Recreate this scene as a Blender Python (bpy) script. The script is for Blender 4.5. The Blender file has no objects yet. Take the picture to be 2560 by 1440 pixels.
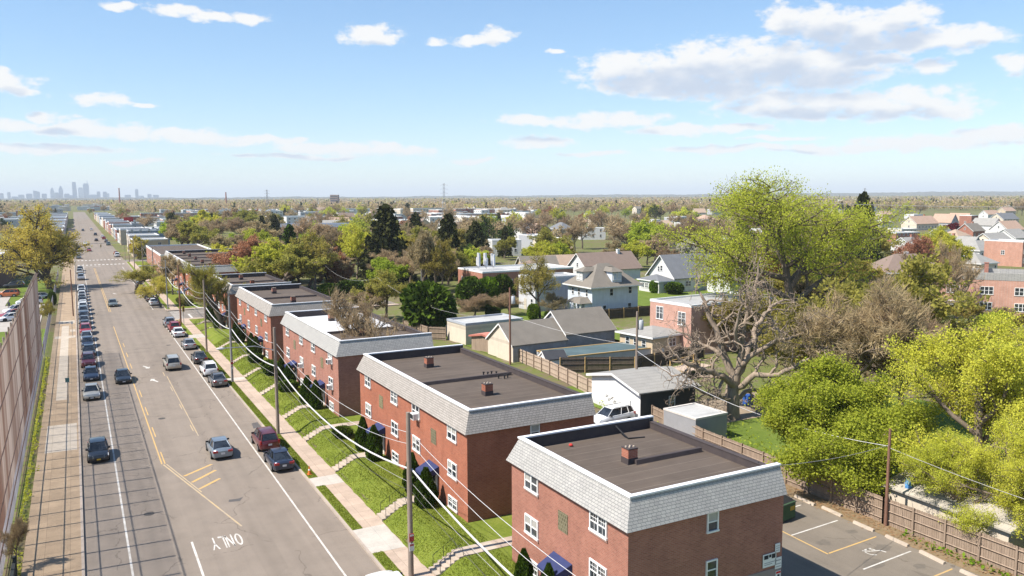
import bpy, math, random
import numpy as np
from mathutils import Vector, Matrix

# ------------------------------------------------------------------ camera, sky, sun, exposure
scene = bpy.context.scene
COL = scene.collection
F = 2032.0                      # focal length in pixels of a 2560 px wide frame
PITCH, ROLL, YAW = (math.radians(a) for a in (6.473, 0.255, 28.2175))
HC = 23.0                       # camera height, metres; +Y runs along the avenue
_fw = Vector((math.sin(YAW)*math.cos(PITCH), math.cos(YAW)*math.cos(PITCH), -math.sin(PITCH)))
_r0 = Vector((math.cos(YAW), -math.sin(YAW), 0))
_u0 = Vector((math.sin(YAW)*math.sin(PITCH), math.cos(YAW)*math.sin(PITCH), math.cos(PITCH)))
_R = _r0*math.cos(ROLL) - _u0*math.sin(ROLL)
_U = _r0*math.sin(ROLL) + _u0*math.cos(ROLL)
cd = bpy.data.cameras.new('camera')
cd.sensor_width = 36.0
cd.lens = F/2560*36.0
cd.clip_start = 0.5
cd.clip_end = 80000
cam = bpy.data.objects.new('camera', cd)
COL.objects.link(cam)
m = Matrix((_R, _U, -_fw)).transposed().to_4x4()
m.translation = Vector((0, 0, HC))
cam.matrix_world = m
scene.camera = cam

SUN_EL = math.radians(52.0)
SUN_AZ = math.radians(-86.5)    # clockwise from +Y: the sun stands over the left side of the avenue
SUN_STR, SKY_STR, EXPO = 4.2, 0.092, 1.02
HAZE_DENSITY = 0.9e-4

scene.view_settings.view_transform = 'Standard'
scene.view_settings.look = 'None'
scene.view_settings.gamma = 1
scene.view_settings.exposure = EXPO

def ray(x, y):
    a = (x-1280)/F; b = (720-y)/F
    return _fw + _R*a + _U*b
def G(x, y, z=0.8):             # the point at height z seen at a pixel of the 2560x1440 photograph
    r = ray(x, y); t = (z-HC)/r.z
    return Vector((r.x*t, r.y*t, z))
def depth(p):
    return (Vector(p)-Vector((0, 0, HC))).dot(_fw)
def proj(p):
    v = Vector(p)-Vector((0, 0, HC)); d = v.dot(_fw)
    return 1280+F*v.dot(_R)/d, 720-F*v.dot(_U)/d

sl = bpy.data.lights.new('sun', 'SUN')
sl.energy = SUN_STR
sl.angle = math.radians(0.5)
sl.color = (1.0, 0.94, 0.85)
so = bpy.data.objects.new('sun', sl)
COL.objects.link(so)
_sd = Vector((math.sin(SUN_AZ)*math.cos(SUN_EL), math.cos(SUN_AZ)*math.cos(SUN_EL), math.sin(SUN_EL)))
so.rotation_euler = _sd.to_track_quat('Z', 'Y').to_euler()
so.location = (-40, 60, 90)

# clouds: (centre x, centre y, half width, half height) in photograph pixels, turned into directions of the sky
CLOUDS = [(1545,178,100,46),(1650,182,130,48),(1780,170,150,62),(1905,158,150,56),(2040,170,170,58),(2165,160,110,30),(2325,163,46,22),
 (1640,212,150,26),(1790,226,130,26),(2000,262,200,36),(2190,262,220,36),(2350,272,115,22),(1880,272,80,10),
 (1965,50,62,42),(2060,58,80,42),(2150,78,120,44),(2250,52,72,40),(2330,95,120,28),(2420,92,80,30),(2200,112,120,14),
 (1340,303,130,13),(1520,300,150,16),(1700,326,100,13),(1830,322,90,10),(1340,355,90,16),
 (2500,330,120,18),(2360,352,240,16),(2530,165,45,30),(1830,370,180,7),(2100,372,200,9),
 (925,86,78,26),(1200,106,62,14),(1232,92,40,26),(1090,100,34,11),(620,42,50,16),(520,42,60,14),(440,26,60,14),(312,18,30,9),
 (25,208,60,30),(60,232,46,11),(250,245,58,18),(350,262,34,5),(120,290,52,17),
 (50,314,120,14),(200,322,130,17),(330,328,60,18),(470,338,110,16),(600,350,130,14),(720,352,50,10),(840,368,130,15),(980,378,120,12),
 (90,372,170,12),(760,392,160,6),(1950,345,90,6),(1480,385,90,5),(330,405,60,6),(1180,402,50,6),(1390,125,22,7)]

def build_world():
    w = bpy.data.worlds.new('World'); scene.world = w; w.use_nodes = True
    nt = w.node_tree; N = nt.nodes; L = nt.links; N.clear()
    out = N.new('ShaderNodeOutputWorld'); bg = N.new('ShaderNodeBackground')
    sky = N.new('ShaderNodeTexSky'); sky.sky_type = 'NISHITA'; sky.sun_disc = False
    sky.sun_elevation = SUN_EL; sky.sun_rotation = SUN_AZ
    sky.altitude = 50; sky.air_density = 1.0; sky.dust_density = 0.1; sky.ozone_density = 2.2
    tc = N.new('ShaderNodeTexCoord'); sp = N.new('ShaderNodeSeparateXYZ'); L.new(tc.outputs['Generated'], sp.inputs[0])
    def mth(op, a, b=None, c=None):
        n = N.new('ShaderNodeMath'); n.operation = op
        for i, v in enumerate((a, b, c)):
            if v is None: continue
            if isinstance(v, (int, float)): n.inputs[i].default_value = v
            else: L.new(v, n.inputs[i])
        return n.outputs[0]
    az = mth('ARCTAN2', sp.outputs[0], sp.outputs[1]); el = mth('ARCSINE', sp.outputs[2])
    cb = N.new('ShaderNodeCombineXYZ'); L.new(az, cb.inputs[0]); L.new(el, cb.inputs[1])
    P = cb.outputs[0]
    # warp the sky coordinates a little so that no outline stays an ellipse
    def noise(vec, sc, det, rough=0.55):
        mp = N.new('ShaderNodeVectorMath'); mp.operation = 'MULTIPLY'; L.new(vec, mp.inputs[0]); mp.inputs[1].default_value = (sc, sc*2.0, 1)
        n = N.new('ShaderNodeTexNoise'); n.noise_dimensions = '2D'; n.inputs['Scale'].default_value = 1.0
        n.inputs['Detail'].default_value = det; n.inputs['Roughness'].default_value = rough; L.new(mp.outputs[0], n.inputs['Vector'])
        return n
    nw = noise(P, 14, 3)
    ws = N.new('ShaderNodeVectorMath'); ws.operation = 'MULTIPLY_ADD'; L.new(nw.outputs['Color'], ws.inputs[0])
    ws.inputs[1].default_value = (0.045, 0.016, 0); ws.inputs[2].default_value = (-0.0225, -0.008, 0)
    wp = N.new('ShaderNodeVectorMath'); wp.operation = 'ADD'; L.new(P, wp.inputs[0]); L.new(ws.outputs[0], wp.inputs[1])
    g = bpy.data.node_groups.new('cloud_field', 'ShaderNodeTree')
    g.interface.new_socket('P', in_out='INPUT', socket_type='NodeSocketVector')
    g.interface.new_socket('field', in_out='OUTPUT', socket_type='NodeSocketFloat')
    gi = g.nodes.new('NodeGroupInput'); go = g.nodes.new('NodeGroupOutput'); last = None
    for cx, cy, rx, ry in CLOUDS:
        r = ray(cx, cy); r.normalize()
        a = math.atan2(r.x, r.y); e = math.asin(r.z)
        k = math.hypot(1, math.hypot((cx-1280)/F, (cy-720)/F))
        sx = F*k/(rx*1.18); sy = F*k/(ry*(1.3 if cy > 295 else 1.2))
        n = g.nodes.new('ShaderNodeVectorMath'); n.operation = 'MULTIPLY_ADD'; g.links.new(gi.outputs[0], n.inputs[0])
        n.inputs[1].default_value = (sx, sy, 0); n.inputs[2].default_value = (-a*sx, -e*sy, 0)
        d = g.nodes.new('ShaderNodeVectorMath'); d.operation = 'DOT_PRODUCT'
        g.links.new(n.outputs[0], d.inputs[0]); g.links.new(n.outputs[0], d.inputs[1])
        if last is None: last = d.outputs['Value']
        else:
            mm = g.nodes.new('ShaderNodeMath'); mm.operation = 'SMOOTH_MIN'; mm.inputs[2].default_value = 0.35
            g.links.new(last, mm.inputs[0]); g.links.new(d.outputs['Value'], mm.inputs[1]); last = mm.outputs[0]
    mm = g.nodes.new('ShaderNodeMath'); mm.operation = 'SUBTRACT'; mm.inputs[0].default_value = 1.0
    g.links.new(last, mm.inputs[1]); g.links.new(mm.outputs[0], go.inputs[0])
    def field(vec):
        n = N.new('ShaderNodeGroup'); n.node_tree = g; L.new(vec, n.inputs[0]); return n.outputs[0]
    up = N.new('ShaderNodeVectorMath'); up.operation = 'ADD'; L.new(wp.outputs[0], up.inputs[0]); up.inputs[1].default_value = (-0.005, 0.017, 0)
    f0 = field(wp.outputs[0]); f1 = field(up.outputs[0])
    n1 = noise(P, 42, 6, 0.62); n2 = noise(P, 30, 4)
    edge = mth('MULTIPLY_ADD', n1.outputs['Fac'], 2.6, -1.25)
    dn = mth('ADD', f0, edge)
    def sstep(v, a, b):
        n = N.new('ShaderNodeMapRange'); n.interpolation_type = 'SMOOTHSTEP'; L.new(v, n.inputs['Value'])
        n.inputs['From Min'].default_value = a; n.inputs['From Max'].default_value = b; return n.outputs['Result']
    alpha = mth('MULTIPLY', sstep(dn, -0.12, 0.85), 0.97)
    sh = mth('ADD', f1, mth('MULTIPLY_ADD', n2.outputs['Fac'], 1.0, -0.5))
    shade = mth('MULTIPLY', sstep(sh, 0.15, 1.1), sstep(f0, 0.05, 0.6))
    k = 2.0**(-EXPO)
    cm = N.new('ShaderNodeMix'); cm.data_type = 'RGBA'; L.new(shade, cm.inputs['Factor'])
    cm.inputs['A'].default_value = (1.0*k, 0.995*k, 0.985*k, 1); cm.inputs['B'].default_value = (0.60*k, 0.685*k, 0.83*k, 1)
    ss = N.new('ShaderNodeVectorMath'); ss.operation = 'SCALE'; hs = N.new('ShaderNodeHueSaturation'); hs.inputs['Saturation'].default_value = 1.14; L.new(sky.outputs[0], hs.inputs['Color']); L.new(hs.outputs[0], ss.inputs[0]); ss.inputs['Scale'].default_value = SKY_STR/k
    gm = N.new('ShaderNodeGamma'); L.new(ss.outputs[0], gm.inputs['Color']); gm.inputs['Gamma'].default_value = 0.75     # evens zenith and horizon
    s2 = N.new('ShaderNodeVectorMath'); s2.operation = 'MULTIPLY'; L.new(gm.outputs[0], s2.inputs[0]); s2.inputs[1].default_value = (0.755*k, 0.845*k, 0.945*k)
    mx = N.new('ShaderNodeMix'); mx.data_type = 'RGBA'; L.new(alpha, mx.inputs['Factor']); L.new(s2.outputs[0], mx.inputs['A']); L.new(cm.outputs['Result'], mx.inputs['B'])
    L.new(mx.outputs['Result'], bg.inputs['Color']); bg.inputs['Strength'].default_value = 1.0
    L.new(bg.outputs[0], out.inputs['Surface'])
    w.cycles.sampling_method = 'MANUAL'; w.cycles.sample_map_resolution = 512
build_world()

cy = scene.cycles
cy.max_bounces = 5; cy.diffuse_bounces = 2; cy.glossy_bounces = 2; cy.transmission_bounces = 3
cy.transparent_max_bounces = 6; cy.volume_bounces = 0
cy.caustics_reflective = False; cy.caustics_refractive = False
cy.sample_clamp_indirect = 4
cy.use_denoising = True
cy.use_adaptive_sampling = True
cy.adaptive_threshold = 0.012

rnd = random.Random(7)

# ------------------------------------------------------------------ materials
_mats = {}
def base_mat(name, rough=0.8, spec=0.3):
    mt = bpy.data.materials.new(name); mt.use_nodes = True
    b = mt.node_tree.nodes['Principled BSDF']
    b.inputs['Roughness'].default_value = rough
    b.inputs['Specular IOR Level'].default_value = spec
    return mt, mt.node_tree.nodes, mt.node_tree.links, b
def _noise(N, L, vec, sc, det=4, rough=0.6):
    n = N.new('ShaderNodeTexNoise'); n.inputs['Scale'].default_value = sc; n.inputs['Detail'].default_value = det
    n.inputs['Roughness'].default_value = rough; L.new(vec, n.inputs['Vector']); return n.outputs['Fac']
def _ramp(N, L, fac, stops):
    r = N.new('ShaderNodeValToRGB'); L.new(fac, r.inputs['Fac']); e = r.color_ramp.elements
    while len(e) > 1: e.remove(e[-1])
    e[0].position = stops[0][0]; e[0].color = (*stops[0][1], 1)
    for p, c in stops[1:]:
        q = e.new(p); q.color = (*c, 1)
    return r.outputs['Color']
def _mix(N, L, fac, a, b, mode='MIX'):
    n = N.new('ShaderNodeMix'); n.data_type = 'RGBA'; n.blend_type = mode
    for s, v in (('Factor', fac), ('A', a), ('B', b)):
        if isinstance(v, (int, float)): n.inputs[s].default_value = v
        elif isinstance(v, tuple): n.inputs[s].default_value = (*v, 1)
        else: L.new(v, n.inputs[s])
    return n.outputs['Result']
def _math(N, L, op, a, b=None, c=None):
    n = N.new('ShaderNodeMath'); n.operation = op
    for i, v in enumerate((a, b, c)):
        if v is None: continue
        if isinstance(v, (int, float)): n.inputs[i].default_value = v
        else: L.new(v, n.inputs[i])
    return n.outputs[0]
def _bump(N, L, b, h, strength=0.3, dist=0.02):
    n = N.new('ShaderNodeBump'); n.inputs['Strength'].default_value = strength; n.inputs['Distance'].default_value = dist
    L.new(h, n.inputs['Height']); L.new(n.outputs[0], b.inputs['Normal'])
def _pos(N):
    return N.new('ShaderNodeNewGeometry').outputs['Position']
def _vec(N, L, v, s):
    n = N.new('ShaderNodeVectorMath'); n.operation = 'MULTIPLY'; L.new(v, n.inputs[0]); n.inputs[1].default_value = s; return n.outputs[0]

def plain(name, c, c2=None, sc=1.5, rough=0.8, bump=0.0, spec=0.3, metal=0.0, fine=20, stretch=(1, 1, 1), band=(0.32, 0.68)):
    if name in _mats: return _mats[name]
    mt, N, L, b = base_mat(name, rough, spec)
    if c2 is None: c2 = tuple(x*0.78 for x in c)
    p = _vec(N, L, _pos(N), stretch)
    n1 = _noise(N, L, p, sc, 5); n2 = _noise(N, L, p, fine, 3)
    f = _math(N, L, 'ADD', _math(N, L, 'MULTIPLY', n1, 0.65), _math(N, L, 'MULTIPLY', n2, 0.35))
    L.new(_ramp(N, L, f, [(band[0], c2), (band[1], c)]), b.inputs['Base Color'])
    b.inputs['Metallic'].default_value = metal
    if bump: _bump(N, L, b, n2, bump)
    _mats[name] = mt; return mt

def brickmat(name, c1, c2, mortar, bw=0.26, bh=0.09, msize=0.014, dirt=0.36):
    if name in _mats: return _mats[name]
    mt, N, L, b = base_mat(name, 0.9, 0.2)
    p = _pos(N); s = N.new('ShaderNodeSeparateXYZ'); L.new(p, s.inputs[0])
    c = N.new('ShaderNodeCombineXYZ'); L.new(_math(N, L, 'ADD', s.outputs[0], s.outputs[1]), c.inputs[0]); L.new(s.outputs[2], c.inputs[1])
    t = N.new('ShaderNodeTexBrick'); L.new(c.outputs[0], t.inputs['Vector']); t.inputs['Scale'].default_value = 1
    t.inputs['Color1'].default_value = (*c1, 1); t.inputs['Color2'].default_value = (*c2, 1); t.inputs['Mortar'].default_value = (*mortar, 1)
    t.inputs['Mortar Size'].default_value = msize; t.inputs['Brick Width'].default_value = bw; t.inputs['Row Height'].default_value = bh
    t.inputs['Mortar Smooth'].default_value = 0.1; t.inputs['Bias'].default_value = 0.0
    n = _noise(N, L, p, 0.7, 6); n2 = _noise(N, L, _vec(N, L, p, (3, 3, 12)), 1.6, 4)
    n3 = _noise(N, L, _vec(N, L, p, (1.6, 1.6, 0.25)), 1.0, 4)
    f = _math(N, L, 'ADD', _math(N, L, 'MULTIPLY', n, 0.4), _math(N, L, 'ADD', _math(N, L, 'MULTIPLY', n2, 0.35), _math(N, L, 'MULTIPLY', n3, 0.25)))
    col = _mix(N, L, 1.0, t.outputs['Color'], _ramp(N, L, f, [(0.3, (1-dirt,)*3), (0.7, (1+dirt*0.4,)*3)]), 'MULTIPLY')
    oi = N.new('ShaderNodeObjectInfo'); hv = N.new('ShaderNodeHueSaturation'); L.new(col, hv.inputs['Color'])     # every house its own firing of brick
    L.new(_math(N, L, 'MULTIPLY_ADD', oi.outputs['Random'], 0.22, 0.88), hv.inputs['Value']); L.new(_math(N, L, 'MULTIPLY_ADD', _math(N, L, 'FRACT', _math(N, L, 'MULTIPLY', oi.outputs['Random'], 5.7)), 0.2, 0.88), hv.inputs['Saturation'])
    L.new(hv.outputs[0], b.inputs['Base Color']); _bump(N, L, b, t.outputs['Fac'], -0.25, 0.01)
    _mats[name] = mt; return mt

def shinglemat(name, c1, c2, gap, bw=0.32, bh=0.17, ms=0.018):
    if name in _mats: return _mats[name]
    mt, N, L, b = base_mat(name, 0.85, 0.25)
    p = _pos(N); s = N.new('ShaderNodeSeparateXYZ'); L.new(p, s.inputs[0])
    c = N.new('ShaderNodeCombineXYZ'); L.new(_math(N, L, 'ADD', s.outputs[0], s.outputs[1]), c.inputs[0]); L.new(s.outputs[2], c.inputs[1])
    t = N.new('ShaderNodeTexBrick'); L.new(c.outputs[0], t.inputs['Vector']); t.inputs['Scale'].default_value = 1
    t.offset = 0.37; t.offset_frequency = 2
    t.inputs['Color1'].default_value = (*c1, 1); t.inputs['Color2'].default_value = (*c2, 1); t.inputs['Mortar'].default_value = (*gap, 1)
    t.inputs['Mortar Size'].default_value = ms; t.inputs['Brick Width'].default_value = bw; t.inputs['Row Height'].default_value = bh
    n = _noise(N, L, p, 1.4, 6); nn = _noise(N, L, p, 9, 3)
    L.new(_mix(N, L, 1.0, t.outputs['Color'], _ramp(N, L, _math(N, L, 'MULTIPLY_ADD', nn, 0.5, _math(N, L, 'MULTIPLY', n, 0.5)), [(0.3, (0.8,)*3), (0.7, (1.08,)*3)]), 'MULTIPLY'), b.inputs['Base Color'])
    _bump(N, L, b, t.outputs['Fac'], -0.5, 0.02)
    _mats[name] = mt; return mt

def leafmat(name, c, c2, trans=0.3, hue=0.03, val=0.25):
    if name in _mats: return _mats[name]
    mt = bpy.data.materials.new(name); mt.use_nodes = True
    N = mt.node_tree.nodes; L = mt.node_tree.links; N.clear()
    out = N.new('ShaderNodeOutputMaterial'); df = N.new('ShaderNodeBsdfDiffuse'); tr = N.new('ShaderNodeBsdfTranslucent'); ms = N.new('ShaderNodeMixShader')
    ge = N.new('ShaderNodeNewGeometry'); oi = N.new('ShaderNodeObjectInfo')
    n = _noise(N, L, ge.outputs['Position'], 0.8, 3)
    f = _math(N, L, 'MULTIPLY_ADD', ge.outputs['Random Per Island'], 0.6, _math(N, L, 'MULTIPLY', n, 0.5))
    col = _ramp(N, L, f, [(0.15, c2), (0.85, c)])
    h = N.new('ShaderNodeHueSaturation'); L.new(col, h.inputs['Color'])
    L.new(_math(N, L, 'MULTIPLY_ADD', oi.outputs['Random'], hue, 0.5-hue/2), h.inputs['Hue'])
    r2 = _math(N, L, 'FRACT', _math(N, L, 'MULTIPLY', oi.outputs['Random'], 7.31))
    L.new(_math(N, L, 'MULTIPLY_ADD', r2, val, 1-val/2), h.inputs['Value'])
    L.new(h.outputs[0], df.inputs[0]); L.new(h.outputs[0], tr.inputs[0])
    ms.inputs[0].default_value = trans; L.new(df.outputs[0], ms.inputs[1]); L.new(tr.outputs[0], ms.inputs[2]); L.new(ms.outputs[0], out.inputs[0])
    _mats[name] = mt; return mt

def glass(name='window_glass', c=(0.03, 0.035, 0.04), rough=0.08):
    if name in _mats: return _mats[name]
    mt, N, L, b = base_mat(name, rough, 0.6)
    n = _noise(N, L, _pos(N), 1.3, 2)
    L.new(_ramp(N, L, n, [(0.35, tuple(x*0.5 for x in c)), (0.65, tuple(min(1, x*1.6) for x in c))]), b.inputs['Base Color'])
    _mats[name] = mt; return mt

def paint(name, c, metal=0.0, rough=0.28):
    if name in _mats: return _mats[name]
    mt, N, L, b = base_mat(name, rough, 0.5)
    n = _noise(N, L, _pos(N), 2.2, 4)
    L.new(_ramp(N, L, n, [(0.3, tuple(x*0.88 for x in c)), (0.7, c)]), b.inputs['Base Color'])
    L.new(_math(N, L, 'MULTIPLY_ADD', n, 0.18, rough-0.06), b.inputs['Roughness'])
    b.inputs['Metallic'].default_value = metal
    b.inputs['Coat Weight'].default_value = 0.6; b.inputs['Coat Roughness'].default_value = 0.06
    _mats[name] = mt; return mt

# ------------------------------------------------------------------ mesh building
class MB:
    def __init__(s): s.v = []; s.f = []; s.m = []
    def add(s, vs, fs, mi=0):
        o = len(s.v); s.v += [tuple(p) for p in vs]
        for f in fs: s.f.append(tuple(i+o for i in f)); s.m.append(mi)
        return s
    def box(s, x0, y0, z0, x1, y1, z1, mi=0):
        if x1 < x0: x0, x1 = x1, x0
        if y1 < y0: y0, y1 = y1, y0
        return s.add([(x0,y0,z0),(x1,y0,z0),(x1,y1,z0),(x0,y1,z0),(x0,y0,z1),(x1,y0,z1),(x1,y1,z1),(x0,y1,z1)],
                     [(3,2,1,0),(4,5,6,7),(0,1,5,4),(1,2,6,5),(2,3,7,6),(3,0,4,7)], mi)
    def quad(s, a, b, c, d, mi=0): return s.add([a, b, c, d], [(0,1,2,3)], mi)
    def poly(s, ps, mi=0): return s.add(ps, [tuple(range(len(ps)))], mi)
    def prism(s, ps, z0, z1, mi=0):          # counter-clockwise outline
        n = len(ps)
        return s.add([(x,y,z0) for x,y in ps]+[(x,y,z1) for x,y in ps],
                     [tuple(range(n-1,-1,-1)), tuple(range(n,2*n))]+[(i,(i+1)%n,(i+1)%n+n,i+n) for i in range(n)], mi)
    def tube(s, pts, rads, n=8, mi=0, caps=True):
        pts = [Vector(p) for p in pts]
        if isinstance(rads, (int, float)): rads = [rads]*len(pts)
        vs = []; fs = []; k = len(pts)
        t0 = (pts[1]-pts[0]).normalized(); ref = Vector((0,0,1)) if abs(t0.z) < 0.9 else Vector((1,0,0))
        for i, p in enumerate(pts):
            t = (pts[min(i+1,k-1)]-pts[max(i-1,0)]).normalized()
            a = t.cross(ref).normalized(); b = t.cross(a)
            for j in range(n):
                q = 2*math.pi*j/n; vs.append(p+(a*math.cos(q)+b*math.sin(q))*rads[i])
        for i in range(k-1):
            for j in range(n):
                j2 = (j+1) % n; fs.append((i*n+j, i*n+j2, (i+1)*n+j2, (i+1)*n+j))
        if caps: fs += [tuple(range(n-1,-1,-1)), tuple((k-1)*n+j for j in range(n))]
        return s.add(vs, fs, mi)
    def bar(s, a, b, w, h=None, mi=0): return s.tube([a, b], w, 4, mi)
    def ball(s, c, rx, ry, rz, nu=10, nv=6, mi=0):
        vs = [(c[0],c[1],c[2]-rz)]; fs = []
        for i in range(1, nv):
            t = math.pi*i/nv-math.pi/2
            for j in range(nu):
                q = 2*math.pi*j/nu; vs.append((c[0]+rx*math.cos(t)*math.cos(q), c[1]+ry*math.cos(t)*math.sin(q), c[2]+rz*math.sin(t)))
        vs.append((c[0],c[1],c[2]+rz)); e = len(vs)-1
        for j in range(nu):
            fs.append((0, 1+(j+1)%nu, 1+j)); fs.append((e, e-nu+j, e-nu+(j+1)%nu))
        for i in range(nv-2):
            for j in range(nu):
                a = 1+i*nu+j; b = 1+i*nu+(j+1)%nu; fs.append((a, b, b+nu, a+nu))
        return s.add(vs, fs, mi)
    def mesh(s, name, mats, smooth=None):
        me = bpy.data.meshes.new(name); me.from_pydata(s.v, [], s.f)
        for mt in (mats if isinstance(mats, (list, tuple)) else [mats]): me.materials.append(mt)
        if max(s.m, default=0): me.polygons.foreach_set('material_index', s.m)
        if smooth is not None:
            me.shade_smooth(); me.set_sharp_from_angle(angle=math.radians(smooth))
        me.update(); return me
    def build(s, name, mats, parent=None, loc=None, rz=0, smooth=None):
        return link(name, s.mesh(name, mats, smooth), parent, loc, rz)

KIDS = {}
def link(name, me, parent=None, loc=None, rz=0):
    o = bpy.data.objects.new(name, me); COL.objects.link(o)
    if parent is not None: o.parent = parent; KIDS.setdefault(parent.name, []).append(o)
    if loc is not None: o.location = loc
    if rz: o.rotation_euler = (0, 0, rz)
    return o
def np_mesh(name, v, q, mats, mi=None):
    me = bpy.data.meshes.new(name); v = np.asarray(v, np.float32); q = np.asarray(q, np.int32); k = q.shape[1]
    me.vertices.add(len(v)); me.vertices.foreach_set('co', v.ravel())
    me.loops.add(q.size); me.loops.foreach_set('vertex_index', q.ravel())
    me.polygons.add(len(q)); me.polygons.foreach_set('loop_start', np.arange(0, q.size, k, dtype=np.int32))
    for mt in (mats if isinstance(mats, (list, tuple)) else [mats]): me.materials.append(mt)
    if mi is not None: me.polygons.foreach_set('material_index', np.asarray(mi, np.int32))
    me.update(calc_edges=True); return me
def tag(o, label=None, cat=None, group=None, kind=None):
    if label: o['label'] = label
    if cat: o['category'] = cat
    if group: o['group'] = group
    if kind: o['kind'] = kind
    return o
def thing(name, label, cat, loc=(0,0,0), rz=0, group=None):
    o = bpy.data.objects.new(name, None); COL.objects.link(o); o.location = loc; o.rotation_euler = (0, 0, rz)
    o.empty_display_size = 0.3
    return tag(o, label, cat, group)
def struct(name, mb, mats): return tag(mb.build(name, mats), kind='structure')
def copy_tree(o, parent=None):
    c = o.copy(); COL.objects.link(c)
    if parent is not None: c.parent = parent; KIDS.setdefault(parent.name, []).append(c)
    for ch in KIDS.get(o.name, []): copy_tree(ch, c)
    return c
# ------------------------------------------------------------------ ground, road, pavements
RX0, RX1 = -0.65, 15.5          # kerb lines of the avenue
def gz(x, y):                   # height of the bare ground
    if x <= 18.0 or y > 185: return 0.0
    near = 1.0 if y < 140 else max(0.0, 1-(y-140)/20.0)
    if x < 19.8: return (0.14+0.9*(x-18.0)/1.8)*near
    lot = 1.02 if x < 31.5 else 0.8
    if x > 60: near = 1.0 if y < 140 else max(0.0, 1-(y-140)/45.0)
    return lot*near
def build_ground():
    xs = [-40000,-15000,-6000,-2500,-1000,-400,-150,-60,-25,-10,0,10,18.0,18.3,18.9,19.5,19.8,22,26,31.4,32.6,36,42,48,60,61,80,110,150,220,320,500,900,2000,5000,15000,40000]
    ys = [-300,-60,-10,10,25,40,60,80,100,120,140,145,150,155,160,165,175,185,186,200,230,280,350,450,600,900,1500,3000,6000,12000,25000,42000]
    nx, ny = len(xs), len(ys)
    v = [(x, y, gz(x, y)-0.07) for y in ys for x in xs]
    q = [(j*nx+i, j*nx+i+1, (j+1)*nx+i+1, (j+1)*nx+i) for j in range(ny-1) for i in range(nx-1)]
    mt, N, L, b = base_mat('ground_earth_grass', 0.95, 0.1)
    p = _pos(N); n = _noise(N, L, p, 0.05, 6); n2 = _noise(N, L, p, 0.9, 5)
    f = _math(N, L, 'ADD', _math(N, L, 'MULTIPLY', n, 0.6), _math(N, L, 'MULTIPLY', n2, 0.4))
    L.new(_ramp(N, L, f, [(0.34, (0.13, 0.10, 0.07)), (0.45, (0.15, 0.125, 0.07)), (0.53, (0.12, 0.145, 0.035)), (0.60, (0.17, 0.14, 0.085)), (0.68, (0.24, 0.21, 0.17))]), b.inputs['Base Color'])
    tag(link('ground', np_mesh('ground', v, q, mt)), kind='structure')
build_ground()

def grass_mat(name='lawn_grass', a=(0.135, 0.17, 0.024), b_=(0.18, 0.205, 0.034), dry=(0.27, 0.25, 0.10)):
    if name in _mats: return _mats[name]
    mt, N, L, b = base_mat(name, 0.95, 0.1)
    p = _pos(N); n = _noise(N, L, p, 0.55, 5); n2 = _noise(N, L, p, 7, 5, 0.7); n3 = _noise(N, L, _vec(N, L, p, (1, 1, 1)), 30, 3, 0.7)
    f = _math(N, L, 'ADD', _math(N, L, 'MULTIPLY', n, 0.35), _math(N, L, 'ADD', _math(N, L, 'MULTIPLY', n2, 0.4), _math(N, L, 'MULTIPLY', n3, 0.25)))
    c = _ramp(N, L, f, [(0.34, tuple(x*0.72 for x in a)), (0.47, a), (0.58, b_), (0.65, dry)])
    L.new(c, b.inputs['Base Color'])
    _bump(N, L, b, _math(N, L, 'ADD', n3, n2), 0.6, 0.05)
    _mats[name] = mt; return mt

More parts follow.
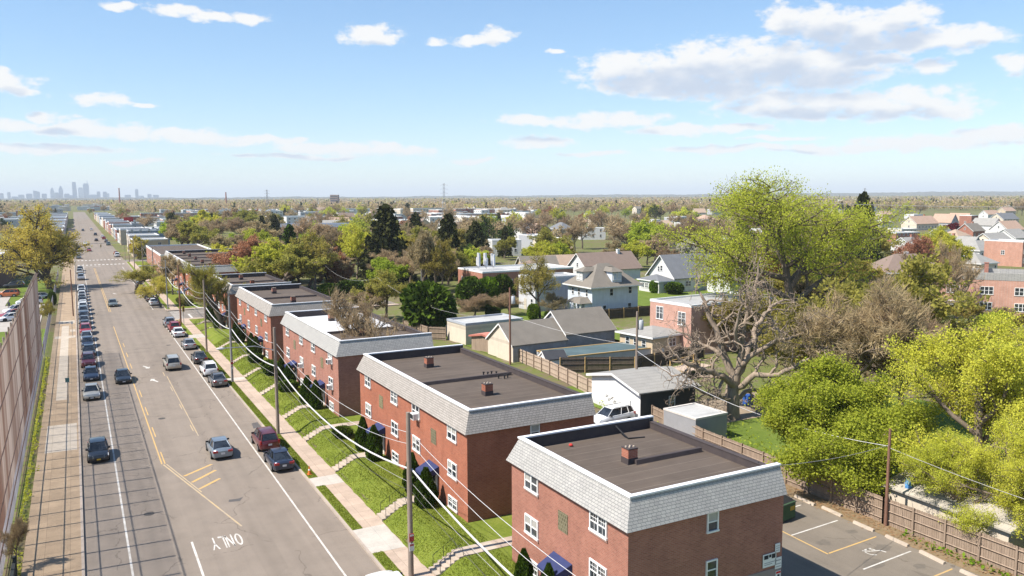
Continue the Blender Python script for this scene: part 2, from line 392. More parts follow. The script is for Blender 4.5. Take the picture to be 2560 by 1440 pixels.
def asphalt(name, c, lanes=True, patch=0.12):
    if name in _mats: return _mats[name]
    mt, N, L, b = base_mat(name, 0.88, 0.25)
    p = _pos(N); fine = _noise(N, L, p, 14, 4, 0.75); mid = _noise(N, L, p, 0.45, 6, 0.65); lng = _noise(N, L, _vec(N, L, p, (1.1, 0.02, 1)), 1.0, 4)
    f = _math(N, L, 'ADD', _math(N, L, 'MULTIPLY', fine, 0.34), _math(N, L, 'ADD', _math(N, L, 'MULTIPLY', mid, 0.36), _math(N, L, 'MULTIPLY', lng, 0.3)))
    col = _ramp(N, L, f, [(0.33, tuple(x*0.72 for x in c)), (0.5, c), (0.66, tuple(min(1, x*1.17) for x in c))])
    # hairline cracks: edges of large warped cells, broken up by noise
    nz = N.new('ShaderNodeTexNoise'); nz.inputs['Scale'].default_value = 0.6; nz.inputs['Detail'].default_value = 5; L.new(p, nz.inputs['Vector'])
    wv = N.new('ShaderNodeVectorMath'); wv.operation = 'MULTIPLY_ADD'; L.new(nz.outputs['Color'], wv.inputs[0]); wv.inputs[1].default_value = (2.2, 2.2, 0); L.new(p, wv.inputs[2])
    vo = N.new('ShaderNodeTexVoronoi'); vo.feature = 'DISTANCE_TO_EDGE'; vo.inputs['Scale'].default_value = 0.16; L.new(_vec(N, L, wv.outputs[0], (1, 0.8, 0)), vo.inputs['Vector'])
    cr = _math(N, L, 'LESS_THAN', vo.outputs['Distance'], 0.006)
    brk = _math(N, L, 'GREATER_THAN', _noise(N, L, p, 0.25, 3), 0.5)
    ck = _math(N, L, 'MULTIPLY', _math(N, L, 'MULTIPLY', cr, brk), 0.5)
    col = _mix(N, L, ck, col, tuple(x*0.42 for x in c))
    # tar patches and utility cuts
    sp = N.new('ShaderNodeTexVoronoi'); sp.inputs['Scale'].default_value = 0.13; L.new(_vec(N, L, p, (1.6, 0.5, 0)), sp.inputs['Vector'])
    sx = N.new('ShaderNodeSeparateXYZ'); L.new(sp.outputs['Color'], sx.inputs[0])
    pt = _math(N, L, 'MULTIPLY', _math(N, L, 'GREATER_THAN', sx.outputs[0], 0.8), patch)
    col = _mix(N, L, pt, col, tuple(x*0.45 for x in c))
    if lanes:       # rubber-darkened wheel tracks in both lanes
        xx = N.new('ShaderNodeSeparateXYZ'); L.new(p, xx.inputs[0]); tr = None
        for cx in (4.2, 10.6):
            d = _math(N, L, 'ABSOLUTE', _math(N, L, 'SUBTRACT', _math(N, L, 'ABSOLUTE', _math(N, L, 'SUBTRACT', xx.outputs[0], cx)), 0.78))
            q = N.new('ShaderNodeMapRange'); L.new(d, q.inputs['Value']); q.inputs['From Min'].default_value = 0.55; q.inputs['From Max'].default_value = 0.1
            tr = q.outputs['Result'] if tr is None else _math(N, L, 'MAXIMUM', tr, q.outputs['Result'])
        col = _mix(N, L, _math(N, L, 'MULTIPLY', _math(N, L, 'MULTIPLY', tr, lng), 0.34), col, tuple(x*0.5 for x in c))
    L.new(col, b.inputs['Base Color']); _bump(N, L, b, fine, 0.25, 0.01)
    _mats[name] = mt; return mt
M_road = asphalt('avenue_asphalt', (0.222, 0.183, 0.148))
M_side = asphalt('side_street_asphalt', (0.21, 0.18, 0.15), False)
M_lot = asphalt('lot_asphalt', (0.185, 0.155, 0.122), False, patch=0.35)

def concrete(name, c, slab=(1.5, 1.5), var=0.16, joint=0.55):
    if name in _mats: return _mats[name]
    mt, N, L, b = base_mat(name, 0.9, 0.2)
    p = _pos(N); t = N.new('ShaderNodeTexBrick'); t.offset = 0; t.inputs['Scale'].default_value = 1; L.new(p, t.inputs['Vector'])
    t.inputs['Color1'].default_value = (*c, 1); t.inputs['Color2'].default_value = (*(x*(1-var) for x in c), 1); t.inputs['Mortar'].default_value = (*(x*joint for x in c), 1)
    t.inputs['Mortar Size'].default_value = 0.012; t.inputs['Brick Width'].default_value = slab[0]; t.inputs['Row Height'].default_value = slab[1]
    n = _noise(N, L, p, 0.8, 5); n2 = _noise(N, L, p, 11, 4)
    f = _math(N, L, 'MULTIPLY_ADD', n, 0.6, _math(N, L, 'MULTIPLY', n2, 0.4))
    L.new(_mix(N, L, 1.0, t.outputs['Color'], _ramp(N, L, f, [(0.32, (0.78,)*3), (0.68, (1.12,)*3)]), 'MULTIPLY'), b.inputs['Base Color'])
    _bump(N, L, b, n2, 0.2, 0.01)
    _mats[name] = mt; return mt
M_walk_l = concrete('brown_pavement', (0.365, 0.268, 0.178), (1.45, 1.5))
M_pale = concrete('pale_pavement', (0.47, 0.40, 0.32), (1.5, 1.5), 0.08)
M_walk_r = concrete('pink_pavement', (0.47, 0.365, 0.285), (1.7, 1.5))
M_kerb = concrete('kerb_stone', (0.42, 0.35, 0.29), (3, 3))
M_conc = concrete('step_concrete', (0.47, 0.39, 0.31), (1.2, 1.2), 0.08, 0.8)
M_apron = concrete('new_concrete', (0.48, 0.44, 0.385), (1.7, 1.9), 0.05, 0.75)
M_grass = grass_mat()
M_grass2 = grass_mat('yard_grass', (0.11, 0.155, 0.026), (0.145, 0.185, 0.034), (0.21, 0.185, 0.09))

def sheet(name, rects, z, mat):
    mb = MB()
    for x0, y0, x1, y1 in rects: mb.quad((x0,y0,z),(x1,y0,z),(x1,y1,z),(x0,y1,z))
    return struct(name, mb, mat)
def long_sheet(name, x0, x1, ys, z, mat):
    mb = MB()
    for a, b in zip(ys, ys[1:]): mb.quad((x0,a,z),(x1,a,z),(x1,b,z),(x0,b,z))
    return struct(name, mb, mat)
long_sheet('road', RX0, RX1, [-20, 100, 300, 600, 1500], 0.0, M_road)
sheet('side_street', [(RX1, 164.5, 140, 177.0)], 0.0, M_side)
sheet('far_cross_street', [(RX1, 322, 200, 334), (-150, 322, RX0, 334)], 0.0, M_side)

def build_pavements():
    mb = MB(); mb.box(-4.1, -20, -0.1, -0.83, 700, 0.12, 0)
    for a, b in ((82.5, 92.5),): mb.box(-3.55, a, 0.12, -0.95, b, 0.126, 1)
    mb.box(-3.0, 104, 0.12, -1.9, 165, 0.126, 1)
    mb.box(-3.6, 92.6, 0.12, -2.2, 104, 0.124, 0)
    mb.box(-3.9, 150.5, 0.12, -0.9, 153, 0.127, 1); mb.box(-1.7, 157.5, 0.12, -0.9, 160, 0.127, 1); mb.box(-3.6, 168, 0.12, -0.95, 172, 0.127, 1)
    struct('pavement_beside_fence', mb, [M_walk_l, M_pale])
    mb = MB(); mb.box(-0.83, -20, -0.1, RX0, 700, 0.15)
    mb.box(RX1, -20, -0.1, RX1+0.17, 164, 0.15); mb.box(RX1, 178, -0.1, RX1+0.17, 322, 0.15); mb.box(RX1+0.17, 164.0, -0.1, 60, 164.2, 0.14); mb.box(RX1+0.17, 177.3, -0.1, 60, 177.5, 0.14)
    struct('kerb', mb, M_kerb)
    mb = MB(); mb.box(16.4, -20, -0.1, 18.0, 162.4, 0.14, 0); mb.box(15.67, 162.4, -0.1, 60, 164.0, 0.135, 0)
    mb.box(16.4, 179.2, -0.1, 18.0, 321, 0.14, 0); mb.box(15.67, 177.5, -0.1, 60, 179.2, 0.135, 0)
    struct('pavement_by_houses', mb, [M_walk_r])
    mb = MB()
    for a, b in ((48.4, 52.6), (62.2, 64.4), (104.6, 106.2), (140, 143.5)):
        mb.box(15.67, a, -0.1, 16.4, b, 0.146)
        mb.box(16.4, a, 0.14, 17.95, b, 0.146)
    struct('driveway_apron', mb, M_apron)
    # grass verge between kerb and pavement
    mb = MB(); last = -20
    for a, b in ((48.4, 52.6), (62.2, 64.4), (104.6, 106.2), (140, 143.5), (162.4, 162.4)):
        mb.box(15.67, last, -0.05, 16.4, a, 0.17); last = b
    mb.box(15.67, 179.2, -0.05, 16.4, 321, 0.17)
    struct('grass_verge', mb, M_grass)
    # front lawns: follow the bank from the pavement up to the houses
    mb = MB(); prof = [(18.0, 0.13), (18.25, 0.2), (18.8, 0.55), (19.4, 0.92), (19.9, 1.04), (22.4, 1.06), (32.5, 1.04)]
    cuts = sorted(STEPS)
    ys = []; last = -20
    for c in cuts: ys.append((last, c-0.62)); last = c+0.62
    ys.append((last, 162.3))
    for a, b in ys:
        k = max(1, int((b-a)/1.0)); rows = [a+(b-a)*i/k for i in range(k+1)]
        o = len(mb.v)
        for yy in rows:
            for x, z in prof:
                e = min(1, abs(yy-a)/0.5, abs(yy-b)/0.5)
                f = 1.0 if yy < 138 else max(0.03, 1-(yy-138)/24)
                w = 0 if x in (18.0, 32.5) else 0.035*math.sin(yy*1.3+x*2.3)+0.015*math.sin(yy*2.9-x)
                mb.v.append((x+(0.08*math.sin(yy*2.3) if x == 18.0 else 0), yy, max(0.145, (z+w*e)*f)))
        n = len(prof)
        for i in range(len(rows)-1):
            for j in range(n-1):
                mb.f.append((o+i*n+j, o+i*n+j+1, o+(i+1)*n+j+1, o+(i+1)*n+j)); mb.m.append(0)
    struct('front_lawn', mb, M_grass)
    mb = MB()
    for a, b, c, d in ((18.0, 179.2, 22.4, 262), (15.67, 179.2, 16.4, 321)): mb.box(a, b, -0.05, c, d, 0.15)
    mb.box(18, 262, -0.05, 21.5, 321, 0.12)
    struct('far_lawn', mb, M_grass)
# steps down to the pavement: between the houses and at each door
STEPS = [44.0, 53.75, 65.4, 75.2, 84.0, 95.6, 106.0, 115.8, 127.8, 147.0, 155.5]
build_pavements()

M_rail = plain('black_iron', (0.02, 0.02, 0.022), (0.012, 0.012, 0.013), rough=0.5)
def build_steps():
    mb = MB()
    for i in range(6): mb.box(18.0+i*0.31, -0.6, -0.1, 18.0+(i+1)*0.31, 0.6, 0.14+(i+1)*0.155)
    mb.box(19.86, -0.6, 0.6, 22.2, 0.6, 1.09)
    t = thing('entrance_steps', '', 'steps', (0, STEPS[0], 0), group='concrete steps climbing from the pavement to the houses')
    mb.build('treads', M_conc, t)
    for s in (-0.55, 0.55):
        r = MB(); r.tube([(18.3, s, 0.25), (18.3, s, 1.05), (19.7, s, 1.85), (19.9, s, 1.0)], 0.022, 6)
        r.tube([(19.0, s, 0.6), (19.0, s, 1.45)], 0.018, 6)
        r.build('handrail', M_rail, t)
    items = [t]
    for y in STEPS[1:]:
        c = copy_tree(t); c.location.y = y
        if y > 140: c.location.z = -0.5
        items.append(c)
    names = ['steps opening onto the path between the two nearest apartment houses',
      'steps below the near blue awning of the dark roofed house with two chimneys', 'steps below the far blue awning of the dark roofed house with two chimneys',
      'steps to the path between the bare many-stemmed tree and the dark roofed house', 'steps below the near awning of the house with half white roof',
      'steps below the far awning of the house with half white roof', 'steps to the path beyond the half white roofed house',
      'steps below the near door of the fourth brick house from the camera', 'steps below the far door of the fourth brick house from the camera',
      'steps before the brick house by the side street, nearer pair', 'steps before the brick house by the side street, farther pair']
    for o, n in zip(items, names): o['label'] = 'concrete '+n
build_steps()
# path running back between the two nearest houses, and one behind the bare tree
sheet('garden_path', [(22.2, 43.4, 33, 44.6), (22.2, 74.6, 33, 75.8), (22.2, 105.4, 33, 106.6)], 1.085, M_walk_r)
sheet('parking_lot', [(32.6, 5, 46.2, 108)], 0.80, M_lot)
sheet('yard_lawn', [(47.4, 62, 58, 79), (50.5, 99, 80, 134), (57, 40, 80, 62), (67.5, 96, 73, 121), (100, 125, 140, 175), (47.6, 40, 57, 61)], 0.792, M_grass2)
sheet('dirt_path', [(53.5, 58.5, 68, 66.5)], 0.797, plain('packed_dirt', (0.30, 0.23, 0.16), (0.20, 0.16, 0.11), 0.8))
sheet('concrete_yard', [(67.6, 86, 80, 96)], 0.796, M_pale)
sheet('left_lawn', [(-60, 60, -5.4, 164), (-14, 205, -5.2, 262)], 0.01, M_grass2)
sheet('school_car_park', [(-60, 164, -6.6, 203), (-60, 203, -14.1, 236)], 0.02, concrete('car_park_concrete', (0.40, 0.36, 0.32), (5, 5), 0.06, 0.85))

# litter of dead leaves along the back fence
def leaf_litter():
    r = np.random.default_rng(5); n = 2600
    x = 46.6+r.normal(0, 0.55, n).clip(-1.4, 0.8); y = r.uniform(12, 62, n); s = r.uniform(0.03, 0.09, n); a = r.uniform(0, 6.28, n)
    z = np.full(n, 0.812)+r.uniform(0, 0.02, n)
    v = np.stack([np.stack([x+s*np.cos(a+k*1.57), y+s*np.sin(a+k*1.57), z+(0.02 if k == 0 else 0)], 1) for k in range(4)], 1).reshape(-1, 3)
    o = link('leaf_litter', np_mesh('leaf_litter', v, np.arange(n*4).reshape(-1, 4), plain('dead_leaf', (0.30, 0.17, 0.08), (0.17, 0.10, 0.05), 6)))
    tag(o, 'brown dead leaves scattered along the foot of the wooden back fence', 'leaves', kind='stuff')
    sheet('fence_verge', [(45.5, 5, 48.0, 62)], 0.804, plain('leafy_soil', (0.27, 0.18, 0.11), (0.15, 0.12, 0.06), 2.5))
leaf_litter()

# ------------------------------------------------------------------ painted markings
M_white = plain('road_paint_white', (0.68, 0.65, 0.60), (0.34, 0.31, 0.27), 1.2, fine=9)
M_yellow = plain('road_paint_yellow', (0.60, 0.36, 0.085), (0.40, 0.29, 0.17), 1.0, fine=7)
M_fade = plain('worn_paint_yellow', (0.50, 0.35, 0.16), (0.33, 0.285, 0.235), 0.9, fine=6)
def build_markings():
    z = 0.006; mb = MB()
    def ln(x0, y0, x1, y1, w, zz=z, m=0):
        d = Vector((x1-x0, y1-y0, 0)).normalized(); n = Vector((-d.y, d.x, 0))*w/2
        a = Vector((x0, y0, zz)); b = Vector((x1, y1, zz)); mb.quad(a+n, a-n, b-n, b+n, m)
    ln(1.93, -20, 1.93, 150, 0.13); ln(1.9, 158, 1.9, 320, 0.12)
    ln(13.35, -20, 13.35, 158, 0.13); ln(13.3, 181, 13.3, 300, 0.12)
    ln(5.72, 30, 5.72, 56.3, 0.14)
    for y0 in (312, 336):                                  # zebra bars of the far crossing
        for i in range(12): mb.quad(*[(0.2+i*1.25+a, y0+b, z) for a, b in ((0, 0), (0.65, 0), (0.65, 3), (0, 3))])
    ln(0, 306, 7, 306, 0.5)
    for i in range(9): ln(15.9, 165.6+i*1.25, 17.6, 165.6+i*1.25, 0.35)     # side street crossing
    ln(18.9, 165, 18.9, 171, 0.4); ln(16.0, 171.3, 40, 171.3, 0.12)
    struct('white_road_marking', mb, M_white)
    mb = MB()
    def yl(x0, y0, x1, y1, w, m=0):
        d = Vector((x1-x0, y1-y0, 0)).normalized(); n = Vector((-d.y, d.x, 0))*w/2
        a = Vector((x0, y0, z)); b = Vector((x1, y1, z)); mb.quad(a+n, a-n, b-n, b+n, m)
    yl(5.5, 74.6, 5.15, 161, 0.11); 
    for i in range(8): yl(5.75, 74.6+i*9.0, 5.72, 78.4+i*9.0, 0.10)
    yl(5.2, 182, 4.8, 300, 0.11); yl(5.5, 182, 5.1, 300, 0.10)
    yl(9.42, 82, 9.42, 112, 0.09, 1)
    for i in range(4): yl(9.2, 84+i*9.5, 9.2, 86.5+i*9.5, 0.09, 1)
    yl(6.83, 70.4, 9.3, 72.5, 0.26); yl(7.2, 68.5, 9.35, 70.7, 0.26); yl(7.5, 66.6, 9.35, 68.4, 0.26)
    yl(5.6, 74.4, 9.15, 57.4, 0.12, 1); yl(5.85, 74.4, 7.6, 65.8, 0.1, 1)
    struct('yellow_road_marking', mb, [M_yellow, M_fade])
    # the word ONLY for drivers coming towards the camera; letters drawn in a 1 x 2.3 cell, origin at the top left as they read it
    mb = MB(); zz = 0.008
    def P(x, y): return (8.85-x*0.55, 54.2+y, zz)         # reader faces -Y, so +x of the word runs to -X and its foot lies at the greater Y
    def stroke(a, b, w=0.09):
        A = Vector(P(*a)); B = Vector(P(*b)); d = (B-A).normalized(); n = Vector((-d.y, d.x, 0))*w/2; mb.quad(A+n, A-n, B-n, B+n)
    H = 2.1
    ring = [(0.5+0.42*math.cos(t), H/2+(H/2-0.02)*math.sin(t)) for t in [2*math.pi*i/18 for i in range(18)]]
    inn = [(0.5+0.22*math.cos(t), H/2+(H/2-0.26)*math.sin(t)) for t in [2*math.pi*i/18 for i in range(18)]]
    for i in range(18):
        j = (i+1) % 18; mb.quad(P(*ring[i]), P(*inn[i]), P(*inn[j]), P(*ring[j]))
    stroke((1.2, 0), (1.2, H)); stroke((1.86, 0), (1.86, H)); stroke((1.2, 0.05), (1.86, H-0.05), 0.10)
    stroke((2.15, 0), (2.15, H)); mb.quad(P(2.15, H), P(2.72, H), P(2.72, H-0.26), P(2.15, H-0.26))
    stroke((2.95, 0), (3.3, 1.0)); stroke((3.65, 0), (3.3, 1.0)); stroke((3.3, 0.95), (3.3, H))
    struct('only_road_lettering', mb, M_white)
    mb = MB()
    def arrow(cx, cy, flip):
        s = -1 if flip else 1
        pts = [(0.55,-0.55),(0.35,-0.75),(-0.25,0.25),(-0.6,0.1),(-0.35,1.0),(0.25,0.85),(0.05,0.55)]
        pp = [(cx+s*x*0.8, cy+s*y*1.3, zz) for x, y in pts]; mb.poly(pp)
    arrow(7.55, 119.8, True); arrow(7.75, 110.0, False); arrow(7.6, 216, False)
    struct('turn_arrow_marking', mb, M_white)
    mb = MB()
    def ll(x0, y0, x1, y1, w, m):
        d = Vector((x1-x0, y1-y0, 0)).normalized(); n = Vector((-d.y, d.x, 0))*w/2
        a = Vector((x0, y0, 0.807)); b = Vector((x1, y1, 0.807)); mb.quad(a+n, a-n, b-n, b+n, m)
    for y, c in ((39.6, 0), (36.4, 0), (33.35, 1), (30.85, 0), (28.1, 1), (25.3, 0), (22.5, 0), (42.5, 0), (45.3, 0)): ll(40.2, y, 44.9, y+0.25, 0.11, c)
    ll(40.2, 37.2, 40.05, 33.3, 0.11, 1); ll(37.5, 41, 40.2, 37.2, 0.1, 1); ll(33.5, 46, 37.5, 41, 0.1, 0)
    for i in range(12):
        a0, a1 = (0.2+i*0.36, 0.2+(i+1)*0.36)
        ll(42.7+0.42*math.cos(a0), 32.2+0.42*math.sin(a0), 42.7+0.42*math.cos(a1), 32.2+0.42*math.sin(a1), 0.1, 0)
    ll(42.75, 32.3, 43.35, 32.1, 0.1, 0); ll(43.35, 32.1, 43.45, 31.75, 0.1, 0); ll(42.7, 32.3, 42.3, 32.6, 0.1, 0); ll(42.75, 32.6, 43.1, 32.6, 0.09, 0)
    struct('parking_bay_marking', mb, [M_white, M_yellow])
    # oil stains left by parked cars
    mb = MB(); r = random.Random(3)
    for cx, cy_, s in ((43.9, 32.3, 0.7), (41.4, 31.0, 0.9), (41.2, 34.6, 0.6), (44.2, 34.9, 0.5), (43.5, 29.5, 0.5)):
        mb.poly([(cx+s*(0.6+0.5*r.random())*math.cos(i*0.52), cy_+s*0.7*(0.6+0.5*r.random())*math.sin(i*0.52), 0.806) for i in range(12)])
    struct('oil_stain_marking', mb, plain('oil_stain', (0.115, 0.098, 0.08), (0.17, 0.145, 0.115), 2.5))
    mb = MB()                                             # dark tar repair near the ONLY word
    mb.poly([(9.1,62.6,0.005),(9.9,62.4,0.005),(10.3,63.2,0.005),(9.9,63.0,0.005),(9.2,63.1,0.005)]); mb.poly([(14.6,82,0.005),(15.4,82,0.005),(15.4,84.2,0.005),(14.8,84,0.005)])
    struct('tar_patch_marking', mb, plain('tar', (0.11, 0.10, 0.095)))
build_markings()

# ------------------------------------------------------------------ tall chain-link fence, low fence, back fences
M_galv = plain('galvanised_steel', (0.33, 0.33, 0.35), (0.22, 0.22, 0.23), 2, 0.5, metal=0.4)
M_rustwire = plain('rusty_wire', (0.70, 0.56, 0.46), (0.25, 0.135, 0.09), 0.13, 0.8, fine=0.34, stretch=(1, 1.5, 0.06), band=(0.42, 0.60))
M_greywire = plain('grey_wire', (0.75, 0.72, 0.74), (0.42, 0.36, 0.36), 0.15, 0.7, fine=3, stretch=(1, 1.5, 0.2))
M_rustpost = plain('rusty_post', (0.16, 0.09, 0.065), (0.07, 0.045, 0.035), 2)
FX = -5.2
def wires(y0, y1, z0, z1, sp, r, x):
    v = []; h = z1-z0
    for sgn in (1, -1):
        for s in np.arange(y0-h, y1+h, sp):
            a = s; ta = max(0.0, (y0-a)/1.0 if sgn > 0 else (a-y1)); tb = min(h, (y1-a) if sgn > 0 else (a-y0))
            if tb-ta < 0.02: continue
            A = Vector((x+0.004*sgn, a+sgn*ta, z0+ta)); B = Vector((x+0.004*sgn, a+sgn*tb, z0+tb))
            n = Vector((0, -sgn*0.7071, 0.7071)); e = Vector((1, 0, 0))
            for P in (A, B):
                for k in range(3):
                    q = 2.0944*k; v.append(P+(n*math.cos(q)+e*math.sin(q))*r)
    n = len(v)//6; o = (np.arange(n)*6)[:, None]
    q = np.concatenate([o+np.array([[0,1,4,3]]), o+np.array([[1,2,5,4]]), o+np.array([[2,0,3,5]])])
    return np.array([tuple(p) for p in v]), q
def build_tall_fence():
    y0, y1, top = 30.0, 133.5, 12.4
    t = thing('chain_link_fence', 'very tall rusty chain-link fence screening the sports ground beside the brown pavement', 'fence', (0, 0, 0))
    pm = MB(); pm.tube([(0,0,-0.1),(0,0,top+0.1)], 0.075, 8); pme = pm.mesh('fence_post', plain('grey_rusty_post', (0.40, 0.33, 0.29), (0.23, 0.15, 0.115), 0.9, 0.6, fine=5), 40)
    k = int((y1-y0)/2.76)
    for i in range(k+1): link('post', pme, t, (FX-0.05, y0+(y1-y0)*i/k, 0))
    for z, r in ((0.08, 0.03), (2.05, 0.04), (4.1, 0.035), (6.6, 0.038), (9.4, 0.038), (top, 0.045)):
        mb = MB(); mb.tube([(FX+0.27, y0, z), (FX+0.27, y1, z)], r, 6); mb.build('rail', M_rustpost, t)
    for nm, a, b, mt, sp, r in (('rusty_mesh', 2.05, top, M_rustwire, 0.095, 0.0045), ('grey_mesh', 0.08, 2.05, M_greywire, 0.085, 0.0046)):
        v, q = wires(y0, y1, a, b, sp, r, FX+0.09)
        link(nm, np_mesh(nm, v, q, mt), t)
    t2 = thing('low_fence', 'low galvanised chain-link fence continuing the tall fence up to the big yellow tree', 'fence', (0, 0, 0))
    for i in range(36):
        mb = MB(); y = 134.5+i*4.0; mb.tube([(FX+0.2, y, 0), (FX+0.2, y, 2.2)], 0.035, 6); mb.build('post', M_galv, t2)
    mb = MB(); mb.tube([(FX+0.2, 133.6, 2.15), (FX+0.2, 274.5, 2.15)], 0.03, 6); mb.build('rail', M_galv, t2)
    v, q = wires(133.6, 274.5, 0.05, 2.15, 0.12, 0.006, FX+0.22); link('grey_mesh', np_mesh('low_mesh', v, q, M_greywire), t2)
    mb = MB(); mb.box(-4.55, 46.5, 0, -4.35, 56.3, 0.9); mb.box(-4.5, 56.1, 0, -4.3, 56.35, 1.25)
    tag(mb.build('low_steel_barrier', plain('dark_steel', (0.035, 0.04, 0.04))), 'low dark steel barrier at the foot of the tall fence nearest the camera', 'barrier')
build_tall_fence()

M_wood = plain('weathered_wood', (0.36, 0.27, 0.20), (0.20, 0.145, 0.105), 1.1, 0.9, fine=7, stretch=(4, 4, 0.6))
M_woodpale = plain('pale_wood', (0.52, 0.41, 0.32), (0.36, 0.27, 0.2), 1.1, 0.9, fine=7, stretch=(4, 4, 0.6))
M_wooddark = plain('dark_wood', (0.115, 0.085, 0.065), (0.06, 0.047, 0.038), 1.1, 0.9, fine=7, stretch=(4, 4, 0.6))
M_newpost = plain('new_post_wood', (0.50, 0.34, 0.15), (0.40, 0.26, 0.11), 2)
def plank_fence(name, label, pts, h, m, mpost, mrail=None, step=2.4, z0=0.8, gap=0.012, railside=-1):
    t = thing(name, label, 'fence', (pts[0][0], pts[0][1], z0)); o = Vector((pts[0][0], pts[0][1], 0))
    bd = MB(); r = random.Random(len(pts)*7+int(h*100))
    L_ = 0
    for (ax, ay), (bx, by) in zip(pts, pts[1:]):
        A = Vector((ax, ay, 0))-o; B = Vector((bx, by, 0))-o; d = (B-A); ln = d.length; d.normalize(); nrm = Vector((-d.y, d.x, 0))*railside
        n = max(1, int(ln/0.15))
        for i in range(n):
            p = A+d*(ln*i/n); q = A+d*(ln*(i+1)/n-gap); hh = h+r.uniform(-0.025, 0.03); w = Vector((0, 0, 1))
            th = -nrm*0.02
            bd.add([p, q, q+th, p+th, p+w*hh, q+w*hh, q+th+w*hh, p+th+w*hh], [(3,2,1,0),(4,5,6,7),(0,1,5,4),(1,2,6,5),(2,3,7,6),(3,0,4,7)] )
        k = max(1, round(ln/step))
        for i in range(k+1):
            p = A+d*(ln*i/k)+nrm*0.07; mb = MB(); mb.box(-0.06, -0.06, -0.05, 0.06, 0.06, h+0.06)
            mb.build('post', mpost, t, p)
        for zz in (0.35, h*0.55, h-0.2):
            mb = MB(); mb.tube([A+nrm*0.045+Vector((0,0,zz)), B+nrm*0.045+Vector((0,0,zz))], 0.045, 4); mb.build('rail', mrail or mpost, t)
    bd.build('planks', m, t)
    return t
plank_fence('wooden_fence', 'long weathered plank fence with posts along the back of the parking lot', [(48.7, 61.8), (47.6, 53.3), (47.3, 43.5), (47.2, 34.8), (47.3, 26.0), (47.6, 12.0)], 1.8, M_wood, M_wood)
plank_fence('wooden_fence', 'pale plank fence running from the cream garage to the white shed', [(51.8, 94.5), (51.2, 85.5), (49.6, 72.4)], 1.75, M_woodpale, M_wood)
plank_fence('wooden_fence', 'dark screened fence on yellow posts below the long blue-green roof', [(53.0, 86.0), (61.5, 81.8), (68.5, 83.0), (75.0, 84.3)], 1.9, M_wooddark, M_newpost, M_wooddark, railside=-1, step=3.0)
plank_fence('wooden_fence', 'dark wooden fence behind the pale blue house', [(80.7, 119.6), (93.5, 119.2)], 1.9, M_wooddark, M_newpost, M_wooddark, railside=-1, step=3)
plank_fence('wooden_fence', 'grey-brown fence beside the small blue shed', [(47.2, 126.0), (47.6, 116.5), (49.8, 114.6)], 2.0, M_wood, M_wood)
# ------------------------------------------------------------------ windows
M_frame = plain('white_window_frame', (0.78, 0.77, 0.75), (0.66, 0.65, 0.63), 2, 0.5)
M_glass = glass()
M_glass2 = glass('window_glass_bluish', (0.07, 0.09, 0.12), 0.06)
M_blind = plain('window_blind', (0.42, 0.40, 0.36), (0.30, 0.29, 0.27), 3, 0.5, spec=0.5)
_win = {}
def window_meshes(w, h, style):
    k = (round(w, 2), round(h, 2), style)
    if k in _win: return _win[k]
    fr = MB(); pn = MB(); t = 0.09 if w > 0.8 else 0.07
    x0, x1, z0, z1 = -w/2, w/2, -h/2, h/2
    fr.box(x0, -0.05, z1-t, x1, 0.03, z1); fr.box(x0-0.03, -0.08, z0-0.02, x1+0.03, 0.03, z0+t)
    fr.box(x0, -0.05, z0+t, x0+t, 0.03, z1-t); fr.box(x1-t, -0.05, z0+t, x1, 0.03, z1-t)
    cells = 2 if style.startswith('double') else (3 if style.startswith('triple') else 1)
    cw = (w-2*t)/cells
    for i in range(cells):
        a = x0+t+i*cw; b = a+cw
        if i: fr.box(a-0.05, -0.048, z0+t, a+0.05, 0.03, z1-t); a += 0.05
        if i < cells-1: b -= 0.05
        mid = (z0+z1)/2
        fr.box(a, -0.03, mid-0.03, b, 0.02, mid+0.03)
        up = 1 if ('blind' in style or ('half' in style and i == 0)) else 0
        pn.quad((a, 0.0, mid+0.03), (b, 0.0, mid+0.03), (b, 0.0, z1-t), (a, 0.0, z1-t), up)
        pn.quad((a, 0.008, z0+t), (b, 0.008, z0+t), (b, 0.008, mid-0.03), (a, 0.008, mid-0.03), 1 if 'full' in style else 0)
        if 'grid' in style:
            for f in (1/3, 2/3): fr.box(a+(b-a)*f-0.012, -0.012, mid+0.03, a+(b-a)*f+0.012, 0.003, z1-t)
            zz = (mid+z1-t)/2; fr.box(a, -0.011, zz-0.012, b, 0.0025, zz+0.012)
            f = 0.5; fr.box(a+(b-a)*f-0.012, -0.011, z0+t, a+(b-a)*f+0.012, 0.004, mid-0.03)
    _win[k] = (fr.mesh('window', M_frame), pn.mesh('pane', [M_glass, M_blind])); return _win[k]
def add_window(root, x, y, z, rot, w, h, style='single', label=None):
    f, p = window_meshes(w, h, style)
    o = link('window', f, root, (x, y, z), rot); link('pane', p, o)
    if label: o['label'] = label
    return o
ROT = {'S': 0.0, 'W': -math.pi/2, 'N': math.pi, 'E': math.pi/2}

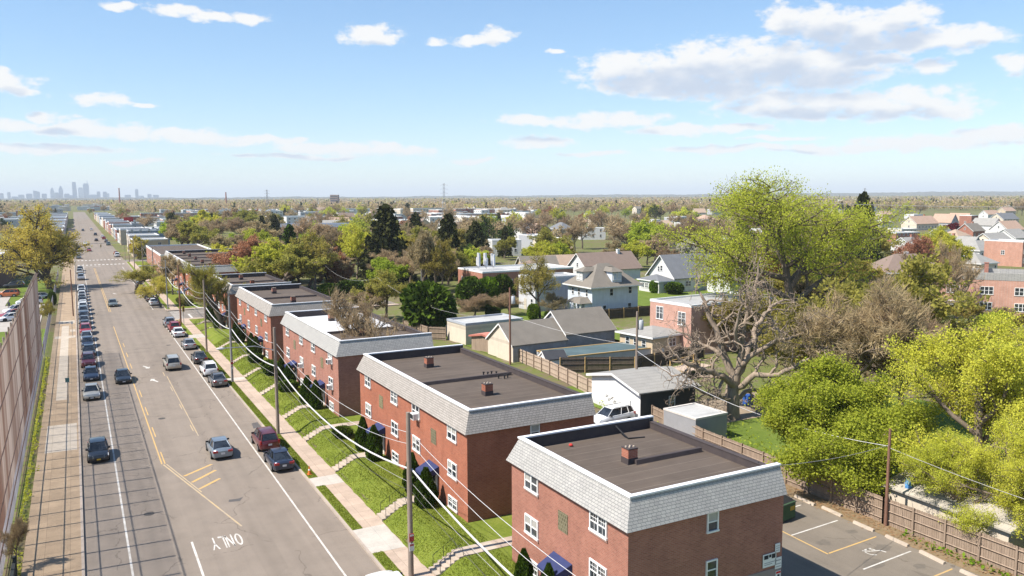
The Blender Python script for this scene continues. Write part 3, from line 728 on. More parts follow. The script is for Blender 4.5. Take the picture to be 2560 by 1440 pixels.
# ------------------------------------------------------------------ brick apartment houses
M_brick = brickmat('red_brick', (0.42, 0.148, 0.092), (0.325, 0.105, 0.066), (0.36, 0.20, 0.145))
M_brick2 = brickmat('pink_brick', (0.46, 0.22, 0.155), (0.40, 0.17, 0.12), (0.42, 0.3, 0.25))
M_shingle = shinglemat('grey_shingle', (0.40, 0.385, 0.355), (0.345, 0.33, 0.31), (0.175, 0.175, 0.18), 0.28, 0.145, 0.013)
M_shingle2 = shinglemat('tan_shingle', (0.38, 0.345, 0.31), (0.32, 0.29, 0.26), (0.15, 0.135, 0.125), 0.28, 0.145, 0.013)
M_coping = plain('white_coping', (0.78, 0.77, 0.77), (0.62, 0.61, 0.62), 1.5, 0.5)
M_soffit = plain('dark_soffit', (0.08, 0.07, 0.08))
def roofmat(name, c, seam):
    mt, N, L, b = base_mat(name, 0.9, 0.2)
    p = _pos(N); t = N.new('ShaderNodeTexBrick'); t.offset = 0.0; t.inputs['Scale'].default_value = 1; L.new(p, t.inputs['Vector'])
    t.inputs['Color1'].default_value = (*c, 1); t.inputs['Color2'].default_value = (*(x*0.9 for x in c), 1); t.inputs['Mortar'].default_value = (*seam, 1)
    t.inputs['Mortar Size'].default_value = 0.035; t.inputs['Brick Width'].default_value = 60; t.inputs['Row Height'].default_value = 1.05; t.inputs['Mortar Smooth'].default_value = 1
    n = _noise(N, L, p, 0.35, 6, 0.65); n2 = _noise(N, L, _vec(N, L, p, (0.25, 3, 1)), 1.2, 5)
    f = _math(N, L, 'MULTIPLY_ADD', n, 0.6, _math(N, L, 'MULTIPLY', n2, 0.4))
    col = _mix(N, L, 1.0, t.outputs['Color'], _ramp(N, L, f, [(0.3, (0.72,)*3), (0.5, (1.0,)*3), (0.6, (1.1,)*3), (0.68, (1.65, 1.55, 1.4))]), 'MULTIPLY')
    L.new(col, b.inputs['Base Color']); _bump(N, L, b, n2, 0.2, 0.02); return mt
M_roof = roofmat('dark_roof_membrane', (0.108, 0.084, 0.067), (0.165, 0.135, 0.11))
M_roofw = roofmat('white_roof_coating', (0.56, 0.56, 0.57), (0.4, 0.4, 0.4))
M_flash = plain('roof_flashing', (0.075, 0.058, 0.055), (0.05, 0.04, 0.04), 2)
M_awn = plain('navy_awning', (0.035, 0.045, 0.13), (0.022, 0.03, 0.085), 2, 0.7)
M_block = brickmat('glass_block', (0.17, 0.15, 0.08), (0.11, 0.095, 0.05), (0.22, 0.19, 0.12), 0.2, 0.2, 0.022, 0.1)
M_door = plain('cream_door', (0.55, 0.50, 0.42), (0.45, 0.40, 0.33), 2)
M_ac = plain('appliance_white', (0.68, 0.68, 0.66), (0.5, 0.5, 0.5), 4)
M_dark = plain('dark_void', (0.02, 0.02, 0.022))
M_pot = plain('clay_pot', (0.62, 0.52, 0.40), (0.42, 0.33, 0.24), 6)

def apartment(label, y0, y1, bays, zb=1.0, ztop=7.25, roof=(0, 0), mans=M_shingle, x0=22.25, x1=32.4, ac=(), seed=1, side=True, extra=None, blocks=True):
    t = thing('brick_apartment_house', label, 'apartment house', ((x0+x1)/2, (y0+y1)/2, 0), group='brick apartment houses along the avenue')
    cx, cyy = (x0+x1)/2, (y0+y1)/2; X0, X1, Y0, Y1 = x0-cx, x1-cx, y0-cyy, y1-cyy
    r = random.Random(seed)
    mb = MB(); mb.box(X0, Y0, zb-1.2, X1, Y1, ztop+0.02); mb.build('wall', M_brick, t)
    # mansard band on the street side and both ends
    bo, ti, zt = 0.26, 0.34, ztop+1.42
    mb = MB(); B = [(X1, Y1+bo), (X0-bo, Y1+bo), (X0-bo, Y0-bo), (X1, Y0-bo)]; T = [(X1, Y1-ti), (X0+ti, Y1-ti), (X0+ti, Y0+ti), (X1, Y0+ti)]
    S = [(X1, Y1), (X0, Y1), (X0, Y0), (X1, Y0)]
    for i in range(3):
        a, b = B[i], B[i+1]; c, d = T[i+1], T[i]
        mb.quad((*a, ztop), (*b, ztop), (*c, zt), (*d, zt), 0)
        mb.quad((*a, ztop), (*S[i], ztop), (*S[i+1], ztop), (*b, ztop), 1)
    for s, Yb, Yt in ((1, Y1+bo, Y1-ti), (-1, Y0-bo, Y0+ti)):
        Yw = Y1 if s > 0 else Y0
        f = [(X1, Yw-s*0.6, ztop), (X1, Yb, ztop), (X1, Yt, zt), (X1, Yw-s*0.6, zt)]
        mb.poly(f if s > 0 else f[::-1], 0)
    mb.build('mansard', [mans, M_soffit], t)
    # coping and the parapet behind it
    mb = MB(); w = 0.22
    mb.box(X0+ti-0.08, Y0+ti-0.08, zt, X0+ti+w, Y1-ti+0.08, zt+0.09); mb.box(X0+ti+w, Y0+ti-0.08, zt, X1+0.02, Y0+ti+w, zt+0.088); mb.box(X0+ti+w, Y1-ti-w, zt, X1+0.02, Y1-ti+0.08, zt+0.088)
    mb.build('coping', M_coping, t)
    zr = ztop+0.72
    mb = MB(); e = 0.05
    mb.box(X0+ti+e, Y0+ti+e, ztop, X0+ti+w-0.06, Y1-ti-e, zt-0.004); mb.box(X0+ti+w-0.06, Y0+ti+e, ztop, X1-0.28, Y0+ti+w-0.06, zt-0.004); mb.box(X0+ti+w-0.06, Y1-ti-w+0.06, ztop, X1-0.28, Y1-ti-e, zt-0.004)
    mb.box(X1-0.3, Y0+ti+w, ztop, X1-0.02, Y1-ti-w, zr+0.42); mb.box(X1-0.33, Y0+ti+w, zr+0.42, X1+0.03, Y1-ti-w, zr+0.47)
    mb.build('parapet', M_flash, t)
    # roof: one sheet per bay with a raised ridge between them
    mb = MB(); ed = [Y0+ti+w-0.06+(Y1-Y0-2*ti-2*w+0.12)*i/max(1, bays) for i in range(bays+1)]
    if bays == 1: ed = [ed[0], (ed[0]+ed[1])/2, ed[1]]
    if roof[1]: ed[1] = ed[0]+(ed[2]-ed[0])*0.38
    for i in range(len(ed)-1): mb.quad((X0+ti+w-0.07, ed[i], zr), (X1-0.29, ed[i], zr), (X1-0.29, ed[i+1], zr+0.002), (X0+ti+w-0.07, ed[i+1], zr+0.002), roof[min(i, len(roof)-1)])
    mb.build('roof', [M_roof, M_roofw], t)
    for i in range(1, len(ed)-1):
        mb = MB(); mb.prism([(-0.16, 0), (0.16, 0), (0.1, 0.26), (-0.1, 0.26)], 0, 1)
        v = [(X0+ti+w+(0.3 if bays > 1 else 4.2)+z*(X1-X0-1.2-(0.3 if bays > 1 else 4.2)), ed[i]+a, zr+b) for a, b, z in mb.v]
        mb.v = v; mb.build('roof_ridge', M_flash, t)
    L = (y1-y0)/bays
    for i in range(bays):
        yc = Y0+L*(i+0.5)
        # chimney with clay pots
        px = 26.9-cx; py = yc+(0.4 if bays == 1 else 0.5)
        mb = MB(); mb.box(px-0.34, py-0.34, zr, px+0.34, py+0.34, zr+0.35, 1); mb.box(px-0.32, py-0.32, zr+0.35, px+0.32, py+0.32, zr+0.85, 0); mb.box(px-0.34, py-0.34, zr+0.85, px+0.34, py+0.34, zr+0.91, 1)
        ch = mb.build('chimney', [M_brick, M_flash], t)
        for k in range(4):
            pm = MB(); pm.tube([(px-0.21+k*0.14, py+0.08*(-1)**k, zr+0.91), (px-0.21+k*0.14, py+0.08*(-1)**k, zr+0.98)], 0.05, 8); pm.build('flue_pot', M_pot, ch)
        for rowi, (zc, wh) in enumerate(((zb+5.66, 1.06), (zb+3.05, 1.14), (zb+0.62, 0.86))):
            for s in (-1, 1):
                st = r.choice(['double_grid', 'double_grid', 'double_half', 'double_blind', 'double'])
                yw = yc+s*3.38
                add_window(t, X0-0.03, yw, zc, ROT['W'], 1.52, wh, st)
                sl = MB(); sl.box(X0-0.07, yw-0.8, zc-wh/2-0.12, X0+0.01, yw+0.8, zc-wh/2-0.03); sl.build('sill', M_brick2, t)
                if (i, rowi, s) in ac:
                    am = MB(); am.box(X0-0.5, yw-0.62, zc-wh/2-0.02, X0-0.06, yw+0.06, zc-wh/2+0.46); a = am.build('air_conditioner', M_ac, t)
                    gm = MB(); gm.box(X0-0.51, yw-0.56, zc-wh/2+0.05, X0-0.5, yw, zc-wh/2+0.4); gm.build('grille', M_dark, a)
        if blocks:
            mb = MB(); mb.box(X0-0.03, yc-0.48, zb+4.0, X0+0.01, yc+0.48, zb+5.08); mb.build('glass_block_window', M_block, t)
        # entrance: frame, door leaf, awning on two ribs
        mb = MB(); mb.box(X0-0.05, yc-0.62, zb+0.05, X0+0.01, yc-0.48, zb+2.2); mb.box(X0-0.05, yc+0.48, zb+0.05, X0+0.01, yc+0.62, zb+2.2); mb.box(X0-0.05, yc-0.62, zb+2.1, X0+0.01, yc+0.62, zb+2.22); mb.build('door_frame', M_frame, t)
        mb = MB(); mb.box(X0-0.03, yc-0.48, zb+0.05, X0+0.01, yc+0.48, zb+2.1, 0); mb.box(X0-0.034, yc-0.25, zb+1.2, X0-0.029, yc+0.25, zb+1.9, 1); d = mb.build('door', [M_door, M_glass], t)
        hm = MB(); hm.tube([(X0-0.08, yc+0.36, zb+1.0), (X0-0.08, yc+0.36, zb+1.25)], 0.02, 6); hm.build('handle', M_galv, d)
        mb = MB(); a0, a1 = yc-0.95, yc+0.95; q = [(X0-0.02, zb+2.5), (X0-1.15, zb+2.05), (X0-1.15, zb+1.85)]
        mb.quad((X0-0.02, a1, zb+2.55), (X0-0.02, a0, zb+2.55), (X0-1.15, a0+0.12, zb+2.05), (X0-1.15, a1-0.12, zb+2.05))
        mb.quad((X0-1.15, a1-0.12, zb+2.05), (X0-1.15, a0+0.12, zb+2.05), (X0-1.15, a0+0.12, zb+1.83), (X0-1.15, a1-0.12, zb+1.83))
        for s, a, b in ((-1, a0, a0+0.12), (1, a1, a1-0.12)):
            mb.quad((X0-0.02, a, zb+2.55), (X0-1.15, b, zb+2.05), (X0-1.15, b, zb+1.83), (X0-0.02, a, zb+2.0))
        mb.build('awning', M_awn, t)
        for s in (-0.8, 0.8):
            mb = MB(); mb.tube([(X0-0.02, yc+s, zb+1.95), (X0-1.1, yc+s*1.0, zb+1.9)], 0.02, 5); mb.build('awning_rib', M_rail, t)
    if side:
        for zc, wh in ((zb+5.66, 1.06), (zb+3.12, 1.05), (zb+0.7, 0.9)): add_window(t, X0+5.2, Y0-0.03, zc, 0, 0.74, wh, 'single_blind' if zc > 5 else 'single')
        add_window(t, X0+8.6, Y0-0.03, zb+5.66, 0, 0.74, 1.0, 'single') if extra == 'b' else None
    return t, (cx, cyy, X0, X1, Y0, Y1, zr)

b1, d1 = apartment('nearest red brick apartment house with grey shingled band and small signs on its side', 29.93, 41.6, 1, seed=4)
b2, d2 = apartment('red brick apartment house with two chimneys on a dark roof and tan shingled band', 47.9, 71.0, 2, mans=M_shingle2, ac=((0, 0, 1),), seed=9)
b3, d3 = apartment('red brick apartment house whose roof is half coated white, behind the bare many-stemmed tree', 78.0, 102.2, 2, roof=(0, 1), ac=((0, 1, -1), (1, 1, -1), (0, 0, -1)), seed=12)
b4, d4 = apartment('red brick apartment house with dark roof, next beyond the half white roof', 109.4, 134.6, 2, mans=M_shingle2, seed=15, ac=((1, 1, 1),))
b5, d5 = apartment('red brick apartment house at the corner of the side street, partly behind a bare tree', 140.6, 162.2, 2, zb=0.6, ztop=6.9, mans=M_shingle2, seed=18)
b6, d6 = apartment('long red brick apartment house just across the side street', 190.5, 252.0, 5, zb=0.1, ztop=6.3, seed=21, mans=M_shingle, x1=42.0)
# pipes and a hose on the second roof, drain outlet and red ball-like scrap on the nearest
def roof_bits():
    cx, cyy, X0, X1, Y0, Y1, zr = d2
    for i, (x, y) in enumerate(((29.6, 60.3), (29.9, 60.1), (30.3, 60.2), (30.6, 59.9), (30.2, 58.7), (30.6, 58.4), (31.0, 58.6))):
        mb = MB(); mb.tube([(x-cx, y-cyy, zr), (x-cx, y-cyy, zr+0.26)], 0.06, 6); mb.tube([(x-cx, y-cyy, zr+0.26), (x-cx+0.02, y-cyy, zr+0.34)], 0.09, 6); mb.build('vent_pipe', M_dark, b2)
    cx, cyy, X0, X1, Y0, Y1, zr = d1
    mb = MB(); mb.tube([(29.4-cx, 41.0-cyy, zr+0.55), (29.35-cx, 40.2-cyy, zr+0.3), (29.5-cx, 39.8-cyy, zr+0.05), (30.6-cx, 39.6-cyy, zr+0.03)], 0.05, 6); mb.build('hose', M_dark, b1)
    mb = MB(); mb.tube([(32.2-cx, 31.6-cyy, zr), (32.2-cx, 31.6-cyy, zr+0.5)], 0.04, 5); mb.build('vent_pipe', M_dark, b1)
    mb = MB(); mb.ball((25.6, 40.3, zr+0.09), 0.13, 0.13, 0.09); o = mb.build('red_ball', plain('red_plastic', (0.6, 0.05, 0.04))); tag(o, 'small red ball lying on the nearest dark roof', 'ball')
    # painted base band and signs at the far end of the side wall
    mb = MB(); mb.box(X0+6.0, Y0-0.035, -0.1, X1-0.05, Y0, 3.2); mb.build('painted_base', plain('grey_brown_paint', (0.27, 0.22, 0.21), (0.23, 0.19, 0.18), 1), b1)
    M_sign = plain('sign_white', (0.72, 0.72, 0.70), (0.62, 0.62, 0.6), 2, 0.5); M_ink = plain('sign_black', (0.03, 0.03, 0.035)); M_red = plain('sign_red', (0.55, 0.03, 0.03)); M_inkg = plain('sign_grey', (0.35, 0.35, 0.36))
    def sign(x, z, w, h, label, bars):
        mb = MB(); mb.box(-w/2, -0.03, -h/2, w/2, 0.0, h/2, 0)
        for (a, b, c, d_, mi) in bars: mb.box(-w/2+a*w, -0.036, -h/2+b*h, -w/2+c*w, -0.03, -h/2+d_*h, mi)
        o = mb.build('wall_sign', [M_sign, M_ink, M_red, M_inkg], None, (x, 29.93-0.04, z)); tag(o, label, 'sign')
    sign(31.45, 3.75, 0.95, 0.72, 'white board with black lettering on the nearest side wall', [(0.08, 0.62, 0.4, 0.92, 1), (0.45, 0.7, 0.62, 0.92, 1), (0.66, 0.58, 0.94, 0.92, 1), (0.1, 0.3, 0.9, 0.36, 3), (0.1, 0.16, 0.7, 0.22, 3)])
    sign(32.02, 4.3, 0.34, 0.5, 'small grey notice above the white board on the nearest side wall', [(0.15, 0.2, 0.85, 0.28, 3), (0.15, 0.45, 0.85, 0.52, 3), (0.15, 0.7, 0.85, 0.76, 3)])
    sign(32.1, 3.45, 0.46, 0.62, 'small white notice beside the white board, touching the wall corner', [(0.1, 0.15, 0.9, 0.22, 3), (0.1, 0.4, 0.9, 0.47, 3), (0.1, 0.7, 0.9, 0.8, 3)])
    sign(32.12, 2.75, 0.36, 0.5, 'red and white notice with a black mark, lowest on the nearest side wall', [(0.05, 0.72, 0.95, 0.95, 2), (0.05, 0.03, 0.95, 0.16, 2), (0.3, 0.28, 0.75, 0.62, 1)])
roof_bits()

# ------------------------------------------------------------------ other houses
def color(name, c, f=0.82, sc=1.0): return plain(name, c, tuple(x*f for x in c), sc, 0.8)
def siding(name, c, row=0.2, f=0.8):
    if name in _mats: return _mats[name]
    mt, N, L, b = base_mat(name, 0.65, 0.3)
    p = _pos(N); s = N.new('ShaderNodeSeparateXYZ'); L.new(p, s.inputs[0])
    fr = _math(N, L, 'FRACT', _math(N, L, 'DIVIDE', s.outputs[2], row)); n = _noise(N, L, p, 0.9, 5); n2 = _noise(N, L, _vec(N, L, p, (2, 2, 0.3)), 1.5, 4)
    f0 = _math(N, L, 'MULTIPLY_ADD', n, 0.5, _math(N, L, 'MULTIPLY', n2, 0.5))
    col = _ramp(N, L, f0, [(0.3, tuple(x*f for x in c)), (0.65, c)])
    col = _mix(N, L, _math(N, L, 'MULTIPLY', _math(N, L, 'LESS_THAN', fr, 0.14), 0.35), col, tuple(x*0.45 for x in c))
    L.new(col, b.inputs['Base Color']); _bump(N, L, b, fr, 0.3, 0.02)
    _mats[name] = mt; return mt
def tiles(name, c, f=0.72):
    if name in _mats: return _mats[name]
    mt, N, L, b = base_mat(name, 0.9, 0.2)
    p = _pos(N); s = N.new('ShaderNodeSeparateXYZ'); L.new(p, s.inputs[0])
    fr = _math(N, L, 'FRACT', _math(N, L, 'DIVIDE', s.outputs[2], 0.13)); n = _noise(N, L, p, 0.6, 6); n2 = _noise(N, L, p, 8, 4); n3 = _noise(N, L, _vec(N, L, p, (1, 1, 0.2)), 0.9, 4)
    f0 = _math(N, L, 'ADD', _math(N, L, 'MULTIPLY', n, 0.3), _math(N, L, 'ADD', _math(N, L, 'MULTIPLY', n2, 0.4), _math(N, L, 'MULTIPLY', n3, 0.3)))
    col = _ramp(N, L, f0, [(0.33, tuple(x*f for x in c)), (0.65, c)])
    col = _mix(N, L, _math(N, L, 'MULTIPLY', _math(N, L, 'LESS_THAN', fr, 0.2), 0.3), col, tuple(x*0.5 for x in c))
    L.new(col, b.inputs['Base Color']); _bump(N, L, b, n2, 0.4, 0.02)
    _mats[name] = mt; return mt
W_white = siding('white_siding', (0.66, 0.65, 0.63)); W_blue = siding('pale_blue_siding', (0.62, 0.67, 0.74)); W_cream = siding('cream_render', (0.66, 0.57, 0.46), 3.0)
W_tan = siding('tan_siding', (0.56, 0.45, 0.32)); W_grey = siding('grey_siding', (0.42, 0.43, 0.45)); W_stucco = siding('white_stucco', (0.78, 0.77, 0.75), 9.0, 0.86)
W_cblock = brickmat('concrete_block', (0.33, 0.33, 0.34), (0.29, 0.29, 0.30), (0.25, 0.25, 0.26), 0.4, 0.2, 0.012)
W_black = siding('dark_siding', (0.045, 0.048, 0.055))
R_grey = tiles('grey_roof_tile', (0.22, 0.195, 0.165)); R_dgrey = tiles('dark_grey_roof_tile', (0.19, 0.195, 0.205)); R_lgrey = tiles('light_grey_roof_tile', (0.33, 0.315, 0.29))
R_brown = tiles('brown_roof_tile', (0.25, 0.185, 0.15)); R_salmon = tiles('salmon_roof_tile', (0.46, 0.315, 0.235)); R_black = tiles('black_roof_tile', (0.06, 0.062, 0.07)); R_tan = tiles('tan_roof_tile', (0.42, 0.31, 0.23))
R_white = roofmat('pale_flat_roof', (0.43, 0.425, 0.41), (0.42, 0.42, 0.41)); R_flatg = roofmat('grey_flat_roof', (0.36, 0.355, 0.35), (0.27, 0.27, 0.27))
R_teal = roofmat('blue_green_roof', (0.085, 0.125, 0.135), (0.065, 0.095, 0.10))

def house(name, label, cat, loc, w, d, h, roof, rise, rz, wall, rmat, wins=(), over=0.35, chim=None, trim=M_frame, z=None, group=None, door=None, hipped=None, flatpar=0.3, chmat=None):
    """w runs along local x, d along local y; gable ridge runs along local x; windows as (face, along, height, width, tall, style)"""
    t = thing(name, label, cat, (loc[0], loc[1], z if z is not None else gz(loc[0], loc[1])), rz, group)
    mb = MB(); a, b = w/2, d/2
    if roof == 'gable':
        for s in (-1, 1):
            f = [(s*a, -b, -0.5), (s*a, b, -0.5), (s*a, b, h), (s*a, 0, h+rise), (s*a, -b, h)]; mb.poly(f if s > 0 else f[::-1])
        mb.quad((-a,-b,-0.5),(a,-b,-0.5),(a,-b,h),(-a,-b,h)); mb.quad((a,b,-0.5),(-a,b,-0.5),(-a,b,h),(a,b,h))
        mb.build('wall', wall, t)
        rm = MB(); k = rise/b; th = 0.13
        for s in (-1, 1):
            e = b+over; ze = h-over*k; X = a+over
            top = [(-X, s*e, ze+th), (X, s*e, ze+th), (X, 0, h+rise+th), (-X, 0, h+rise+th)]; bot = [(x, y, zz-th+0.015) for x, y, zz in top]
            if s > 0: top = [top[1], top[0], top[3], top[2]]; bot = [bot[1], bot[0], bot[3], bot[2]]
            rm.add(top+bot, [(0,1,2,3), (7,6,5,4), (0,4,5,1), (1,5,6,2), (3,7,4,0)])
        rf = rm.build('roof', rmat, t)
        if trim:
            for sx in (-1, 1):
                tm = MB()
                for s in (-1, 1):
                    X = sx*(a+over+0.015); e = b+over
                    q = [(X, s*e, h-over*k-0.12), (X, 0, h+rise-0.12), (X, 0, h+rise+th), (X, s*e, h-over*k+th)]
                    tm.quad(*q) if sx*s < 0 else tm.quad(*q[::-1])
                tm.build('barge_board', trim, t)
    elif roof == 'hip':
        mb.box(-a, -b, -0.5, a, b, h); mb.build('wall', wall, t)
        rm = MB(); e = over; rl = max(0.0, a-b) if hipped is None else hipped
        E = [(-a-e,-b-e,h),(a+e,-b-e,h),(a+e,b+e,h),(-a-e,b+e,h)]; R1, R2 = (-rl,0,h+rise), (rl,0,h+rise)
        rm.quad(E[0],E[1],R2,R1); rm.quad(E[2],E[3],R1,R2); rm.poly([E[1],E[2],R2]); rm.poly([E[3],E[0],R1]); rm.quad(E[3],E[2],E[1],E[0])
        rf = rm.build('roof', rmat, t)
        if trim:
            tm = MB(); e2 = e+0.02
            for x0,y0,x1,y1 in ((-a-e2,-b-e2,a+e2,-b-e),(-a-e2,b+e,a+e2,b+e2),(-a-e2,-b-e,-a-e,b+e),(a+e,-b-e,a+e2,b+e)): tm.box(x0,y0,h-0.2,x1,y1,h+0.03)
            tm.build('gutter', trim, t)
    else:
        mb.box(-a, -b, -0.5, a, b, h); mb.build('wall', wall, t)
        rm = MB(); p = flatpar
        rm.quad((-a+0.2,-b+0.2,h+0.05),(a-0.2,-b+0.2,h+0.05),(a-0.2,b-0.2,h+0.052),(-a+0.2,b-0.2,h+0.052)); rf = rm.build('roof', rmat, t)
        if trim:
            tm = MB(); o = 0.04
            tm.box(-a-o,-b-o,h-0.05,a+o,-b+0.22,h+p); tm.box(-a-o,b-0.22,h-0.05,a+o,b+o,h+p); tm.box(-a-o,-b+0.22,h-0.05,-a+0.22,b-0.22,h+p-0.004); tm.box(a-0.22,-b+0.22,h-0.05,a+o,b-0.22,h+p-0.004)
            tm.build('parapet', trim, t)
    for (f, u, zc, ww, wh, st) in wins:
        x, y = {'S': (u, -b-0.02), 'N': (u, b+0.02), 'W': (-a-0.02, u), 'E': (a+0.02, u)}[f]
        add_window(t, x, y, zc, ROT[f], ww, wh, st)
    if door:
        f, u, dm = door; x, y = {'S': (u, -b-0.03), 'N': (u, b+0.03), 'W': (-a-0.03, u), 'E': (a+0.03, u)}[f]
        mb = MB(); mb.box(-0.5, -0.03, 0, 0.5, 0.02, 2.1); mb.build('door', dm, t, (x, y, 0.05), ROT[f])
    if chim:
        x, y, zz = chim; mb = MB(); mb.box(x-0.35, y-0.35, h*0.7, x+0.35, y+0.35, zz); mb.box(x-0.42, y-0.42, zz, x+0.42, y+0.42, zz+0.15); mb.build('chimney', chmat or M_brick, rf)
    return t
deg = math.radians
# pale blue house with hipped roof and dormers: near corner seen at (1480, 797)
def blue_house():
    w, d = 10.2, 8.2; rz = 0.0
    c = Vector((81.6, 121.48, 0)); ax = Vector((math.cos(rz), math.sin(rz), 0)); ay = Vector((-ax.y, ax.x, 0))
    ctr = c+ax*(w/2)+ay*(d/2)
    wins = [('S', -0.9, 4.6, 0.8, 1.35, 'single'), ('S', 3.3, 4.8, 0.8, 1.35, 'single'), ('S', -2.4, 1.6, 0.85, 1.45, 'single'), ('S', 3.2, 1.7, 0.85, 1.45, 'single'),
            ('W', 2.3, 4.5, 0.7, 1.3, 'single'), ('W', 0.2, 4.5, 0.7, 1.3, 'single'), ('W', -2.4, 4.5, 0.7, 1.3, 'single')]
    t = house('pale_blue_house', 'pale blue house with hipped grey roof, two dormers and a small porch', 'house', ctr, w, d, 5.7, 'hip', 3.9, rz, W_blue, R_grey, wins, over=0.75, hipped=1.2)
    for nm, x, y, r, zz in (('S', 0.4, -4.0, 0, 6.45), ('W', -4.9, 0.4, ROT['W'], 6.45)):
        mb = MB(); mb.box(-1.05, 0, -0.6, 1.05, 3.2, 1.85); dm = mb.build('dormer', W_blue if nm == 'S' else W_white, t, (x, y, zz), r)  # sunward dormer whiter, near one bluer: sun and shade put into siding colour
        rm = MB(); rm.quad((-1.4,-0.35,1.85),(1.4,-0.35,1.85),(0.3,1.2,2.6),(-0.3,1.2,2.6)); rm.quad((-1.4,3.8,1.86),(-1.4,-0.35,1.85),(-0.3,1.2,2.6),(-0.3,3.8,2.6)); rm.quad((1.4,-0.35,1.85),(1.4,3.8,1.86),(0.3,3.8,2.6),(0.3,1.2,2.6)); rm.quad((-1.4,3.8,1.84),(1.4,3.8,1.84),(1.4,-0.35,1.84),(-1.4,-0.35,1.84)); rm.build('dormer_roof', R_grey, dm)
        for u in (-0.46, 0.46):
            f, p = window_meshes(0.82, 1.35, 'single'); q = link('window', f, dm, (u, -0.03, 1.0))
    # porch towards the street
    mb = MB(); px0, px1, py0, py1 = -w/2-2.3, -w/2, -d/2+0.3, -d/2+4.6
    mb.box(px0, py0, -0.4, px1, py1, 0.5); mb.box(px0+0.9, py0, 0.5, px1, py0+0.15, 3.0); mb.build('porch_base', W_blue, t)
    mb = MB(); mb.quad((px0-0.4,py1+0.3,2.85),(px0-0.4,py0-0.3,2.85),(px0+0.6,py0+1.0,3.7),(px0+0.6,py1-1.0,3.7)); mb.quad((px0-0.4,py0-0.3,2.85),(px1,py0-0.3,2.85),(px1,py0+1.0,3.7),(px0+0.6,py0+1.0,3.7)); mb.quad((px1,py1+0.3,2.85),(px0-0.4,py1+0.3,2.85),(px0+0.6,py1-1.0,3.7),(px1,py1-1.0,3.7)); mb.quad((px0+0.6,py1-1,3.7),(px0+0.6,py0+1,3.7),(px1,py0+1,3.72),(px1,py1-1,3.72)); mb.build('porch_roof', R_grey, t)
    for yy in (py0+0.15, (py0+py1)/2, py1-0.15):
        mb = MB(); mb.box(px0, yy-0.13, 0.5, px0+0.26, yy+0.13, 2.85); mb.build('porch_post', M_frame, t)
blue_house()
def at(x, y): return Vector((x, y, 0))
house('white_flat_house', 'flat-roofed house with white front and grey-blue stuccoed side wall beside the pale blue house', 'house', at(82.6, 137.9), 10.6, 6.6, 6.3, 'flat', 0, 0, siding('pale_blue_stucco', (0.58, 0.58, 0.60), 9), R_flatg, [('W', 1.4, 4.8, 0.8, 1.7, 'single'), ('W', -1.6, 4.8, 0.8, 1.7, 'single'), ('W', -2.0, 1.6, 0.9, 1.5, 'single')], door=('W', 0.6, M_door))
house('brick_office', 'low brick block with a pale roof carrying white antenna panels, behind the pruned green trees', 'building', at(89.5, 165.0), 23.4, 12.8, 5.9, 'flat', 0, deg(0), brickmat('orange_brick', (0.40, 0.15, 0.09), (0.33, 0.11, 0.07), (0.36, 0.22, 0.16)), R_white, [('W', 4, 3.6, 0.8, 1.6, 'single_full'), ('W', 0.6, 3.5, 0.8, 1.6, 'single_full'), ('W', -3.5, 3.4, 0.8, 1.6, 'single_full'), ('S', -5, 3.6, 1.6, 1.3, 'double'), ('S', 2, 3.6, 1.6, 1.3, 'double')])
def antennas():
    r = random.Random(2)
    for i in range(9):
        x = 79.2+i*0.62; y = 163+1.8*(i % 3); h = 2.3+r.random()*1.3
        t = thing('antenna_panel', 'white antenna panel, number %s from the left on the low brick block roof' % ['one','two','three','four','five','six','seven','eight','nine'][i], 'antenna', (x, y, 6.75), 0, 'white antenna panels on the low brick block')
        m1 = MB(); m1.box(-0.22, -0.15, 0.6, 0.22, 0.12, h); m1.build('panel', M_coping, t)
        m1 = MB(); m1.tube([(0, 0.2, 0), (0, 0.2, h-0.2)], 0.06, 6); m1.build('mast', M_galv, t)
antennas()
house('flat_garage', 'cream garage with a flat pale roof covered in grey sheeting', 'garage', at(55.6, 112.6), 10.2, 6.0, 2.95, 'flat', 0, deg(4), W_cream, R_white, trim=color('grey_sheeting', (0.40, 0.42, 0.46)))
gar = house('gabled_garage', 'low cream garage with a grey-brown gabled roof and grey block side wall', 'garage', at(55.0, 98.2), 8.6, 7.0, 2.3, 'gable', 2.45, deg(2), W_cream, R_grey, over=0.25)
house('gabled_workshop', 'taller grey-roofed gabled workshop joined to the low cream garage', 'workshop', at(63.6, 98.8), 8.4, 7.4, 3.0, 'gable', 2.75, deg(2), W_cblock, R_grey, over=0.25)
mbx = MB(); mbx.box(-4.3, -3.56, -0.5, 4.3, -3.5, 2.28); mbx.build('block_wall', W_cblock, gar)
house('long_shed', 'long low shed with a flat blue-green roof between garages and dark fence', 'shed', at(62.6, 90.9), 17.0, 5.6, 1.3, 'flat', 0, deg(-2), W_grey, R_teal, trim=M_newpost, flatpar=0.1)
house('garden_shed', 'little cream garden shed with a dark barrel roof by the blue-green roof', 'shed', at(53.9, 89.3), 2.9, 2.6, 1.25, 'gable', 0.85, deg(-8), W_stucco, R_black, over=0.12)
house('blue_shed', 'small blue shed in shade of the dark evergreen tree', 'shed', at(52.3, 120.2), 3.0, 2.4, 2.3, 'flat', 0, deg(-5), siding('blue_boards', (0.30, 0.36, 0.50)), color('blue_shed_roof', (0.35, 0.42, 0.55)), trim=color('blue_trim', (0.40, 0.47, 0.6)), flatpar=0.12)
house('red_awning_shed', 'lean-to of grey planks under a faded red tarpaulin', 'shed', at(52.0, 103.6), 2.6, 5.4, 2.0, 'gable', 0.45, deg(14), M_wood, color('red_tarpaulin', (0.55, 0.22, 0.16)), over=0.3, trim=color('red_tarpaulin_edge', (0.45, 0.16, 0.12)))
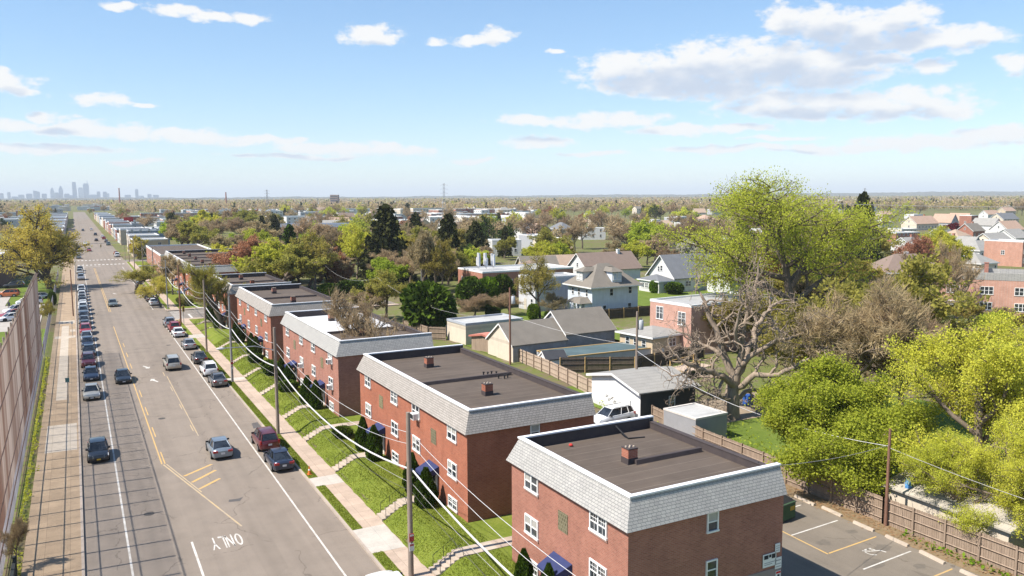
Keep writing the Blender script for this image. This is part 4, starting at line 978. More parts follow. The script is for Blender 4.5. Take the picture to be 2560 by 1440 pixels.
def white_shed():
    t = house('white_shed', 'white-walled garage with a grey low roof and black scribbles, dark on its shaded side', 'garage', at(51.3, 67.0), 6.6, 9.2, 3.05, 'gable', 0.95, deg(-3), W_stucco, R_lgrey, over=0.45)
    return t
def shed_details(t):
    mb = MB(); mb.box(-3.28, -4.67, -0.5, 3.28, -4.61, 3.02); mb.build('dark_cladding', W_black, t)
    add_window(t, 0.4, -4.69, 1.7, 0, 0.75, 1.3, 'single_grid')
    mb = MB(); r = random.Random(8)
    for k in range(4):
        y = 1.5-k*0.5; z = 1.35-0.25*(k % 2); mb.tube([(-3.312, y+0.3*math.sin(i*1.7+k), z+0.18*math.cos(i*2.1+k)) for i in range(6)], 0.02, 4)
    mb.build('spray_paint', M_dark, t)
    mb = MB(); mb.box(-3.42, -3.0, 1.3, -3.3, -2.4, 1.9); mb.build('wall_vent', M_ac, t)
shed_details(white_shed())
house('flat_shed', 'small grey shed with a flat white roof under the dead tree', 'shed', at(49.6, 56.7), 3.9, 4.2, 2.3, 'flat', 0, deg(3), color('grey_wall', (0.30, 0.30, 0.31)), R_white, trim=color('pale_trim', (0.62, 0.58, 0.53)), flatpar=0.12)
rh = house('brick_row_house', 'pinkish brick row house end with tall white windows behind the dead tree', 'house', at(82.3, 91.0), 16.5, 8.4, 6.8, 'flat', 0, deg(4), brickmat('salmon_brick', (0.52, 0.26, 0.185), (0.46, 0.215, 0.15), (0.48, 0.34, 0.28)), R_flatg, [('W', 2.1, 5.3, 1.5, 1.9, 'double_grid'), ('W', -2.4, 5.0, 1.5, 1.9, 'double_grid'), ('S', -4, 5, 1.2, 1.5, 'double'), ('S', 2, 5, 1.2, 1.5, 'double')])
house('white_extension', 'low white and tan extension with a pale shallow roof before the pinkish brick row house', 'house', at(71.6, 91.2), 6.6, 6.4, 2.9, 'hip', 0.9, deg(8), W_tan, R_lgrey, [('W', 1.6, 1.7, 0.8, 1.3, 'single'), ('W', 0, 1.7, 0.8, 1.3, 'single'), ('W', -1.6, 1.7, 0.8, 1.3, 'single'), ('S', 0.6, 1.8, 1.4, 1.2, 'double')], over=0.5)
house('grey_roofed_bungalow', 'white bungalow with a large dark-grey gabled roof and brick chimney', 'house', at(127.5, 150.5), 14.0, 9.6, 3.8, 'gable', 4.6, 0, W_white, R_dgrey, [('W', 0, 5.4, 0.8, 1.3, 'single'), ('W', 1.0, 5.2, 0.7, 1.2, 'single'), ('W', -3, 1.9, 1.6, 1.4, 'double'), ('W', 2.5, 1.9, 1.6, 1.4, 'double'), ('S', -3, 2, 1.7, 1.3, 'double'), ('S', 2, 2, 1.7, 1.3, 'double')], over=0.6, chim=(4.6, 0.6, 8.6))
house('porch_wing', 'white glazed porch wing with a hipped grey roof before the dark-grey roofed bungalow', 'porch', at(118.3, 149.5), 4.4, 7.4, 2.9, 'hip', 1.3, 0, W_white, R_dgrey, [('W', -2, 1.6, 1.1, 1.3, 'double'), ('W', -0.6, 1.6, 1.1, 1.3, 'double'), ('W', 0.8, 1.6, 1.1, 1.3, 'double'), ('W', 2.2, 1.6, 1.1, 1.3, 'double'), ('S', 0, 1.6, 2.0, 1.3, 'double')], over=0.4)
house('white_cottage', 'small white cottage with gable end to the left of the big pale green tree', 'house', at(133.5, 139.5), 11.0, 7.4, 3.4, 'gable', 3.0, 0, W_white, R_grey, [('W', 1.5, 2.0, 0.7, 1.5, 'double'), ('W', -1.3, 2.1, 1.3, 1.5, 'double')], over=0.5)
house('brown_roofed_house', 'house with a broad brown gabled roof and white chimney beyond the pale blue house', 'house', at(126, 182.0), 17, 10, 3.6, 'gable', 4.0, 0, W_white, R_brown, [('W', 0, 4.6, 0.8, 1.2, 'single'), ('S', 0, 2, 1.5, 1.2, 'double')], over=0.5, chim=(4.2, -0.5, 8.2), chmat=M_coping)
house('old_grey_roofed_house', 'low house with mottled grey-brown roof, left of the broad brown roof', 'house', at(112, 194), 10, 8, 3.2, 'gable', 3.2, deg(-10), W_tan, R_grey, over=0.5)
house('rust_roofed_house', 'low house with a rusty orange-brown roof behind the pale blue house roof', 'house', at(122.0, 199), 9, 8, 3.0, 'gable', 3.0, deg(-8), W_tan, R_tan, over=0.4)
house('brown_flat_house', 'brown pyramid-roofed house behind the low brick block', 'house', at(106, 186), 10, 10, 3.6, 'hip', 2.8, deg(4), W_tan, R_brown, over=0.5)
house('mansard_brick_house', 'brick house with white upper windows under a pale grey band among trees at right', 'house', at(151.0, 95.0), 10, 21, 6.4, 'flat', 0, deg(33), brickmat('salmon_brick', (0,)*3, (0,)*3, (0,)*3), R_white, [('W', u, 4.4, 2.2, 1.5, 'triple') for u in (-8, -2.5, 3, 8)]+[('W', u, 1.5, 2.0, 1.5, 'triple') for u in (-8, -2.5, 3, 8)]+[('S', 1, 4.4, 1.6, 1.5, 'double')], trim=M_shingle, flatpar=1.3, chim=(4, -2.5, 8.8))
house('brown_shingled_house', 'weathered brown shingled house with white gable dormer above the olive bushes', 'house', at(160.0, 116.0), 14, 9, 5.6, 'hip', 3.6, deg(-20), W_grey, R_brown, [('S', -2, 3.8, 1.2, 1.4, 'double'), ('S', 3, 3.8, 1.2, 1.4, 'double')], over=0.8, chim=(1, 1, 9.4), chmat=M_coping)
house('yard_house', 'pale gabled outbuilding with a white wall behind the wooden fence at lower right', 'outbuilding', at(52.6, 31.5), 8.6, 7.6, 2.0, 'gable', 1.0, deg(88), W_cream, roofmat('dusty_roof', (0.42, 0.38, 0.32), (0.3, 0.27, 0.23)), over=0.3)
house('red_brick_house', 'small red brick house half hidden behind the yellow-green trees at the right edge', 'house', at(73, 33), 10, 9, 5.8, 'flat', 0, deg(-10), M_brick, R_white, [('W', 2, 4.4, 1.4, 1.4, 'double'), ('W', -2, 4.4, 1.4, 1.4, 'double'), ('W', -2, 1.6, 1.4, 1.4, 'double')])
house('white_garage', 'pale grey garage wall just inside the frame beyond the end of the wooden fence', 'garage', at(50.3, 22.8), 5.0, 4.4, 2.7, 'flat', 0, deg(-4), color('blue_grey_wall', (0.50, 0.52, 0.56)), R_flatg, trim=color('pale_trim', (0.62, 0.58, 0.53)), flatpar=0.1)
# across the side street and down the avenue
house('brick_hall', 'long flat-roofed pinkish brick hall with plain walls, second building beyond the side street', 'hall', at(31.0, 292), 17.5, 55, 5.4, 'flat', 0, 0, M_brick2, M_roof, [('W', -20, 2.6, 1.2, 1.4, 'double'), ('W', -8, 2.6, 1.2, 1.4, 'double'), ('W', 4, 2.6, 1.2, 1.4, 'double'), ('W', 16, 2.6, 1.2, 1.4, 'double')], z=0, flatpar=0.5)
house('blue_apartment_house', 'blue-grey three-storey corner building far down the avenue', 'building', at(29.5, 408), 17, 14, 8.0, 'flat', 0, 0, siding('slate_blue', (0.20, 0.25, 0.33)), R_dgrey, [(f, u, zc, 1.1, 1.5, 'double') for f in 'SW' for u in (-7, -3.5, 0, 3.5, 7) for zc in (2, 5, 8)], z=0)
house('school_building', 'dark brick flat-roofed school wing at the left edge beyond the car park', 'school', at(-24.0, 262), 14, 34, 8.0, 'flat', 0, deg(-4), brickmat('brown_brick', (0.20, 0.11, 0.08), (0.15, 0.085, 0.06), (0.2, 0.14, 0.11)), R_white, [('E', -10, 5, 2.4, 1.6, 'triple'), ('E', -3, 5, 2.4, 1.6, 'triple'), ('E', 4, 5, 2.4, 1.6, 'triple'), ('S', 3, 5, 2, 1.5, 'double')], z=0)
house('far_school_block', 'long low building with a blue-grey band beyond the yellow-green treetops', 'building', at(112, 425), 34, 16, 7.0, 'flat', 0, deg(-28), brickmat('brown_brick', (0,)*3, (0,)*3, (0,)*3), R_flatg, [('S', u, 2.4, 2.2, 1.8, 'triple') for u in (-13, -8, -3, 2, 7, 12)], z=0.5, trim=color('blue_grey_band', (0.26, 0.30, 0.38)), flatpar=1.6)
house('brick_block', 'orange-red brick box building between the conifers in the middle distance', 'building', at(249, 309), 14, 12, 7.4, 'flat', 0, deg(-38), brickmat('orange_brick', (0,)*3, (0,)*3, (0,)*3), R_white, [('W', 1, 5, 1.1, 1.3, 'double'), ('W', -3, 5, 1.1, 1.3, 'double'), ('S', 1, 5, 1.1, 1.3, 'double')], z=0.5)
# ------------------------------------------------------------------ cars
M_carglass = glass('car_glass', (0.018, 0.022, 0.028), 0.05)
M_tyre = plain('tyre_rubber', (0.018, 0.018, 0.019), (0.012, 0.012, 0.012), 4, 0.85)
M_rim = plain('wheel_rim', (0.38, 0.38, 0.40), (0.25, 0.25, 0.27), 6, 0.35, metal=0.8)
M_head = plain('headlight_lens', (0.72, 0.74, 0.76), (0.5, 0.52, 0.55), 6, 0.15, spec=0.7)
M_tail = plain('tail_light_lens', (0.42, 0.02, 0.02), (0.25, 0.012, 0.012), 6, 0.2, spec=0.6)
M_trimb = plain('black_plastic', (0.022, 0.022, 0.024), (0.014, 0.014, 0.015), 3, 0.55)
M_plate = plain('number_plate', (0.62, 0.62, 0.60), (0.45, 0.46, 0.5), 9)
M_plate_y = plain('yellow_number_plate', (0.60, 0.38, 0.05), (0.5, 0.3, 0.04), 9)
PAINTS = {'black': ((0.014, 0.015, 0.018), 0.1), 'navy': ((0.025, 0.034, 0.062), 0.3), 'darkgrey': ((0.055, 0.058, 0.065), 0.4), 'grey': ((0.15, 0.15, 0.155), 0.4),
 'silver': ((0.36, 0.365, 0.375), 0.45), 'champagne': ((0.43, 0.40, 0.34), 0.35), 'white': ((0.74, 0.74, 0.74), 0.0), 'red': ((0.30, 0.025, 0.03), 0.1), 'maroon': ((0.12, 0.014, 0.02), 0.25),
 'orange': ((0.50, 0.13, 0.03), 0.1), 'steel': ((0.22, 0.26, 0.30), 0.4), 'teal': ((0.06, 0.16, 0.2), 0.3), 'green_grey': ((0.17, 0.19, 0.17), 0.35)}
SHAPES = {  # stations (y, z bottom, z belt, half width); greenhouse: base front/rear, roof front/rear, belt, roof height, roof half width
 'sedan': (4.75, [(2.37,.34,.56,.66),(2.28,.22,.68,.80),(1.9,.19,.78,.88),(1.2,.18,.87,.90),(0.7,.18,.93,.91),(-.2,.18,.95,.91),(-1.2,.18,.97,.91),(-1.8,.2,.99,.89),(-2.2,.24,.97,.84),(-2.36,.34,.82,.74)], (1.12,-1.86,.40,-1.05,.92,1.44,.60)),
 'suv': (4.7, [(2.35,.38,.66,.70),(2.27,.26,.86,.84),(1.9,.24,.98,.91),(1.3,.24,1.05,.93),(.9,.24,1.08,.93),(-.2,.24,1.1,.93),(-1.3,.24,1.12,.93),(-2.0,.26,1.14,.91),(-2.27,.3,1.1,.88),(-2.36,.42,.98,.80)], (1.2,-2.26,.45,-1.95,1.06,1.70,.66)),
 'van': (5.05, [(2.52,.34,.62,.74),(2.42,.24,.84,.88),(2.0,.22,1.0,.96),(1.5,.22,1.07,.98),(1.1,.22,1.1,.98),(-.2,.22,1.12,.98),(-1.5,.22,1.13,.98),(-2.2,.24,1.14,.96),(-2.45,.28,1.08,.93),(-2.54,.4,.95,.86)], (1.75,-2.44,.7,-2.2,1.08,1.76,.72)),
 'hatch': (4.1, [(2.05,.36,.58,.66),(1.96,.22,.72,.79),(1.6,.2,.84,.85),(1.0,.19,.92,.87),(.5,.19,.95,.87),(-.3,.19,.97,.87),(-1.2,.19,1.0,.87),(-1.7,.2,1.02,.85),(-1.95,.26,.98,.80),(-2.04,.36,.86,.72)], (1.1,-1.93,.35,-1.5,.94,1.5,.6))}
_car = {}
def car_parts(shape):
    if shape in _car: return _car[shape]
    Lc, st, (gf, gr, rf, rr, zb, zr, rw) = SHAPES[shape]
    mb = MB(); n = 0
    rows = []
    for y, z0, z1, hw in st:
        half = [(hw*.86, z0), (hw*.98, z0+.16*(z1-z0)), (hw, z0+.5*(z1-z0)), (hw*.985, z0+.8*(z1-z0)), (hw*.88, z1-.015), (hw*.45, z1+.025), (0, z1+.035)]
        rows.append([(x, y, z) for x, z in half]+[(-x, y, z) for x, z in half[-2::-1]])
    k = len(rows[0])
    mb.v = [p for r in rows for p in r]
    for i in range(len(rows)-1):
        for j in range(k-1): mb.f.append((i*k+j, (i+1)*k+j, (i+1)*k+j+1, i*k+j+1)); mb.m.append(0)
        mb.f.append((i*k+k-1, (i+1)*k+k-1, (i+1)*k, i*k)); mb.m.append(1)
    mb.f.append(tuple(range(k))); mb.m.append(0); mb.f.append(tuple((len(rows)-1)*k+j for j in range(k-1, -1, -1))); mb.m.append(0)
    bw = st[4][3]*.90
    A = [(bw*.93, gf, zb-.02), (bw, gf-.25, zb), (bw, gr+.3, zb+.03), (bw*.9, gr, zb+.03)]
    T = [(rw*.93, rf, zr-.03), (rw, rf-.2, zr), (rw, rr+.15, zr), (rw*.93, rr, zr-.04)]
    # roof shell and pillars
    ring = T+[(-x, y, z) for x, y, z in T[::-1]]
    o = len(mb.v); mb.v += [(x, y, z+.03) for x, y, z in ring]+[(x*.9, y, z+.0) for x, y, z in ring]+[(0, (rf+rr)/2, zr+.07)]
    for i in range(8): mb.f.append((o+i, o+(i+1) % 8, o+16)); mb.m.append(0)
    for i in range(8): mb.f.append((o+i, o+8+i, o+8+(i+1) % 8, o+(i+1) % 8)); mb.m.append(0)
    def pil(a, b, w=.035):
        for s in (1, -1): mb.tube([(s*a[0], a[1], a[2]), (s*b[0], b[1], b[2])], w, 4, 0)
    pil(A[0], T[0]); pil(A[3], T[3], .06 if shape in ('suv', 'van', 'hatch') else .045)
    m0 = ((A[1][0]+.005), (gf+gr)/2+.05, zb); m1 = ((T[1][0]+.005), (rf+rr)/2+.1, zr-.01); pil(m0, m1, .03)
    if shape in ('suv', 'van'): pil((A[2][0], gr+.75, zb+.02), (T[2][0], rr+.55, zr-.01), .05)
    for s in (1, -1): mb.tube([(s*A[0][0], A[0][1], A[0][2]), (s*A[1][0], A[1][1], zb), (s*A[2][0], A[2][1], zb+.03), (s*A[3][0], A[3][1], zb+.03)], .03, 4, 0)
    if shape in ('suv', 'van'):
        for s in (1, -1): mb.tube([(s*rw*.92, rf-.2, zr+.08), (s*rw*.92, rr+.25, zr+.08)], .025, 5, 1)
    # lower black sills and wheel arches
    for yy in (1.42*Lc/4.75, -1.4*Lc/4.75):
        for s in (1, -1):
            x = st[4][3]; pts = [(s*(x+.004), yy+.41*math.cos(math.pi*q/8), .32+.41*math.sin(math.pi*q/8)) for q in range(9)]
            mb.poly(pts if s < 0 else pts[::-1], 1)
    body = mb
    def g(*q):
        m_ = MB(); m_.poly(q); return m_
    inset = .97
    ws = g((-A[0][0]*inset, A[0][1], A[0][2]+.02), (A[0][0]*inset, A[0][1], A[0][2]+.02), (T[0][0]*inset, T[0][1]+.02, T[0][2]-.02), (-T[0][0]*inset, T[0][1]+.02, T[0][2]-.02))
    rw_ = g((A[3][0]*inset, A[3][1], A[3][2]+.05), (-A[3][0]*inset, A[3][1], A[3][2]+.05), (-T[3][0]*inset, T[3][1]-.02, T[3][2]-.02), (T[3][0]*inset, T[3][1]-.02, T[3][2]-.02))
    sides = []
    for s in (1, -1):
        q = [(s*A[0][0], A[0][1]-.05, A[0][2]), (s*A[1][0], A[1][1], A[1][2]), (s*A[2][0], A[2][1], A[2][2]), (s*A[3][0], A[3][1]+.03, A[3][2]), (s*T[3][0], T[3][1]+.03, T[3][2]), (s*T[2][0], T[2][1], T[2][2]-.01), (s*T[1][0], T[1][1], T[1][2]-.01), (s*T[0][0], T[0][1], T[0][2])]
        sides.append(g(*(q if s < 0 else q[::-1])))
    parts = {'body': (body.mesh('car_body_'+shape, [M_trimb, M_trimb], 38)), 'windscreen': ws.mesh('windscreen', M_carglass), 'rear_window': rw_.mesh('rear_window', M_carglass), 'sides': [q.mesh('side_window', M_carglass) for q in sides]}
    ty = MB(); ty.tube([(-.11, 0, 0), (.11, 0, 0)], .335, 16); rim = MB(); rim.tube([(-.117, 0, 0), (.117, 0, 0)], .21, 10)
    parts['tyre'] = ty.mesh('tyre', M_tyre, 40); parts['rim'] = rim.mesh('rim', M_rim, 40)
    f = st[0]; s1 = st[1]; s2 = st[2]; r_ = st[-1]; r1 = st[-2]
    hl = MB(); hl.poly([(s1[3]*.995, s1[0]-.02, s1[2]-.06), (s2[3]*.93, s2[0]+.03, s2[2]-.02), (s1[3]*.55, s1[0]+.03, s1[2]+.0), (f[3]*.62, f[0]+.012, f[2]-.03), (f[3]*1.02, f[0]-.02, f[2]-.1)])
    hl2 = MB(); hl2.poly([(-x, y, z) for x, y, z in hl.v][::-1])
    parts['headlight'] = [hl.mesh('headlight', M_head), hl2.mesh('headlight', M_head)]
    zz = r1[2]; tl = MB()
    if shape in ('suv', 'van', 'hatch'): tl.box(r1[3]*.82, r1[0]-.1, zz-.28, r1[3]*1.0, r1[0]+.12, zz+.02)
    else: tl.box(r1[3]*.5, r_[0]-.025, zz-.24, r1[3]*.98, r1[0]+.1, zz-.07)
    tl2 = MB(); tl2.add([(-x, y, z) for x, y, z in tl.v], [q[::-1] for q in tl.f])
    parts['tail_light'] = [tl.mesh('tail_light', M_tail), tl2.mesh('tail_light', M_tail)]
    gr_ = MB(); gr_.box(-f[3]*.5, f[0]-.02, f[1]+.03, f[3]*.5, f[0]+.02, f[2]-.05); parts['grille'] = gr_.mesh('grille', M_trimb)
    p1 = MB(); p1.box(-.16, r_[0]-.03, (r_[1]+r_[2])/2-.02, .16, r_[0]+.0, (r_[1]+r_[2])/2+.13); parts['rear_plate'] = p1.mesh('rear_plate', M_plate)
    p2_ = MB(); p2_.box(-.16, f[0]+.02, f[1]-.02, .16, f[0]+.04, f[1]+.1); parts['front_plate'] = p2_.mesh('front_plate', M_plate)
    mi = MB(); mi.box(bw, gf-.42, zb+.02, bw+.2, gf-.30, zb+.16); mi2 = MB(); mi2.box(-bw-.2, gf-.42, zb+.02, -bw, gf-.30, zb+.16)
    parts['mirror'] = [mi.mesh('mirror', M_trimb), mi2.mesh('mirror', M_trimb)]
    _car[shape] = parts; return parts
_carmesh = {}
def car(shape, col, x, y, rz, label, group, full=True, z=0.0, name=None, yellow=False, ds=1.0):
    P = car_parts(shape); Lc = SHAPES[shape][0]
    t = thing(name or {'sedan': 'sedan_car', 'suv': 'sport_utility_car', 'van': 'minivan', 'hatch': 'hatchback_car'}[shape], label, 'car', (x, y, z), rz, group)
    k = (shape, col)
    if k not in _carmesh:
        me = P['body'].copy(); c, mt = PAINTS[col]; me.materials[0] = paint('car_paint_'+col, c, mt); _carmesh[k] = me
    link('body', _carmesh[k], t)
    link('windscreen', P['windscreen'], t); link('rear_window', P['rear_window'], t)
    for s in P['sides']: link('side_window', s, t)
    for yy in (1.42*Lc/4.75, -1.4*Lc/4.75):
        for s in (1, -1):
            w = link('wheel', P['tyre'], t, (s*(SHAPES[shape][1][4][3]-.095), yy, .335))
            if full: link('rim', P['rim'], w)
    for h in P['headlight']: link('headlight', h, t)
    for h in P['tail_light']: link('tail_light', h, t)
    if full:
        link('grille', P['grille'], t); link('rear_plate', P['rear_plate'], t); fp = link('front_plate', P['front_plate'], t)
        if yellow: fp.data = fp.data.copy(); fp.data.materials[0] = M_plate_y
        for h in P['mirror']: link('mirror', h, t)
    return t
PI = math.pi
g1, g2, g3 = 'cars parked along the fence side kerb', 'cars parked along the kerb by the houses', 'cars driving on the avenue'
car('hatch', 'black', 0.7, 79.4, PI, 'black hatchback with a yellow front plate rolling alone beside the fence shadow', g3, yellow=True)
car('sedan', 'black', 4.3, 111.9, PI, 'black sedan driving towards the camera beside the yellow line', g3)
car('sedan', 'steel', 10.35, 75.4, 0, 'grey-blue older sedan driving away in the lane beside the yellow hatching', g3)
car('van', 'champagne', 10.6, 117.4, 0, 'silver-beige minivan driving away beside the turn arrows', g3)
car('sedan', 'green_grey', 6.3, 192.0, PI, 'lone dark green-grey sedan driving far up in the middle of the avenue', g3)
left = [('sedan', 'champagne', 104.6, 'beige sedan, first of the row along the fence'), ('sedan', 'navy', 115.6, 'dark blue sedan, second in the row along the fence'),
 ('suv', 'maroon', 124.7, 'dark red car behind the dark blue sedan along the fence'), ('sedan', 'black', 133.6, 'blue-black sedan between the dark red car and a small blue one'), ('hatch', 'navy', 141.0, 'small dark blue hatchback ahead of the pale silver car'),
 ('sedan', 'silver', 147.6, 'pale silver sedan just nearer than the bright red car'), ('suv', 'red', 154.6, 'bright red car in the row along the fence'), ('sedan', 'darkgrey', 161.2, 'dark grey sedan just beyond the bright red car'),
 ('sedan', 'grey', 167.6, 'mid grey sedan, second beyond the bright red car'), ('sedan', 'navy', 174.0, 'navy sedan, third beyond the bright red car'), ('suv', 'steel', 180.6, 'steel-blue tall car, fourth beyond the bright red car'),
 ('suv', 'white', 187.2, 'white tall car, nearest of the white ones along the fence'), ('sedan', 'white', 193.6, 'white sedan directly behind the nearest white tall car'), ('sedan', 'black', 199.8, 'black sedan between white cars along the fence'),
 ('sedan', 'silver', 206.0, 'silver sedan next beyond the black one between white cars'), ('hatch', 'white', 212.2, 'white hatchback near the far end of the row along the fence'), ('sedan', 'darkgrey', 218.2, 'dark grey sedan, second last of the unbroken row along the fence'), ('suv', 'white', 224.6, 'white tall car closing the unbroken row along the fence'),
 ('suv', 'silver', 258.5, 'silver tall car in the shade of the big yellow tree'), ('sedan', 'champagne', 281, 'pale sedan farther back in the shade of the big yellow tree'), ('sedan', 'black', 290, 'dark sedan, last visible before the crossing under the big yellow tree')]
for s, c, y, l in left: car(s, c, 0.72+0.1*math.sin(y), y, PI, l, g1, full=y < 190)
right = [('suv', 'maroon', 14.45, 75.6, 'dark red tall car parked before the cone by the houses'), ('sedan', 'navy', 14.35, 69.5, 'blue-black older sedan parked right behind the dark red tall car'), ('sedan', 'white', 14.75, 42.4, 'white car cut off by the bottom edge of the frame'),
 ('sedan', 'darkgrey', 14.4, 120.0, 'charcoal sedan parked beyond the white tall car'), ('suv', 'white', 14.4, 110.9, 'white tall car parked between a charcoal and a grey sedan'), ('sedan', 'grey', 14.5, 104.2, 'grey sedan parked at the foot of a pole, nearest of three close cars'),
 ('sedan', 'silver', 14.4, 132.0, 'silver sedan parked alone halfway to the side street'), ('sedan', 'white', 14.2, 144.6, 'white sedan parked nearest in the group before the side street'), ('suv', 'red', 14.2, 150.4, 'red tall car parked before the side street'), ('suv', 'silver', 14.0, 156.4, 'silver tall car parked first at the side street corner'),
 ('sedan', 'white', 14.1, 189.6, 'white sedan parked just beyond the side street'), ('sedan', 'black', 14.0, 196.2, 'black sedan parked behind the white one beyond the side street'), ('suv', 'navy', 14.0, 202.6, 'navy tall car, third beyond the side street'), ('sedan', 'white', 13.9, 209.2, 'white sedan, fourth beyond the side street'), ('sedan', 'silver', 13.9, 216.0, 'silver sedan, fifth beyond the side street'), ('sedan', 'grey', 13.8, 223.0, 'grey sedan, sixth beyond the side street'), ('hatch', 'steel', 13.8, 229.6, 'steel-blue hatchback, seventh beyond the side street')]
for s, c, x, y, l in right: car(s, c, x, y, 0, l, g2, full=y < 190)
car('suv', 'white', 45.1, 63.6, deg(96), 'white car with dark windows parked in the back lot beside the brick house', 'cars standing off the street', z=0.8)
car('suv', 'orange', -14.6, 222.5, deg(80), 'orange tall car in the car park behind the tall fence', 'cars standing off the street')
car('sedan', 'white', -11.6, 178.5, deg(118), 'white sedan nearest the tall fence in the school car park', 'cars standing off the street', full=False)
car('sedan', 'red', -11.5, 184.0, deg(118), 'dark red sedan between white cars in the school car park', 'cars standing off the street', full=False)
car('suv', 'white', -11.2, 189.5, deg(118), 'white tall car beyond the dark red sedan in the school car park', 'cars standing off the street', full=False)
car('van', 'white', -9.6, 203.5, deg(100), 'white van parked by the far end of the tall fence', 'cars standing off the street', full=False)
car('sedan', 'silver', -8.0, 214.0, deg(95), 'silver car seen past the end of the tall fence', 'cars standing off the street', full=False)
car('suv', 'darkgrey', -14.6, 244.5, deg(85), 'dark car in the shade beside the school wing', 'cars standing off the street', full=False)
far = [(4.2, 455, PI, 'white', 'sedan'), (9.8, 486, 0, 'black', 'sedan'), (11, 560, 0, 'navy', 'suv'), (5.0, 640, PI, 'darkgrey', 'sedan'), (10.4, 650, 0, 'white', 'suv'), (5, 395, PI, 'red', 'sedan'), (14, 352, 0, 'white', 'van'), (14.2, 366, 0, 'orange', 'sedan'), (14, 440, 0, 'teal', 'suv'), (14, 470, 0, 'grey', 'sedan'), (14, 505, 0, 'red', 'suv'), (14, 530, 0, 'white', 'sedan'), (0.7, 350, PI, 'grey', 'sedan'), (0.7, 372, PI, 'white', 'suv'), (0.7, 420, PI, 'navy', 'sedan')]
fl = ['white sedan approaching far up the avenue', 'black sedan driving away far beyond the crossing', 'dark blue tall car driving away in the distance', 'dark grey sedan approaching, farthest oncoming car', 'white tall car driving away, farthest on the avenue', 'red sedan approaching just beyond the crossing', 'white van standing at the kerb right after the crossing', 'orange sedan at the kerb behind the white van past the crossing', 'teal tall car parked near the blue-grey corner building', 'grey sedan parked beyond the teal car in the distance', 'red tall car parked far off by the right kerb', 'white sedan parked farthest off by the right kerb', 'grey sedan parked past the crossing on the left kerb', 'white tall car parked past the crossing on the left kerb', 'navy sedan parked far off on the left kerb']
for (x, y, r_, c, s), l in zip(far, fl): car(s, c, x, y, r_, l, 'cars in the distance on the avenue', full=False)
for i, (x, y, c) in enumerate(((23, 332+12, 'black'), (34, 338+8, 'silver'))):
    car('sedan', c, x, y, deg(90), ['black sedan turning at the far intersection', 'silver sedan waiting in the far cross street'][i], 'cars in the distance on the avenue', full=False)

# ------------------------------------------------------------------ poles, lamps, cables
M_pole = plain('weathered_pole', (0.30, 0.235, 0.19), (0.17, 0.135, 0.11), 1.0, 0.9, fine=8, stretch=(4, 4, 0.35))
M_polegrey = plain('grey_pole', (0.27, 0.26, 0.25), (0.2, 0.19, 0.185), 1.5, 0.7)
M_poler = plain('brown_pole', (0.26, 0.13, 0.085), (0.15, 0.085, 0.06), 1.0, 0.9, fine=8, stretch=(4, 4, 0.35))
M_trans = plain('transformer_grey', (0.52, 0.53, 0.54), (0.40, 0.41, 0.42), 3, 0.5)
M_signw = plain('notice_white', (0.70, 0.69, 0.66), (0.55, 0.53, 0.5), 5)
M_signr = plain('notice_red', (0.45, 0.05, 0.05), (0.3, 0.04, 0.04), 5)
M_signal = plain('signal_yellow', (0.45, 0.30, 0.04), (0.3, 0.2, 0.03), 4)
PG = 'utility poles by the street and yards'
def pole(label, x, y, h, m, r=0.15, lamp=None, arms=0, trans=None, notice=False, z=None, lean=0.0, group=PG, ring=None):
    t = thing('utility_pole', label, 'utility pole', (x, y, gz(x, y) if z is None else z), 0, group)
    mb = MB(); mb.tube([(0, 0, -0.3), (lean*0.5, 0, h*0.5), (lean, 0, h)], [r, r*0.9, r*0.74], 10); mb.build('shaft', m, t, smooth=40)
    for i in range(arms):
        mb = MB(); zz = h-0.35-i*0.9; mb.box(-1.1, -0.06, zz-0.06, 1.1, 0.06, zz+0.06); a = mb.build('crossarm', m, t)
        for s in (-1, -0.45, 0.45, 1):
            im = MB(); im.tube([(s, 0, zz+0.06), (s, 0, zz+0.22)], 0.05, 6); im.build('insulator', M_galv, a)
    if lamp:
        zz, ln = lamp; mb = MB(); mb.tube([(0, 0, zz-0.5), (-ln*0.4, 0, zz+0.05), (-ln, 0, zz+0.12)], 0.045, 6); a = mb.build('lamp_arm', M_galv, t)
        lm = MB(); lm.ball((-ln-0.35, 0, zz+0.1), 0.42, 0.16, 0.11, 10, 6); lm.build('lamp_head', M_trans, a, smooth=60)
    if trans:
        zz = trans; mb = MB(); mb.tube([(0.42, -0.1, zz-0.55), (0.42, -0.1, zz-0.5), (0.42, -0.1, zz+0.4), (0.42, -0.1, zz+0.48)], [0.24, 0.28, 0.28, 0.22], 14); tr = mb.build('transformer', M_trans, t, smooth=40)
        for s in (-0.1, 0.1):
            b = MB(); b.tube([(0.42+s, -0.1, zz+0.46), (0.42+s, -0.1, zz+0.75)], 0.04, 6); b.build('bushing', M_galv, tr)
    if notice:
        for zz, mt in ((2.65, M_signr), (2.05, M_signw)):
            mb = MB(); mb.box(-0.15, -r-0.05, zz-0.24, 0.15, -r-0.02, zz+0.24, 0); mb.box(-0.12, -r-0.056, zz+0.08, 0.12, -r-0.05, zz+0.19, 1); mb.build('notice', [mt, M_signw if mt is M_signr else M_signr], t)
    if ring:
        mb = MB(); mb.tube([(0.25+0.28*math.cos(a), -r, ring+0.45*math.sin(a)) for a in [i*0.6 for i in range(11)]], 0.03, 5); mb.build('cable_loop', M_trimb, t)
    return t
pole('bare grey utility pole with red and white notices, nearest to the camera', 16.75, 44.3, 10.3, M_pole, 0.17, notice=True)
pole('bare utility pole with a long street lamp arm before the near awnings', 16.25, 78.4, 10.6, M_pole, 0.17, lamp=(8.9, 4.6), notice=False)
pole('grey utility pole standing beside the parked grey sedan', 16.2, 103.8, 10.8, M_polegrey, 0.15, notice=True)
